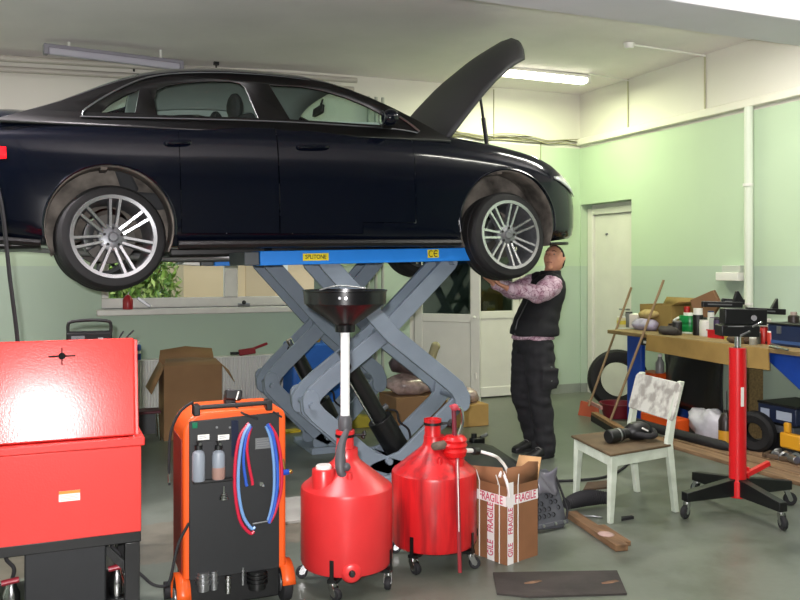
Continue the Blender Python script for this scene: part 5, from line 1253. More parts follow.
mbag = mat('bag_clear', '#a58f8a', .25, var=.4, scale=14, bump=.5, bscale=12)
mbagd = mat('bag_dark', '#3f3030', .3, var=.5, scale=9, bump=.5, bscale=10, col2='#7d6a68')
lump('parts_bag', (3.26, 7.46, .385), (.26, .20, .11), mbag, 'crumpled pinkish bag of parts on the brown carton', 'bag')
lump('parts_bag', (3.27, 7.50, .60), (.20, .17, .13), mbagd, 'dark plastic bag topmost on the brown carton', 'bag', 5)
lump('parts_bag', (3.76, 7.27, .272), (.14, .12, .08), mbag, 'small pale bag on the low tan carton', 'bag', 8)
pr_ = thing('paper_roll', (3.72, 7.75, 0), 'beige rolled paper standing behind the lift arm at the door', 'roll')
mb = MB(); mb.tube([(3.45, 7.80, .02), (3.665, 7.76, .72)], .045, 14); mb.ball((3.67, 7.76, .72), (.05, .045, .05), 12); mb.build('roll', mat('roll_beige', '#a79f7c', .8), pr_)
# yellow strip on the floor by the lift and a pale floor edge
mb = MB(); mb.bx(1.02, 1.80, 4.85, 5.35, 0, .02); struct(mb.build('trim_3', mat('pale_concrete', '#8f8e88', .8, var=.15, scale=5), bevel=.004))
mb = MB(); p0_, p1_ = onZ(283, 432, .01), onZ(298, 430, .01); mb.bar(p0_, p1_, .10, .02); tag(mb.build('wheel_chock', mat('chock_yellow', '#c9ad2c', .6)), 'yellow strip on the floor left of the lift', 'chock')
q_ = onZ(362, 428, 0); mb = MB(); mb.prism([(-.16, 0), (.16, 0), (.10, .10), (-.06, .12)], (q_.x, q_.y, 0), (1, 0, 0), (0, 0, 1), (0, .14, 0)); tag(mb.build('wheel_chock', mat('chock_ochre', '#a89a2e', .6), bevel=.008), 'yellow wheel chock on the floor behind the black ram', 'chock')

# ================================================================== WHITE CHAIR with an impact wrench
mchair = mat('chair_white', '#cfd8c9', .5, var=.10, scale=9, col2='#b6bfae')
mchairb = mat('chair_back_worn', '#cfd0c6', .5, col2='#9d9a92', scale=14, lo=.45, hi=.62)
ch_ = thing('wooden_chair', (3.38, 4.33, 0), 'white-painted wooden chair with brown worn seat', 'chair')
FLn, FLf, RLn, RLf = Vector((3.09, 4.07, .0)), Vector((3.19, 4.58, 0)), Vector((3.58, 4.15, 0)), Vector((3.66, 4.62, 0))
def leg(b, t_, w0, w1):
    mb = MB(); b = Vector(b); t_ = Vector(t_); vs = []
    for p, w in ((b, w0), (t_, w1)): vs += [p + Vector((sx * w / 2, sy * w / 2, 0)) for sx, sy in ((-1, -1), (1, -1), (1, 1), (-1, 1))]
    mb.add(vs, [(3, 2, 1, 0), (4, 5, 6, 7), (0, 1, 5, 4), (1, 2, 6, 5), (2, 3, 7, 6), (3, 0, 4, 7)]); return mb.build('leg', mchair, ch_, bevel=.004)
leg(FLn + Vector((.02, .045, 0)), FLn + Vector((.015, .015, .415)), .030, .048); leg(FLf + Vector((.01, .02, 0)), FLf + Vector((.01, -.015, .415)), .030, .048)
def rear(p):
    mb = MB()
    for a, b, w0, w1 in (((.055, 0, 0), (0, 0, .44), .034, .046), ((0, 0, .44), (.03, 0, .60), .046, .042), ((.03, 0, .60), (.10, 0, .82), .042, .032)):
        A_ = p + Vector(a); B_ = p + Vector(b); vs = []
        for q, w in ((A_, w0), (B_, w1)): vs += [q + Vector((sx * w / 2, sy * .017, 0)) for sx, sy in ((-1, -1), (1, -1), (1, 1), (-1, 1))]
        mb.add(vs, [(3, 2, 1, 0), (4, 5, 6, 7), (0, 1, 5, 4), (1, 2, 6, 5), (2, 3, 7, 6), (3, 0, 4, 7)])
    return mb.build('rear_leg', mchair, ch_, bevel=.003)
rear(RLn); rear(RLf)
for a, b in ((FLn, FLf), (FLn, RLn), (FLf, RLf), (RLn, RLf)):
    d_ = (b - a).normalized(); mb = MB(); mb.bar(a + d_ * .03 + Vector((0, 0, .385)), b - d_ * .02 + Vector((0, 0, .385)), .02, .065); mb.build('seat_rail', mchair, ch_, bevel=.003)
mb = MB(); mb.prism([(FLn.x - .03, FLn.y - .025), (RLn.x + .005, RLn.y - .02), (RLf.x + .005, RLf.y + .02), (FLf.x - .025, FLf.y + .025)], (0, 0, .418), (1, 0, 0), (0, 1, 0), (0, 0, .016)); mb.build('seat', mat('seat_brown', '#57462f', .7, var=.25, scale=10), ch_, bevel=.005)
mb = MB(); o_ = RLn + Vector((.030, -.03, 0)); dY = (RLf - RLn) + Vector((0, .06, 0)); dl = dY.length; dY.normalize(); upb = Vector((.07, 0, .22)).normalized()
mb.prism([(0, .02), (.01, .0), (dl - .01, 0), (dl, .02), (dl, .225), (dl - .02, .245), (.02, .245), (0, .225)], o_ + Vector((-.012, 0, .575)), dY, upb, (-.018, 0, .006)); mb.build('backrest', mchairb, ch_, bevel=.004)
iw = thing('impact_wrench', (3.33, 4.23, .434), 'black impact wrench lying on the seat of the white chair', 'power tool')
a_, b_ = onZ(608, 437, .475), onZ(640, 436, .485)
b_ = a_ + Vector((.20, .02, .012)); d_ = (b_ - a_)
mb = MB(); mb.cyl(a_, a_ + d_ * .55, .043, n=20); mb.cyl(a_ + d_ * .55, a_ + d_ * .8, .034, n=20); hd_ = mb.build('gear_housing', M['black_plastic'], iw, bevel=.006)
mb = MB(); mb.lathe([(.0445, .0), (.0445, .012)], a_ + d_ * .36, d_, 20); mb.build('ring', M['steel'], hd_)
mb = MB(); mb.ball(a_ + d_ * 1.25, (.10, .065, .062), 16); mb.build('motor_housing', M['black_plastic'], iw)
mb = MB(); mb.tube(spline([a_ + d_ * 1.0 + Vector((0, -.04, -.005)), a_ + d_ * 1.25 + Vector((.0, -.10, -.015)), a_ + d_ * 1.5 + Vector((.01, -.10, -.015)), a_ + d_ * 1.75 + Vector((0, -.03, -.005))], 5), .019, 10); mb.build('handle', M['rubber'], iw)
mb = MB(); q_ = a_ + d_ * 1.3 + Vector((0, -.062, .018)); mb.box(q_, (.055, .006, .010), (0, R(25), R(4))); mb.build('badge', M['paper'], iw)

# ================================================================== RED TRANSMISSION JACK
jx, jy = 4.0, 4.0
jk = thing('transmission_jack', (jx, jy, 0), 'red telescopic transmission jack on black four-leg caster base', 'jack')
mjr = mat('jack_red', '#c8141b', .32)
for cx_, cy_ in ((3.61, 4.018), (4.018, 4.376), (3.97, 3.635), (4.40, 3.985)):
    d_ = Vector((cx_ - jx, cy_ - jy, 0)); d_.normalize(); nn = Vector((-d_.y, d_.x, 0)); p0 = Vector((jx, jy, 0)) + d_ * .03; p1 = Vector((cx_, cy_, 0)) + d_ * .02
    vs = []
    for p, z0, z1, w in ((p0, .105, .215, .028), (p1, .105, .16, .028)):
        vs += [p + nn * w + Vector((0, 0, z0)), p - nn * w + Vector((0, 0, z0)), p - nn * w + Vector((0, 0, z1)), p + nn * w + Vector((0, 0, z1))]
    mb = MB(); mb.add(vs, [(3, 2, 1, 0), (4, 5, 6, 7), (0, 1, 5, 4), (1, 2, 6, 5), (2, 3, 7, 6), (3, 0, 4, 7)]); mb.build('base_leg', M['black_metal'], jk, bevel=.003)
    caster(jk, cx_, cy_, .118, .042, R([200, 80, 250, 330][0 if cx_ < 3.8 else 1 if cy_ > 4.2 else 2 if cy_ < 3.8 else 3]))
mb = MB(); mb.cyl((jx, jy, .095), (jx, jy, 1.035), .052, n=32); mb.cyl((jx, jy, .095), (jx, jy, .20), .060, n=32); mb.build('cylinder', mjr, jk, bevel=.004)
mb = MB(); mb.cyl((jx, jy, 1.03), (jx, jy, 1.12), .020, n=20); mb.build('piston_rod', M['chrome'], jk)
mb = MB(); mb.bar((jx + .04, jy - .03, .235), (jx + .22, jy - .04, .295), .03, .03); mb.cyl((jx + .065, jy - .02, .13), (jx + .065, jy - .02, .28), .010, n=10); mb.build('foot_pedal', mjr, jk, bevel=.003)
def Jp(u, v, dd=0.0):   # a point in the vertical plane through the jack, facing the door
    dr_ = ray(u, v); dcam = (jx * sY + jy * cY) + dd; return Vector((dr_.x * dcam, dr_.y * dcam, CH + dr_.z * dcam))
rt_ = Vector((cY, -sY, 0)); fw_ = Vector((sY, cY, 0))
q_ = Jp(742.5, 397, -.058); mb = MB(); mb.prism([(-.012, -.06), (.012, -.06), (.012, .06), (-.012, .06)], q_ , (rt_ * .93 + fw_ * .37), (0, 0, 1), fw_ * .003); lbj = mb.build('jack_label', M['paper'], jk)
mb = MB(); mb.cyl((jx, jy, 1.11), (jx, jy, 1.15), .055, n=20); mb.bar(Jp(718, 330), Jp(756, 331), .12, .07); mb.bar(Jp(722, 316), Jp(764, 317), .10, .10); sd_ = mb.build('saddle', M['black_metal'], jk, bevel=.006)
for j, (a, b, dd) in enumerate((((702, 304), (742, 305), -.10), ((746, 310), (785, 312), -.02), ((722, 301), (744, 302), .10))):
    mb = MB(); mb.bar(Jp(*a, dd), Jp(*b, dd), .035, .036); arm_ = mb.build('support_arm', M['black_metal'], jk, bevel=.004)
    mb = MB(); aa, bb = Jp(*a, dd - .019), Jp(*b, dd - .019); mb.bar(aa.lerp(bb, .15), aa.lerp(bb, .75), .004, .008); mb.build('worn_edge', M['steel'], arm_)
Z3 = Vector((0, 0, 1))
for (u, v, dd) in ((739, 303, -.06), (777, 306, -.02)):
    o_ = Jp(u, v, dd) - Z3 * (0 if u < 760 else .028); s_ = 1 if u < 760 else -1
    mb = MB(); mb.prism([(-.03 if s_ > 0 else -.036, 0), (.036 if s_ > 0 else .01, 0), (.030 if s_ > 0 else .01, .02), (.0 if s_ > 0 else .008, .075), (-.012 if s_ > 0 else .002, .075), (-.03, .02)], o_, rt_, (0, 0, 1), fw_ * .03); mb.build('support_claw', M['black_metal'], jk, bevel=.003)
for (u, v) in ((745, 333), (757, 324)):
    mb = MB(); mb.bar(Jp(u - 5, v + 3, -.08), Jp(u + 5, v - 2, -.09), .012, .014); mb.build('adjusting_lever', M['chrome'], jk, bevel=.003)
mb = MB(); mb.tube([Jp(728 + 16 * i / 12, 326.5, -.07) for i in range(13)], .004, 6); mb.build('chain_rod', M['steel'], jk)
mb = MB(); mb.cyl(Jp(754, 318, -.05), Jp(754, 318, -.065), .018, n=14); mb.build('screw_head', M['black_metal'], jk)
# ================================================================== WORKBENCH along the right wall
mbt = mat('bench_wood', '#7f6a45', .7, var=.3, scale=5, stretch=(8, 1, 8))
mblu = mat('bench_blue', '#163f97', .4, var=.1, scale=8)
bn = thing('workbench', (5.56, 5.5, 0), 'long wooden workbench with blue steel legs along the green wall', 'workbench')
mb = MB(); mb.bx(5.2, 5.905, 4.2, 6.93, .868, .905); mb.build('top', mbt, bn, bevel=.004)
for x in (5.25, 5.86):
    mb = MB(); mb.bx(x, x + .05, 6.47, 6.68, 0, .868); mb.build('leg', mblu, bn, bevel=.004)
    mb = MB(); mb.bx(x, x + .05, 4.40, 4.62, 0, .868); mb.build('leg', mblu, bn, bevel=.004)
    mb = MB(); mb.prism([(4.62, .868), (4.98, .868), (4.98, .83), (4.62, .60)], (x, 0, 0), (0, 1, 0), (0, 0, 1), (.045, 0, 0)); mb.build('gusset', mblu, bn, bevel=.003)
for y in (4.51, 6.575):
    mb = MB(); mb.bx(5.30, 5.86, y - .03, y + .03, .80, .868); mb.build('cross_bar', mblu, bn)
mb = MB(); mb.bx(5.28, 5.32, 6.2, 6.47, .80, .868); mb.build('bracket', M['black_metal'], bn)
q_ = onX(655, 341, 5.24); mb = MB(); mb.bx(5.24, 5.28, 6.20, 6.46, .79, .85); bt_ = mb.build('drawer_rail', M['black_metal'], bn)
mb = MB(); mb.bx(5.236, 5.24, 6.25, 6.42, .81, .835); mb.build('rail_label', M['paper'], bt_)
# cardboard sheet over the front edge, black sheet hanging below
mb = MB(); mb.prism([(6.30, .90), (4.87, .90), (4.86, .735), (5.3, .73), (5.9, .745), (6.32, .755)], (5.192, 0, 0), (0, 1, 0), (0, 0, 1), (-.012, 0, 0))
tag(mb.build('cardboard_sheet', mat('sheet_tan', '#9b7d45', .85, var=.15, scale=4)), 'brown cardboard sheet hung along the front edge of the workbench', 'cardboard')
rws = []
for i in range(15):
    t = i / 14; y = 6.36 - .78 * t
    rws.append([Vector((5.42 + .03 * math.sin(9 * t + 3 * s_) - .05 * s_ * math.sin(5 * t), y + .05 * s_ * (1 - 2 * t) * -.5 - .10 * s_ * (t > .5) * 0, .862 - s_ * (.66 - .05 * math.sin(6 * t)))) for s_ in [k / 8 for k in range(9)]])
mb = MB(); mb.grid(rws); tag(mb.build('black_sheeting', mat('sheeting_black', '#141416', .3, bump=.6, bscale=7), solid=.004), 'wrinkled black plastic sheeting hanging under the workbench', 'sheet')
# things under the bench
mpl = mat('deck_plank', '#7a6046', .8, var=.3, scale=4, stretch=(8, 1, 8))
for i, (x, lab) in enumerate(((4.86, 'outermost brown plank on the floor along the workbench'), (5.03, 'brown floor plank next inside the outermost one'), (5.20, 'brown floor plank under the bench edge beside the clutter'))):
    mb = MB(); mb.bx(x, x + .15, 3.95, 6.05 - .15 * i, 0, .03 + .004 * i); tag(mb.build('floor_plank', mpl, bevel=.003), lab, 'plank', 'planks along the workbench')
mb = MB(); mb.prism([(5.60, .0), (5.92, .0), (5.92, .62), (5.60, .66)], (0, 5.62, .0), (1, 0, 0), (0, 0, 1), (0, .03, 0)); tag(mb.build('leaning_board', mbt), 'narrow wooden board standing behind the black sheeting', 'board')
orr = mat('crate_orange', '#e0571b', .45)
cr = thing('orange_box', (5.50, 6.60, .30), 'orange box standing on a stool under the bench, above the chair back', 'box')
mb = MB(); mb.bx(5.42, 5.62, 6.46, 6.74, .30, .50); mb.build('body', orr, cr, bevel=.006)
for y in (6.53, 6.60):
    mb = MB(); mb.bx(5.4175, 5.42, y, y + .025, .36, .47); mb.build('print', M['black_plastic'], cr)
mb = MB(); mb.bx(5.40, 5.66, 6.42, 6.76, .0, .298); tag(mb.build('wooden_crate', mat('crate_dark', '#3a2f27', .8), bevel=.006), 'dark wooden crate under the orange box', 'crate')
bt2 = thing('plastic_bottle', (5.52, 6.49, .50), 'clear bottle on the orange box', 'bottle')
mb = MB(); mb.lathe([(0, .50), (.04, .50), (.042, .51), (.042, .60), (.02, .64), (.018, .66), (0, .66)], (5.52, 6.52, 0), n=20); mb.build('body', mat('bottle_grey', '#8b8d8a', .3), bt2)
mb = MB(); mb.cyl((5.52, 6.52, .66), (5.52, 6.52, .685), .02, n=14); mb.build('cap', M['white_plastic'], bt2)
mb = MB(); mb.bx(5.18, 5.34, 5.90, 6.40, .035, .17); tag(mb.build('orange_case', orr, bevel=.02), 'flat orange case on the floor behind the chair back', 'case')
lump('plastic_bag', (5.30, 5.62, .16), (.11, .24, .16), mat('bag_white', '#c6c4cc', .3, var=.12, scale=8, bump=.6, bscale=14), 'crumpled white plastic bag under the workbench', 'bag', 2, .35, 24)
mb = MB(); mb.tube(spline([(5.10, 6.42, .075), (5.08, 6.0, .075), (5.10, 5.5, .07), (5.13, 5.2, .065)], 6), [.03] + [.042] * 16 + [.03] * 2, 10); tag(mb.build('bumper_strip', M['rubber']), 'long black strip lying on the planks in front of the bag', 'car part')
sb = thing('sprayer_bottle', (5.24, 5.37, .034), 'black bottle with yellow label behind the red jack column', 'bottle')
mb = MB(); mb.lathe([(0, .034), (.058, .034), (.06, .045), (.06, .25), (.04, .30), (.018, .32), (.018, .34), (0, .34)], (5.24, 5.37, 0), n=24); mb.build('body', mat('bottle_brown', '#221815', .35), sb)
mb = MB(); mb.lathe([(.0605, .06), (.0605, .17)], (5.24, 5.37, 0), n=24); mb.build('label', mat('label_yellow', '#c08a22', .5), sb)
mb = MB(); mb.cyl((5.24, 5.37, .34), (5.24, 5.37, .50), .006, n=8); mb.build('spout', M['steel'], sb)
mb = MB(); mb.lathe([(.08, -.04), (.14, -.05), (.165, -.03), (.165, .03), (.14, .05), (.08, .04)], (5.31, 5.12, .20), (.95, .3, .1), 32, closed=True); tag(mb.build('spare_tyre', mtire), 'small black tyre standing behind the red jack column', 'tyre')
for (x0_, x1_, y0_, y1_, z0_, z1_, nm, lab, col) in (
        (5.46, 5.86, 4.86, 5.20, 0, .20, 'car_battery', 'black car battery lowest of the stack under the bench end', '#1c1d20'),
        (5.42, 5.84, 4.84, 5.18, .20, .285, 'grey_case', 'grey case in the middle of the stack under the bench end', '#55595c'),
        (5.40, 5.82, 4.80, 5.18, .285, .44, 'tool_box', 'dark blue labelled box topmost of the stack under the bench', '#1b2540')):
    t = thing(nm, ((x0_ + x1_) / 2, (y0_ + y1_) / 2, z0_), lab, 'box' if 'bat' not in nm else 'battery')
    mb = MB(); mb.bx(x0_, x1_, y0_, y1_, z0_, z1_ - .02); mb.build('body', mat(nm + '_col', col, .4), t, bevel=.008)
    mb = MB(); mb.bx(x0_ - .005, x1_ + .005, y0_ - .005, y1_ + .005, z1_ - .02, z1_); mb.build('lid', M['black_plastic'], t, bevel=.005)
    if nm == 'tool_box':
        for a, b in ((4.84, 4.99), (5.06, 5.15)):
            mb = MB(); mb.bx(x0_ - .002, x0_, a, b, z0_ + .03, z0_ + .10); mb.build('label', mat('label_pale', '#a9b4c4', .5), t)
yl_ = thing('yellow_clamp', (5.34, 4.78, .04), 'yellow tool standing beside the blue bench leg at right', 'tool')
myl = mat('tool_yellow', '#d6991f', .45)
mb = MB(); mb.bx(5.31, 5.37, 4.68, 4.88, .12, .24); mb.build('body', myl, yl_, bevel=.015)
mb = MB(); mb.bx(5.32, 5.36, 4.80, 4.85, .24, .32); mb.build('grip', myl, yl_, bevel=.01)
mb = MB(); mb.bx(5.32, 5.36, 4.70, 4.86, .04, .12); mb.build('foot', M['black_metal'], yl_)
random.seed(21)
for i in range(9):
    x, y = 5.22 + random.uniform(0, .12), 4.68 + i * .032
    a = random.uniform(0, 6.28)
    mb = MB()
    if i % 3 == 0: mb.cyl((x - .05 * math.cos(a), y - .05 * math.sin(a), .07), (x + .05 * math.cos(a), y + .05 * math.sin(a), .075), .028, n=14); nm = 'bush'; m_ = M['steel']
    elif i % 3 == 1: mb.lathe([(.03, -.012), (.055, -.012), (.055, .012), (.03, .012)], (x, y, .058), (math.cos(a), math.sin(a), .5), 20, closed=True); nm = 'bearing_ring'; m_ = M['steel']
    else: mb.bar((x - .06 * math.cos(a), y - .06 * math.sin(a), .055), (x + .06 * math.cos(a), y + .06 * math.sin(a), .065), .03, .03); nm = 'scrap_bar'; m_ = mat('scrap_rust%d' % i, '#5b4a3a', .6, .4)
    tag(mb.build(nm, m_, bevel=.003), {'bush': 'steel bush among the scrap under the bench end', 'bearing_ring': 'steel ring among the scrap under the bench end', 'scrap_bar': 'rusty bar among the scrap under the bench end'}[nm], 'metal part', {'bush': 'steel bushes under the bench', 'bearing_ring': 'steel rings under the bench', 'scrap_bar': 'rusty bars under the bench'}[nm])
# tyre leaning in the corner, brooms, dustpan, basin
ax_ = Vector((-.50, -.82, .16)).normalized()
mb = MB(); mb.lathe([(.185, -.085), (.23, -.10), (.29, -.098), (.315, -.075), (.32, -.03), (.32, .03), (.315, .075), (.29, .098), (.23, .10), (.185, .085), (.20, .0)], (5.66, 7.36, .325), ax_, 48, closed=True); tag(mb.build('spare_tyre', mtire), 'black car tyre leaning upright by the white door behind the bench leg', 'tyre')
def broom(p0, p1, label, r=.012):
    t = thing('broom', (p0[0], p0[1], 0), label, 'broom')
    mb = MB(); mb.cyl(p0, p1, r, n=10); mb.build('stick', mat('stick_wood', '#8c7355', .7), t); return t
b1 = broom((4.85, 6.42, .09), (5.395, 6.32, 1.415), 'broom with dark brush head, stick leaning across the blue bench leg')
mb = MB(); mb.bar((5.02, 6.90, .075), (4.72, 6.02, .075), .06, .03); mb.build('head', M['wood'], b1)
mb = MB(); mb.bar((5.02, 6.90, .03), (4.72, 6.02, .03), .07, .06); mb.build('bristles', mat('bristle_black', '#1d1b1b', .9), b1)
b2 = broom((5.06, 7.05, .12), (5.52, 6.955, 1.33), 'stick of the dustpan leaning at the far end of the bench')
mb = MB(); mb.bar((5.16, 7.2, .14), (5.05, 6.82, .14), .02, .035); mb.build('handle_bar', mat('bar_pink', '#b98a86', .5), b2)
mb = MB(); mb.prism([(-.12, 0), (.12, 0), (.10, .15), (-.10, .13)], (5.10, 7.12, .0), (-.35, .94, 0), (.1, 0, 1), (.02, 0, 0)); mb.build('pan', mat('pan_orange', '#b5573d', .5), b2)
bs = thing('red_basin', (5.38, 6.96, 0), 'dark red plastic basin on the floor between tyre and bench leg', 'basin')
mb = MB(); mb.lathe([(0, .004), (.14, .004), (.18, .14), (.19, .145), (.19, .15), (.175, .15), (.135, .01), (0, .01)], (5.36, 6.97, 0), n=28); mb.build('bowl', mat('basin_red', '#6d1a28', .4), bs)

# ---- on the bench, from the far end to the near one
ZB_ = .905
def T(name, u, v, label, cat, x=None):
    p = onZ(u, v, ZB_) if x is None else onX(u, v, x); p.z = ZB_
    return thing(name, p, label, cat), p
def can(name, u, v, r, h, m_, label, cat='can', lid=None, x=None, band=None):
    t, p = T(name, u, v, label, cat, x)
    mb = MB(); mb.lathe([(0, 0), (r * .97, 0), (r, .004), (r, h * .94), (r * .92, h), (0, h)], p, n=24); mb.build('body', m_, t)
    mb = MB(); mb.lathe([(r * .9, h), (r * .92, h + .012), (0, h + .012)], p, n=24); mb.build('lid', lid or M['white_plastic'], t)
    if band:
        mb = MB(); mb.lathe([(r + .0008, h * .3), (r + .0008, h * .7)], p, n=24); mb.build('label', band, t)
    return t, p
can('paint_pot', 622, 327, .055, .10, mat('pot_cream', '#d8d3a8', .5), 'small cream pot at the far end of the bench', 'pot', band=mat('pot_yellow', '#d1bf3c', .5))
can('grease_tin', 629, 328, .04, .15, mat('tin_grey', '#6d6f6b', .45), 'grey tin behind the cream pot', 'tin', M['black_plastic'], 5.62)
t, p = T('carton_box', 636.5, 328, 'small white carton box near the far end of the bench', 'box'); mb = MB(); mb.box(p + Vector((0, 0, .072)), (.14, .10, .142), (0, 0, R(28))); mb.build('carton', mat('carton_pale', '#cfc6bd', .6), t, bevel=.004)
mb = MB(); mb.box(p + Vector((0, 0, .145)), (.12, .08, .006), (0, 0, R(28))); mb.build('lid', M['paper'], t)
lump('sponge_bag', (p.x - .04, p.y - .24, ZB_ + .158), (.075, .13, .05), mat('sponge_tan', '#a8935f', .8, var=.2, scale=20, bump=.5, bscale=30), 'tan sponge cloth lying on the lilac bag', 'cloth', 4, .3)
lump('lilac_bag', (p.x - .10, p.y - .26, ZB_ + .052), (.11, .17, .065), mat('bag_lilac', '#8f88a0', .3, var=.3, scale=12, bump=.5, bscale=16), 'crumpled lilac plastic bag on the bench edge', 'bag', 6, .3)
kt = thing('carton', (5.72, 6.75, ZB_), 'large open brown carton at the back of the bench', 'box')
mk2 = mat('carton_olive', '#8c7440', .85, var=.08)
mb = MB()
for a in ((5.60, 5.90, 6.52, 6.53), (5.60, 5.90, 6.98, 6.99), (5.60, 5.61, 6.53, 6.98), (5.89, 5.90, 6.53, 6.98)): mb.bx(*a, ZB_, 1.16)
mb.bx(5.61, 5.89, 6.53, 6.98, ZB_, ZB_ + .01); mb.v = [Vector((q.x, q.y - .07, q.z)) for q in mb.v]; mb.build('walls', mk2, kt)
for pts in ([(5.60, 6.45, 1.16), (5.90, 6.45, 1.16), (5.88, 6.37, 1.20), (5.62, 6.37, 1.20)], [(5.90, 6.45, 1.16), (5.90, 6.92, 1.16), (5.93, 6.90, 1.23), (5.93, 6.47, 1.23)]):
    mb = MB(); mb.add(pts, [(0, 1, 2, 3)]); mb.build('flap', mk2, kt, solid=.006)
can('dark_tin', 664, 330, .05, .05, mat('tin_dark', '#2d2b2c', .5), 'flat dark tin between lilac bag and green jug', 'tin', M['black_metal'], 5.40)
can('dark_tin', 672, 331, .04, .08, mat('tin_brown', '#4b3833', .5), 'brown tin left of the green jug', 'tin', M['black_metal'], 5.50)
# green jug with white lid rim
t, p = T('plastic_jug', 690, 333, 'green plastic jug with white rim on the bench', 'jug')
mg = mat('jug_green', '#0f7d3d', .3)
mb = MB(); mb.lathe([(0, 0), (.088, 0), (.095, .012), (.098, .07), (.092, .075), (.092, .10), (.10, .105), (.10, .16), (.095, .17), (0, .17)], p, n=28); mb.build('body', mg, t)
mb = MB(); mb.lathe([(.097, .0), (.1005, .003), (.1005, .014), (.096, .016)], p, n=28); mb.build('base_ring', mat('jug_white', '#c9d3c6', .4), t)
mb = MB(); mb.tube(spline([p + Vector((-.085, .05, .15)), p + Vector((-.12, .08, .12)), p + Vector((-.115, .08, .06)), p + Vector((-.085, .055, .03))], 5), .012, 8); mb.build('handle', mat('jug_handle', '#d9ddd4', .4), t)
mb = MB(); mb.lathe([(.06, .17), (.06, .195), (.0, .195)], p, n=24); mb.build('cap', M['white_plastic'], t)
can('red_bottle', 687, 325, .032, .24, mat('bottle_red', '#8e1b1b', .35), 'slim red bottle behind the green jug', 'bottle', mat('cap_red', '#b32a20', .4), 5.69)
t, p = can('black_bottle', 698, 327, .048, .19, M['black_plastic'], 'black bottle with white cap behind the green jug', 'bottle', None, 5.58); mb = MB(); mb.lathe([(.042, .20), (.042, .25), (0, .25)], p, n=20); mb.build('cap', M['white_plastic'], t)
can('white_tub', 705.5, 336, .055, .135, mat('tub_white', '#cfd0ca', .4), 'white tub beside the red tray on the bench edge', 'tub')
t, p = T('oil_filter', 709, 329, 'grey round filter behind the white tub', 'filter'); mb = MB(); mb.lathe([(0, .04), (.05, .04), (.075, .07), (.078, .12), (.05, .18), (.03, .19), (.03, .21), (0, .21)], p, n=24); mb.build('body', mat('filter_grey', '#8b8d8b', .45, .3), t); mb = MB(); mb.cyl(p, p + Vector((0, 0, .045)), .06, n=20); mb.build('foot', M['black_plastic'], t)
t, p = T('white_box', 715, 333, 'pale upright box between white tub and jack head', 'box', 5.6); mb = MB(); mb.box(p + Vector((0, 0, .085)), (.07, .085, .17), (0, 0, R(20))); mb.build('carton', mat('box_pale', '#aeb5ab', .5), t, bevel=.004); mb = MB(); mb.box(p + Vector((0, 0, .173)), (.06, .07, .006), (0, 0, R(20))); mb.build('lid', mat('box_lid_violet', '#3a2846', .5), t)
t, p = T('parts_tray', 720, 338, 'red plastic tray on the bench edge behind the jack', 'tray'); mred2 = mat('tray_red', '#c01522', .35)
mb = MB()
for a in ((-.06, .06, -.09, -.082), (-.06, .06, .082, .09), (-.06, -.052, -.082, .082), (.052, .06, -.082, .082)): mb.bx(p.x + a[0], p.x + a[1], p.y + a[2], p.y + a[3], ZB_, ZB_ + .07)
mb.bx(p.x - .052, p.x + .052, p.y - .082, p.y + .082, ZB_, ZB_ + .012); mb.build('body', mred2, t)
mb = MB(); mb.bx(p.x - .066, p.x - .06, p.y - .10, p.y + .10, ZB_ + .062, ZB_ + .074); mb.build('rim', mred2, t)
can('yellow_tub', 728, 340, .03, .05, mat('tub_yellow', '#d9c25a', .5), 'little yellow tub in front of the red tray', 'tub')
# tilted cardboard piece at the wall
bp_ = [onX(690, 300, 5.72), onX(713, 290, 5.74), onX(720, 304, 5.76), onX(711, 318, 5.74), onX(694, 316, 5.70)]
mb = MB(); mb.add(bp_ + [q + Vector((.05, .02, 0)) for q in bp_], [(0, 1, 2, 3, 4), (9, 8, 7, 6, 5)] + [(i, (i + 1) % 5, 5 + (i + 1) % 5, 5 + i) for i in range(5)])
mb.v = [Vector((q.x, q.y, q.z)) for q in mb.v]; tag(mb.build('cardboard_piece', mat('piece_brown', '#7d5a40', .85), bevel=.004), 'tilted brown cardboard box standing above the black bottle', 'cardboard')
lo_ = min(q.z for q in bp_)
mb = MB(); mb.bx(5.70, 5.90, 5.99, 6.20, ZB_, lo_ + .004); tag(mb.build('black_case', M['black_plastic'], bevel=.01), 'black case under the tilted cardboard, behind the bottles', 'case')
# dark tool heap behind the jack head: cases and tins
for (u, v, dx, dy, dz, col, nm, lab) in ((733, 334, .16, .20, .12, '#151618', 'socket_case', 'black socket case on the bench behind the jack saddle'),
                                        (748, 340, .12, .12, .05, '#20211f', 'drill_box', 'flat dark box on the bench edge right of the jack'),):
    t, p = T(nm, u, v, lab, 'case'); mb = MB(); mb.bx(p.x, p.x + dx, p.y - dy / 2, p.y + dy / 2, ZB_, ZB_ + dz); mb.build('body', mat(nm + '_c', col, .45), t, bevel=.008)
    mb = MB(); mb.bx(p.x - .006, p.x, p.y - .03, p.y + .03, ZB_ + dz * .4, ZB_ + dz * .7); mb.build('latch', M['steel'], t)
for (u, v, r, h, col, nm, lab) in ((764, 335, .032, .13, '#a0241f', 'spray_can', 'red spray can right of the jack saddle'), (771, 336, .030, .10, '#b3372c', 'spray_can', 'shorter red can beside the red spray can'), (768, 331, .028, .19, '#b5b3a4', 'spray_can', 'pale spray can behind the two red cans'), (757, 338, .03, .09, '#4e5148', 'small_tin', 'olive tin left of the red spray can'), (753, 342, .03, .05, '#8f8d80', 'small_tin', 'small pale tin on the bench edge by the jack')):
    can(nm, u, v, r, h, mat('can_%d' % u, col, .35), lab, 'can', M['white_plastic'] if u != 764 else mat('cap_r', '#7d1a18', .4), {764: 5.46, 771: 5.44, 768: 5.56, 757: 5.40, 753: 5.30}[u])
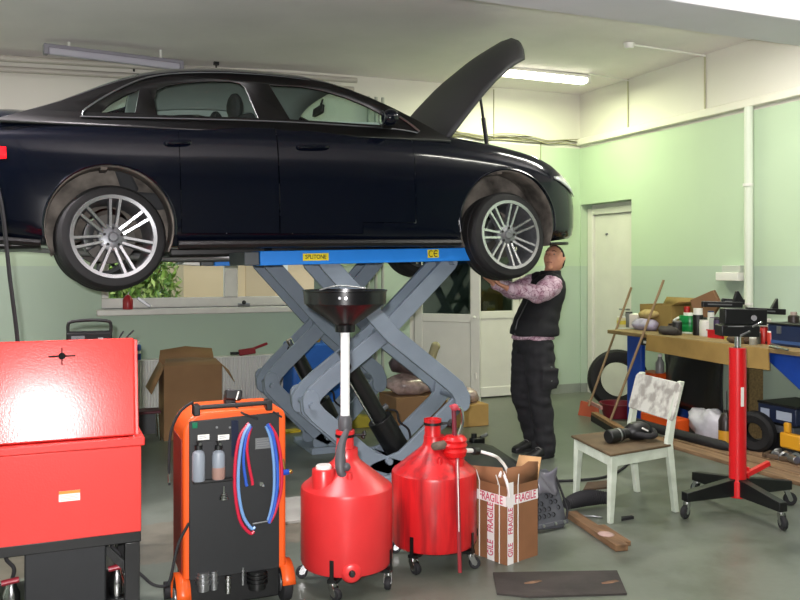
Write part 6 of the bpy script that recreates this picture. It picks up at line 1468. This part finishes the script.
t, p = T('tool_chest', 790, 341, 'dark blue tool chest at the near end of the bench', 'tool box', 5.42); mnv = mat('chest_navy', '#1a2745', .4)
mb = MB(); mb.bx(5.42, 5.72, 4.62, 5.10, ZB_, ZB_ + .17); mb.build('body', mnv, t, bevel=.01)
mb = MB(); mb.bx(5.415, 5.725, 4.615, 5.105, ZB_ + .17, ZB_ + .185); mb.build('lid', M['black_plastic'], t, bevel=.004)
for y in (4.74, 4.98):
    mb = MB(); mb.bx(5.412, 5.42, y - .02, y + .02, ZB_ + .10, ZB_ + .16); mb.build('latch', M['steel'], t)
mb = MB(); mb.bx(5.417, 5.42, 4.64, 5.08, ZB_ + .02, ZB_ + .045); mb.build('drawer_line', mat('line_blue', '#35507f', .4), t)
p = Vector((5.60, 5.00, ZB_ + .185)); t = thing('glue_jar', p, 'small dark jar with pale cap on the blue tool chest', 'jar')
mb = MB(); mb.lathe([(0, 0), (.045, 0), (.045, .05), (.03, .06), (0, .06)], p, n=20); mb.build('body', mat('jar_dark', '#2b211e', .4), t); mb = MB(); mb.lathe([(.026, .06), (.026, .085), (0, .085)], p, n=18); mb.build('cap', mat('jar_cap', '#a08e86', .4), t)
for i, (u0, v0, u1, v1, nm, lab) in enumerate(((760, 341, 780, 346, 'screwdriver', 'long screwdriver lying on the bench edge by the chest'), (770, 346, 788, 350, 'spanner', 'spanner nearest the bench edge by the chest'))):
    a, b = onZ(u0, v0, ZB_ + .012), onZ(u1, v1, ZB_ + .012)
    t = thing(nm, (a.x, a.y, ZB_), lab, 'tool')
    d_ = b - a
    mb = MB(); mb.cyl(a, a + d_ * .45, .012, n=10); mb.build('handle', M['black_plastic'] if nm == 'screwdriver' else M['steel'], t)
    mb = MB(); mb.cyl(a + d_ * .45, b, .005 if nm == 'screwdriver' else .008, n=8); mb.build('shaft', M['steel'], t)

# ================================================================== ON THE WALLS AND CEILING
wb = thing('wall_box', (5.95, 6.04, 1.41), 'white box fixed to the right wall beside the white pipe', 'wall box')
mb = MB(); mb.bx(5.90, 6.0, 5.90, 6.18, 1.41, 1.49); mb.build('body', M['white_plastic'], wb, bevel=.006)
mb = MB(); mb.bx(5.93, 6.0, 5.90, 6.13, 1.49, 1.555); mb.build('cover', mat('cover_grey', '#b8bdb4', .5), wb, bevel=.006)
pw = thing('drain_pipe', (5.955, 5.82, 0), 'white vertical pipe on the right wall above the bench', 'pipe')
mb = MB(); mb.cyl((5.955, 5.82, .0), (5.955, 5.82, 3.02), .042, n=20); mb.build('tube', mat('pipe_white', '#d5dccd', .4), pw)
for z in (1.2, 2.3):
    mb = MB(); mb.lathe([(.043, -.012), (.047, -.012), (.047, .012), (.043, .012)], (5.945, 5.82, z), n=20, closed=True); mb.build('clip', M['white_plastic'], pw)
mcond = mat('conduit', '#b7b596', .5)
for (u0, v0, u1, v1, lab) in ((705, 57, 707, 107, 'thin vertical conduit on the cream wall, nearer one'), (628, 82, 629.5, 127, 'thin vertical conduit on the cream wall, nearer the corner')):
    a, b = onX(u0, v0, 5.992), onX(u1, v1, 5.992); mb = MB(); mb.cyl((5.990, a.y, 3.65), (5.990, a.y, 3.10), .009, n=8); tag(mb.build('wall_conduit', mcond), lab, 'conduit')
a, b = Vector((5.01, 6.33, 3.625)), Vector((5.99, 6.40, 3.632))
cl = thing('lamp_holder', (5.0, 6.33, 3.6), 'white lamp holder with conduit on the bare ceiling', 'ceiling light')
mb = MB(); mb.lathe([(0, -.05), (.035, -.05), (.05, -.03), (.055, 0)], (5.0, 6.33, 3.636), n=20); mb.build('holder', M['white_plastic'], cl)
mb = MB(); mb.cyl((5.05, 6.335, 3.628), (5.98, 6.40, 3.632), .011, n=8); mb.build('conduit', M['white_plastic'], cl)
mb = MB(); mb.cyl((5.36, 7.47, 3.630), (5.985, 7.59, 3.632), .008, n=8); tag(mb.build('ceiling_conduit', M['white_plastic']), 'short conduit on the ceiling between lit lamp and right wall', 'conduit')
# heating pipes and an unlit lamp under the ceiling at the left
mpg = mat('pipe_cream', '#b9b3ab', .45)
for i, (dz, y, lab) in enumerate(((0, 8.30, 'upper of two long pale heating pipes under the ceiling'), (-.075, 8.40, 'lower of two long pale heating pipes under the ceiling'))):
    mb = MB(); mb.tube([(-3.1, y, 3.25 + dz), (-.42, y, 3.425 + dz), (1.9, y, 3.50 + dz), (3.0, y, 3.52 + dz)], .030, 12); tag(mb.build('heating_pipe', mpg), lab, 'pipe')
for x, lab in ((.74, 'left one of two pipe hangers on the ceiling'), (1.52, 'second pipe hanger, above the car roof')):
    hg = thing('pipe_hanger', (x, 8.30, 3.40), lab, 'bracket')
    mb = MB(); mb.cyl((x, 8.30, 3.41), (x, 8.30, 3.56), .008, n=8); mb.build('rod', M['black_metal'], hg)
    mb = MB(); mb.box((x, 8.30, 3.56), (.05, .04, .03)); mb.build('clamp', M['black_metal'], hg)
ul = batten((.55, 7.9, 3.475), 1.18, 'unlit grey fluorescent lamp on the ceiling at left, by the pipes', mdim, .036, mat('grey_housing', '#8a8792', .5))
for x in (.15, .95):
    mb = MB(); mb.cyl((x, 7.9, 3.48), (x, 7.9, 3.56), .012, n=8); mb.build('mount', M['white_plastic'], ul)
ul.rotation_euler = (0, 0, R(8))
# smaller clutter between the bigger things
mtd = lambda n, c, r_=.45: mat(n, c, r_)
can('grease_pot', 677, 331, .045, .12, mtd('pot_black', '#1d1c1d'), 'black grease pot squeezed left of the green jug', 'pot', mtd('lid_grey', '#7b7b78'), 5.42)
can('lubricant_can', 711, 331, .03, .22, mtd('can_white', '#c9c9c4'), 'tall pale can behind the red tray', 'can', mtd('cap_blue', '#23355f'), 5.60)
can('lubricant_can', 717, 331, .03, .16, mtd('can_violet', '#3b2a4d'), 'violet can behind the red tray, left of the jack saddle', 'can', M['black_plastic'], 5.55)
can('thinner_tin', 775, 331, .05, .16, mtd('tin_olive', '#5c5f4d'), 'olive tin left of the blue tool chest', 'tin', mtd('lid_steel', '#8b8c8a'), 5.62)
can('paint_tin', 762, 331, .05, .12, mtd('tin_maroon', '#5a2320'), 'maroon tin at the back of the bench behind the jack arms', 'tin', mtd('lid_steel2', '#8b8c8a'), 5.66)
can('screw_jar', 741, 345, .032, .055, mtd('jar_brown', '#6e5a3c'), 'little brown jar on the bench edge below the jack saddle', 'jar', M['steel'], 5.28)
lump('shop_rag', (5.36, 6.20, ZB_ + .035), (.09, .12, .045), mtd('rag_dark', '#3c3836', .9), 'dark shop rag crumpled on the bench left of the green jug', 'rag', 9, .4)
lump('shop_rag', (5.32, 5.30, ZB_ + .03), (.08, .11, .04), mtd('rag_brown', '#4a3a2c', .9), 'brown shop rag crumpled on the bench right of the jack', 'rag', 11, .4)
# cables sagging along the back wall
random.seed(5)
for i in range(6):
    z0 = 3.03 + .012 * i; y = YB - .012 - .010 * (i % 3)
    pts = [(3.3 + 2.66 * k / 12, y, z0 + .012 * math.sin(k * 1.3 + i * 2) - (.02 if k % 4 == 2 else 0) + random.uniform(-.008, .008)) for k in range(13)]
    mb = MB(); mb.tube(spline(pts, 3), .006, 6)
    tag(mb.build('wall_cable', mat('cable_%d' % i, ['#5e5a44', '#b9b58f', '#77745a', '#cfcaa5', '#3f3c30', '#a5a180'][i], .6)), 'one of the thin cables bunched along the top of the green back wall', 'cable', 'cables along the back wall')
for (u, lab) in ((494, 'thin wire dropping down the cream back wall beside the hood'), (541, 'short wire below the bunched cables')):
    a = onY(u, 80 if u < 500 else 148, YB - .008); z0, z1 = (3.04, 3.62) if u < 500 else (2.78, 3.02)
    mb = MB(); mb.cyl((a.x, YB - .004, z0), (a.x, YB - .004, z1), .005, n=6); tag(mb.build('drop_wire', mat('wire_%d' % u, '#8c8763', .6)), lab, 'wire')
# ================================================================== THE MECHANIC
mskin = mat('skin', '#c98f74', .55, var=.06, scale=20)
mvest = mat('vest_black', '#0b0c11', .8, var=.2, scale=12)
mtrou = mat('trousers_charcoal', '#1b1b1f', .85, var=.2, scale=10)
mshoe = mat('shoe_black', '#17171a', .5)
mhair = mat('hair_dark', '#1f1713', .7, bump=.5, bscale=120)
mshirt = bpy.data.materials.new('shirt_print'); mshirt.use_nodes = True
nt = mshirt.node_tree; b = nt.nodes['Principled BSDF']; b.inputs['Roughness'].default_value = .85
tc = nt.nodes.new('ShaderNodeTexCoord'); vo = nt.nodes.new('ShaderNodeTexVoronoi'); vo.feature = 'DISTANCE_TO_EDGE'; vo.inputs['Scale'].default_value = 22
no = nt.nodes.new('ShaderNodeTexNoise'); no.inputs['Scale'].default_value = 16; no.inputs['Detail'].default_value = 4
mxv = nt.nodes.new('ShaderNodeMix'); mxv.data_type = 'VECTOR'; mxv.inputs[0].default_value = .12
nt.links.new(tc.outputs['Object'], no.inputs['Vector']); nt.links.new(tc.outputs['Object'], mxv.inputs[4]); nt.links.new(no.outputs['Color'], mxv.inputs[5]); nt.links.new(mxv.outputs[1], vo.inputs['Vector'])
rp = nt.nodes.new('ShaderNodeValToRGB'); rp.color_ramp.elements[0].position = .02; rp.color_ramp.elements[1].position = .07
rp.color_ramp.elements[0].color = lin('#8a6478'); rp.color_ramp.elements[1].color = lin('#c9b2be')
rp2 = nt.nodes.new('ShaderNodeValToRGB'); rp2.color_ramp.elements[0].position = .46; rp2.color_ramp.elements[1].position = .60; rp2.color_ramp.elements[0].color = (1, 1, 1, 1); rp2.color_ramp.elements[1].color = lin('#c7a3b3')
mxc = nt.nodes.new('ShaderNodeMix'); mxc.data_type = 'RGBA'; mxc.blend_type = 'MULTIPLY'; mxc.inputs[0].default_value = .7
nt.links.new(vo.outputs['Distance'], rp.inputs['Fac']); nt.links.new(no.outputs['Fac'], rp2.inputs['Fac']); nt.links.new(rp.outputs[0], mxc.inputs[6]); nt.links.new(rp2.outputs[0], mxc.inputs[7]); nt.links.new(mxc.outputs[2], b.inputs['Base Color'])

def loft(mb, secs, n=18, caps=True):
    """secs: (centre, side vector, front vector) ellipses, splined"""
    cs = spline([s[0] for s in secs], 4); us = spline([s[1] for s in secs], 4); ws = spline([s[2] for s in secs], 4)
    rows = [[c + u * math.cos(2 * PI * j / n) + w_ * math.sin(2 * PI * j / n) for j in range(n)] for c, u, w_ in zip(cs, us, ws)]
    mb.grid(rows, close=True)
    if caps: mb.add(rows[0], [tuple(range(n))[::-1]]); mb.add(rows[-1], [tuple(range(n))])
def limb(mb, pts, rs, n=14):
    p = spline(pts, 4); r_ = [q.x for q in spline([(x, 0, 0) for x in rs], 4)]
    mb.tube(p, r_, n); mb.ball(p[0], r_[0], 10); mb.ball(p[-1], r_[-1], 10)
def fuse(mb, name, m, parent, vox, smooth=3, fold=0.0, fs=9):
    o = mb.build(name, m, parent, sharp=180)
    q = o.modifiers.new('remesh', 'REMESH'); q.mode = 'VOXEL'; q.voxel_size = vox; q.use_smooth_shade = True
    q = o.modifiers.new('smooth', 'SMOOTH'); q.factor = .5; q.iterations = smooth
    apply_mods(o)
    if fold:
        for v in o.data.vertices: v.co += v.normal * fold * noise.noise(v.co * fs + Vector((0, 0, v.co.z * fs * .8)))
    for p in o.data.polygons: p.use_smooth = True
    if not o.data.materials: o.data.materials.append(m)
    return o
V = Vector
man = thing('person', (3.70, 5.87, 0), 'person in black vest and patterned shirt reaching up under the raised car', 'person')
X_, Y_, Z_ = V((1, 0, 0)), V((0, 1, 0)), V((0, 0, 1))
yM = 5.87
pel, wai, che, nek = V((3.655, yM, .93)), V((3.68, yM, 1.08)), V((3.765, yM, 1.28)), V((3.82, yM, 1.455))
shL, shR = V((3.72, yM - .185, 1.395)), V((3.80, yM + .18, 1.400))
elL, wrL = V((3.585, 5.66, 1.335)), V((3.345, 5.725, 1.372))
elR, wrR = V((3.60, 6.08, 1.345)), V((3.36, 5.99, 1.41))
hipL, hipR = V((3.665, yM - .095, .90)), V((3.665, yM + .095, .90))
fL0, fR0 = onZ(548, 458, 0), onZ(533, 449.5, 0)       # the two heels
anL, anR = V((fL0.x - .01, fL0.y + .02, .09)), V((fR0.x, fR0.y, .09))
knL, knR = V((3.66, (hipL.y + anL.y) / 2, .49)), V((3.645, (hipR.y + anR.y) / 2, .49))
Hd = V((3.858, yM - .015, 1.602))
a_, e_ = R(36), R(20)
Fh = V((-math.cos(a_) * math.cos(e_), -math.sin(a_) * math.cos(e_), math.sin(e_)))
Sh_ = Fh.cross(Z_).normalized(); Uh = Sh_.cross(Fh).normalized()     # side (his right), up
def head_pt(x, y, z, k=1.0):
    """unit sphere point: x forward, y side, z up -> head surface"""
    w_ = .082 * (1 - .22 * max(0, -z) ** 1.5); d_ = .102 * (1 - .10 * max(0, -z)); h_ = .118
    fx = x * d_ + (.016 * max(0, -z - .35) if x > 0 else -.006 * max(0, -z))
    return Hd + (Fh * fx + Sh_ * y * w_ + Uh * z * h_) * k
def HP_(f, s, u): return Hd + Fh * f + Sh_ * s + Uh * u
mb = MB()
loft(mb, [(pel - Z_ * .06, Y_ * .14, X_ * .10), (pel + Z_ * .03, Y_ * .165, X_ * .115), (wai, Y_ * .145, X_ * .105), (che, Y_ * .17, X_ * .12), (V((3.80, yM, 1.39)), Y_ * .15, X_ * .10), (nek, Y_ * .065, X_ * .062)])
limb(mb, [nek - Z_ * .03, nek.lerp(Hd, .5), Hd - Uh * .03], [.062, .056, .055])
for sh, el, wr in ((shL, elL, wrL), (shR, elR, wrR)):
    limb(mb, [sh + V((0, -(sh.y - yM) * .45, .0)), sh, sh.lerp(el, .5), el, el.lerp(wr, .4), wr], [.062, .060, .050, .043, .042, .029])
for hp, kn, an in ((hipL, knL, anL), (hipR, knR, anR)): limb(mb, [hp, hp.lerp(kn, .45), kn, kn.lerp(an, .4), an], [.095, .085, .060, .056, .040])
vs = MB(); vs.ball((0, 0, 0), 1, 28)
mb.add([head_pt(*p) for p in vs.v], vs.f)
limb(mb, [HP_(.086, 0, .034), HP_(.101, 0, .008), HP_(.110, 0, -.016), HP_(.098, 0, -.028)], [.009, .010, .014, .009], 8)     # nose
limb(mb, [HP_(.097, -.010, -.022), HP_(.097, .010, -.022)], [.009, .009], 8)
limb(mb, [HP_(.082, -.040, .030), HP_(.095, -.016, .034), HP_(.095, .016, .034), HP_(.082, .040, .030)], [.009] * 4, 8)        # brow
limb(mb, [HP_(.086, -.02, -.052), HP_(.094, 0, -.050), HP_(.086, .02, -.052)], [.006, .008, .006], 8)
limb(mb, [HP_(.084, -.018, -.062), HP_(.091, 0, -.064), HP_(.084, .018, -.062)], [.006, .008, .006], 8)
mb.ball(HP_(.078, 0, -.096), (.026, .026, .022), 10)
for s_ in (-1, 1):
    mb.ball(HP_(-.006, s_ * .074, .002), .017, 8); mb.ball(HP_(-.012, s_ * .080, .018), .016, 8); mb.ball(HP_(-.004, s_ * .072, -.016), .012, 8)
    mb.ball(HP_(.060, s_ * .044, -.012), .024, 10)
# hands: palm, four fingers curled upwards, thumb
for wr, el, sd in ((wrL, elL, -1), (wrR, elR, 1)):
    fd = (wr - el).normalized(); fd = (fd + Z_ * .30).normalized(); sdv = fd.cross(Z_).normalized(); pn_ = sdv.cross(fd).normalized()
    if pn_.z < 0: pn_ = -pn_
    loft(mb, [(wr, sdv * .027, pn_ * .020), (wr + fd * .035, sdv * .036, pn_ * .017), (wr + fd * .085, sdv * .041, pn_ * .014), (wr + fd * .095, sdv * .038, pn_ * .012)], 12)
    for k, (off, L) in enumerate(((-.030, .070), (-.010, .080), (.011, .075), (.031, .058))):
        p0 = wr + fd * .088 + sdv * off; p1 = p0 + fd * L * .45 + pn_ * .008; p2 = p1 + (fd + pn_ * .7).normalized() * L * .32; p3 = p2 + (fd * .5 + pn_).normalized() * L * .27
        limb(mb, [p0, p1, p2, p3], [.0095, .009, .0082, .007], 8)
    p0 = wr + fd * .03 + sdv * sd * -.03; limb(mb, [p0, p0 + fd * .028 - sdv * sd * .022 + pn_ * .008, p0 + fd * .055 - sdv * sd * .022 + pn_ * .026], [.013, .011, .009], 8)
body_ = fuse(mb, 'body', mskin, man, .0065, 2)
for s_ in (-1, 1):
    mb = MB(); mb.ball(HP_(.0885, s_ * .031, .014), (.0085, .0085, .006), 12); ey = mb.build('eye', mat('eye_white', '#8f867c', .5), man)
    mb = MB(); mb.ball(HP_(.0955, s_ * .031, .014), .0045, 8); mb.build('iris', mat('iris_dark', '#241a14', .2), ey)
    mb = MB(); mb.tube(spline([HP_(.092, s_ * .047, .036), HP_(.102, s_ * .032, .042), HP_(.103, s_ * .014, .038)], 4), [.002] * 3 + [.0028] * 6, 6); mb.build('eyebrow', mhair, man)
mb = MB(); mb.tube(spline([HP_(.091, -.022, -.057), HP_(.099, 0, -.0565), HP_(.091, .022, -.057)], 4), .003, 6); mb.build('lips', mat('lips', '#8c4f46', .5), man)
# short dark hair, high forehead
keep = []; hm = MB(); hm.ball((0, 0, 0), 1, 36)
def hair_in(p): return p.z > -.42 and (p.x < .12 + .5 * p.z if p.z > .12 else p.x < -.05) or p.z > .9
fs_k = [f for f in hm.f if all(hair_in(hm.v[i]) for i in f)]
mb = MB(); mb.add([head_pt(p.x, p.y, p.z, 1.06 + .05 * max(0, -p.x) + .02 * noise.noise(p * 5)) for p in hm.v], fs_k)
bm_o = mb.build('hair', mhair, man, solid=.012)
# trousers with side pockets
mb = MB()
loft(mb, [(pel - Z_ * .09, Y_ * .165, X_ * .125), (pel, Y_ * .185, X_ * .142), (pel + Z_ * .07, Y_ * .175, X_ * .138), (pel + V((.012, 0, .115)), Y_ * .168, X_ * .132)])
for hp, kn, an in ((hipL, knL, anL), (hipR, knR, anR)):
    limb(mb, [hp, hp.lerp(kn, .4), kn + V((-.01, 0, .02)), kn.lerp(an, .35), kn.lerp(an, .75), an + V((.01, 0, -.03))], [.120, .118, .096, .090, .082, .076])
    sd = -1 if hp is hipL else 1; q_ = hp.lerp(kn, .62)
    mb.box(q_ + V((.02, sd * .10, 0)), (.15, .05, .17), (R(sd * -4), 0, 0))
tr = fuse(mb, 'trousers', mtrou, man, .011, 2, .014, 10)
for z_ in (.712, .60):
    mb = MB(); mb.cyl((3.69, hipL.y - .132, z_ + .03), (3.69, hipL.y - .142, z_ + .03), .007, n=8); mb.build('pocket_stud', M['steel'], tr)
# shirt: hem below the vest and two sleeves
mb = MB()
loft(mb, [(pel + V((.005, 0, .022)), Y_ * .205, X_ * .168), (pel + V((.01, 0, .10)), Y_ * .190, X_ * .155), (wai + Z_ * .02, Y_ * .165, X_ * .13), (che, Y_ * .185, X_ * .135), (V((3.80, yM, 1.38)), Y_ * .16, X_ * .11), (nek - Z_ * .02, Y_ * .085, X_ * .08)])
for sh, el, wr in ((shL, elL, wrL), (shR, elR, wrR)):
    limb(mb, [sh + V((0, -(sh.y - yM) * .4, .0)), sh, sh.lerp(el, .45) - Z_ * .006, el - Z_ * .006, el.lerp(wr, .45), el.lerp(wr, .88)], [.085, .090, .084, .076, .060, .046])
fuse(mb, 'shirt', mshirt, man, .0095, 2, .012, 13)
# vest with stand-up collar
mb = MB()
n_v = 26
secs = [(V((3.675, yM, .985)), .225, .195), (V((3.68, yM, 1.05)), .220, .190), (V((3.715, yM, 1.17)), .205, .165), (V((3.768, yM, 1.29)), .20, .150), (V((3.803, yM, 1.39)), .18, .130), (V((3.82, yM, 1.445)), .125, .108), (V((3.828, yM, 1.478)), .090, .090), (V((3.828, yM, 1.515)), .088, .088)]
loft(mb, [(c, Y_ * a, X_ * bq) for c, a, bq in secs], n_v)
for sh in (shL, shR): limb(mb, [sh + V((0, -(sh.y - yM) * .55, .01)), sh + V((.012, -(sh.y - yM) * .10, .012))], [.085, .090])
vt = fuse(mb, 'vest', mvest, man, .011, 2, .012, 8)
mb = MB(); mb.tube([(3.675 - .197, yM - .02, .99), (3.69 - .188, yM - .02, 1.10), (3.755 - .162, yM - .02, 1.25), (3.803 - .135, yM - .02, 1.39), (3.825 - .10, yM - .02, 1.47)], .005, 6); mb.build('zip', M['black_metal'], vt)
# shoes, toes to the left
for f0, an in ((fL0, anL), (fR0, anR)):
    mb = MB(); dt_ = V((-.97, -.22, 0)).normalized(); sd_v = V((dt_.y, -dt_.x, 0))
    b0 = V((an.x, an.y, 0)) - dt_ * .075
    secs = []
    for t, w_, h_ in ((0, .030, .060), (.03, .038, .095), (.10, .040, .110), (.16, .044, .085), (.22, .050, .062), (.27, .046, .050), (.295, .028, .034)):
        secs.append((b0 + dt_ * t + Z_ * (.006 + h_ / 2), sd_v * w_, Z_ * h_ / 2))
    loft(mb, secs, 14)
    so_ = mb.build('shoe', mshoe, man, sharp=70)
    mb = MB(); o2 = [(0, -.030), (.03, -.040), (.12, -.040), (.21, -.050), (.27, -.046), (.300, -.024), (.300, .024), (.27, .046), (.21, .050), (.12, .040), (.03, .040), (0, .030)]
    mb.prism(o2, b0, dt_, sd_v, (0, 0, .022)); mb.build('sole', M['rubber'], so_, bevel=.004)
    mb = MB(); 
    for t in (.13, .155, .18): mb.tube([b0 + dt_ * t + sd_v * -.03 + Z_ * (.093 - (t - .13) * .45), b0 + dt_ * t + Z_ * (.106 - (t - .13) * .5), b0 + dt_ * t + sd_v * .03 + Z_ * (.093 - (t - .13) * .45)], .004, 5)
    mb.build('laces', mat('lace_grey', '#8d8a86', .7), so_)
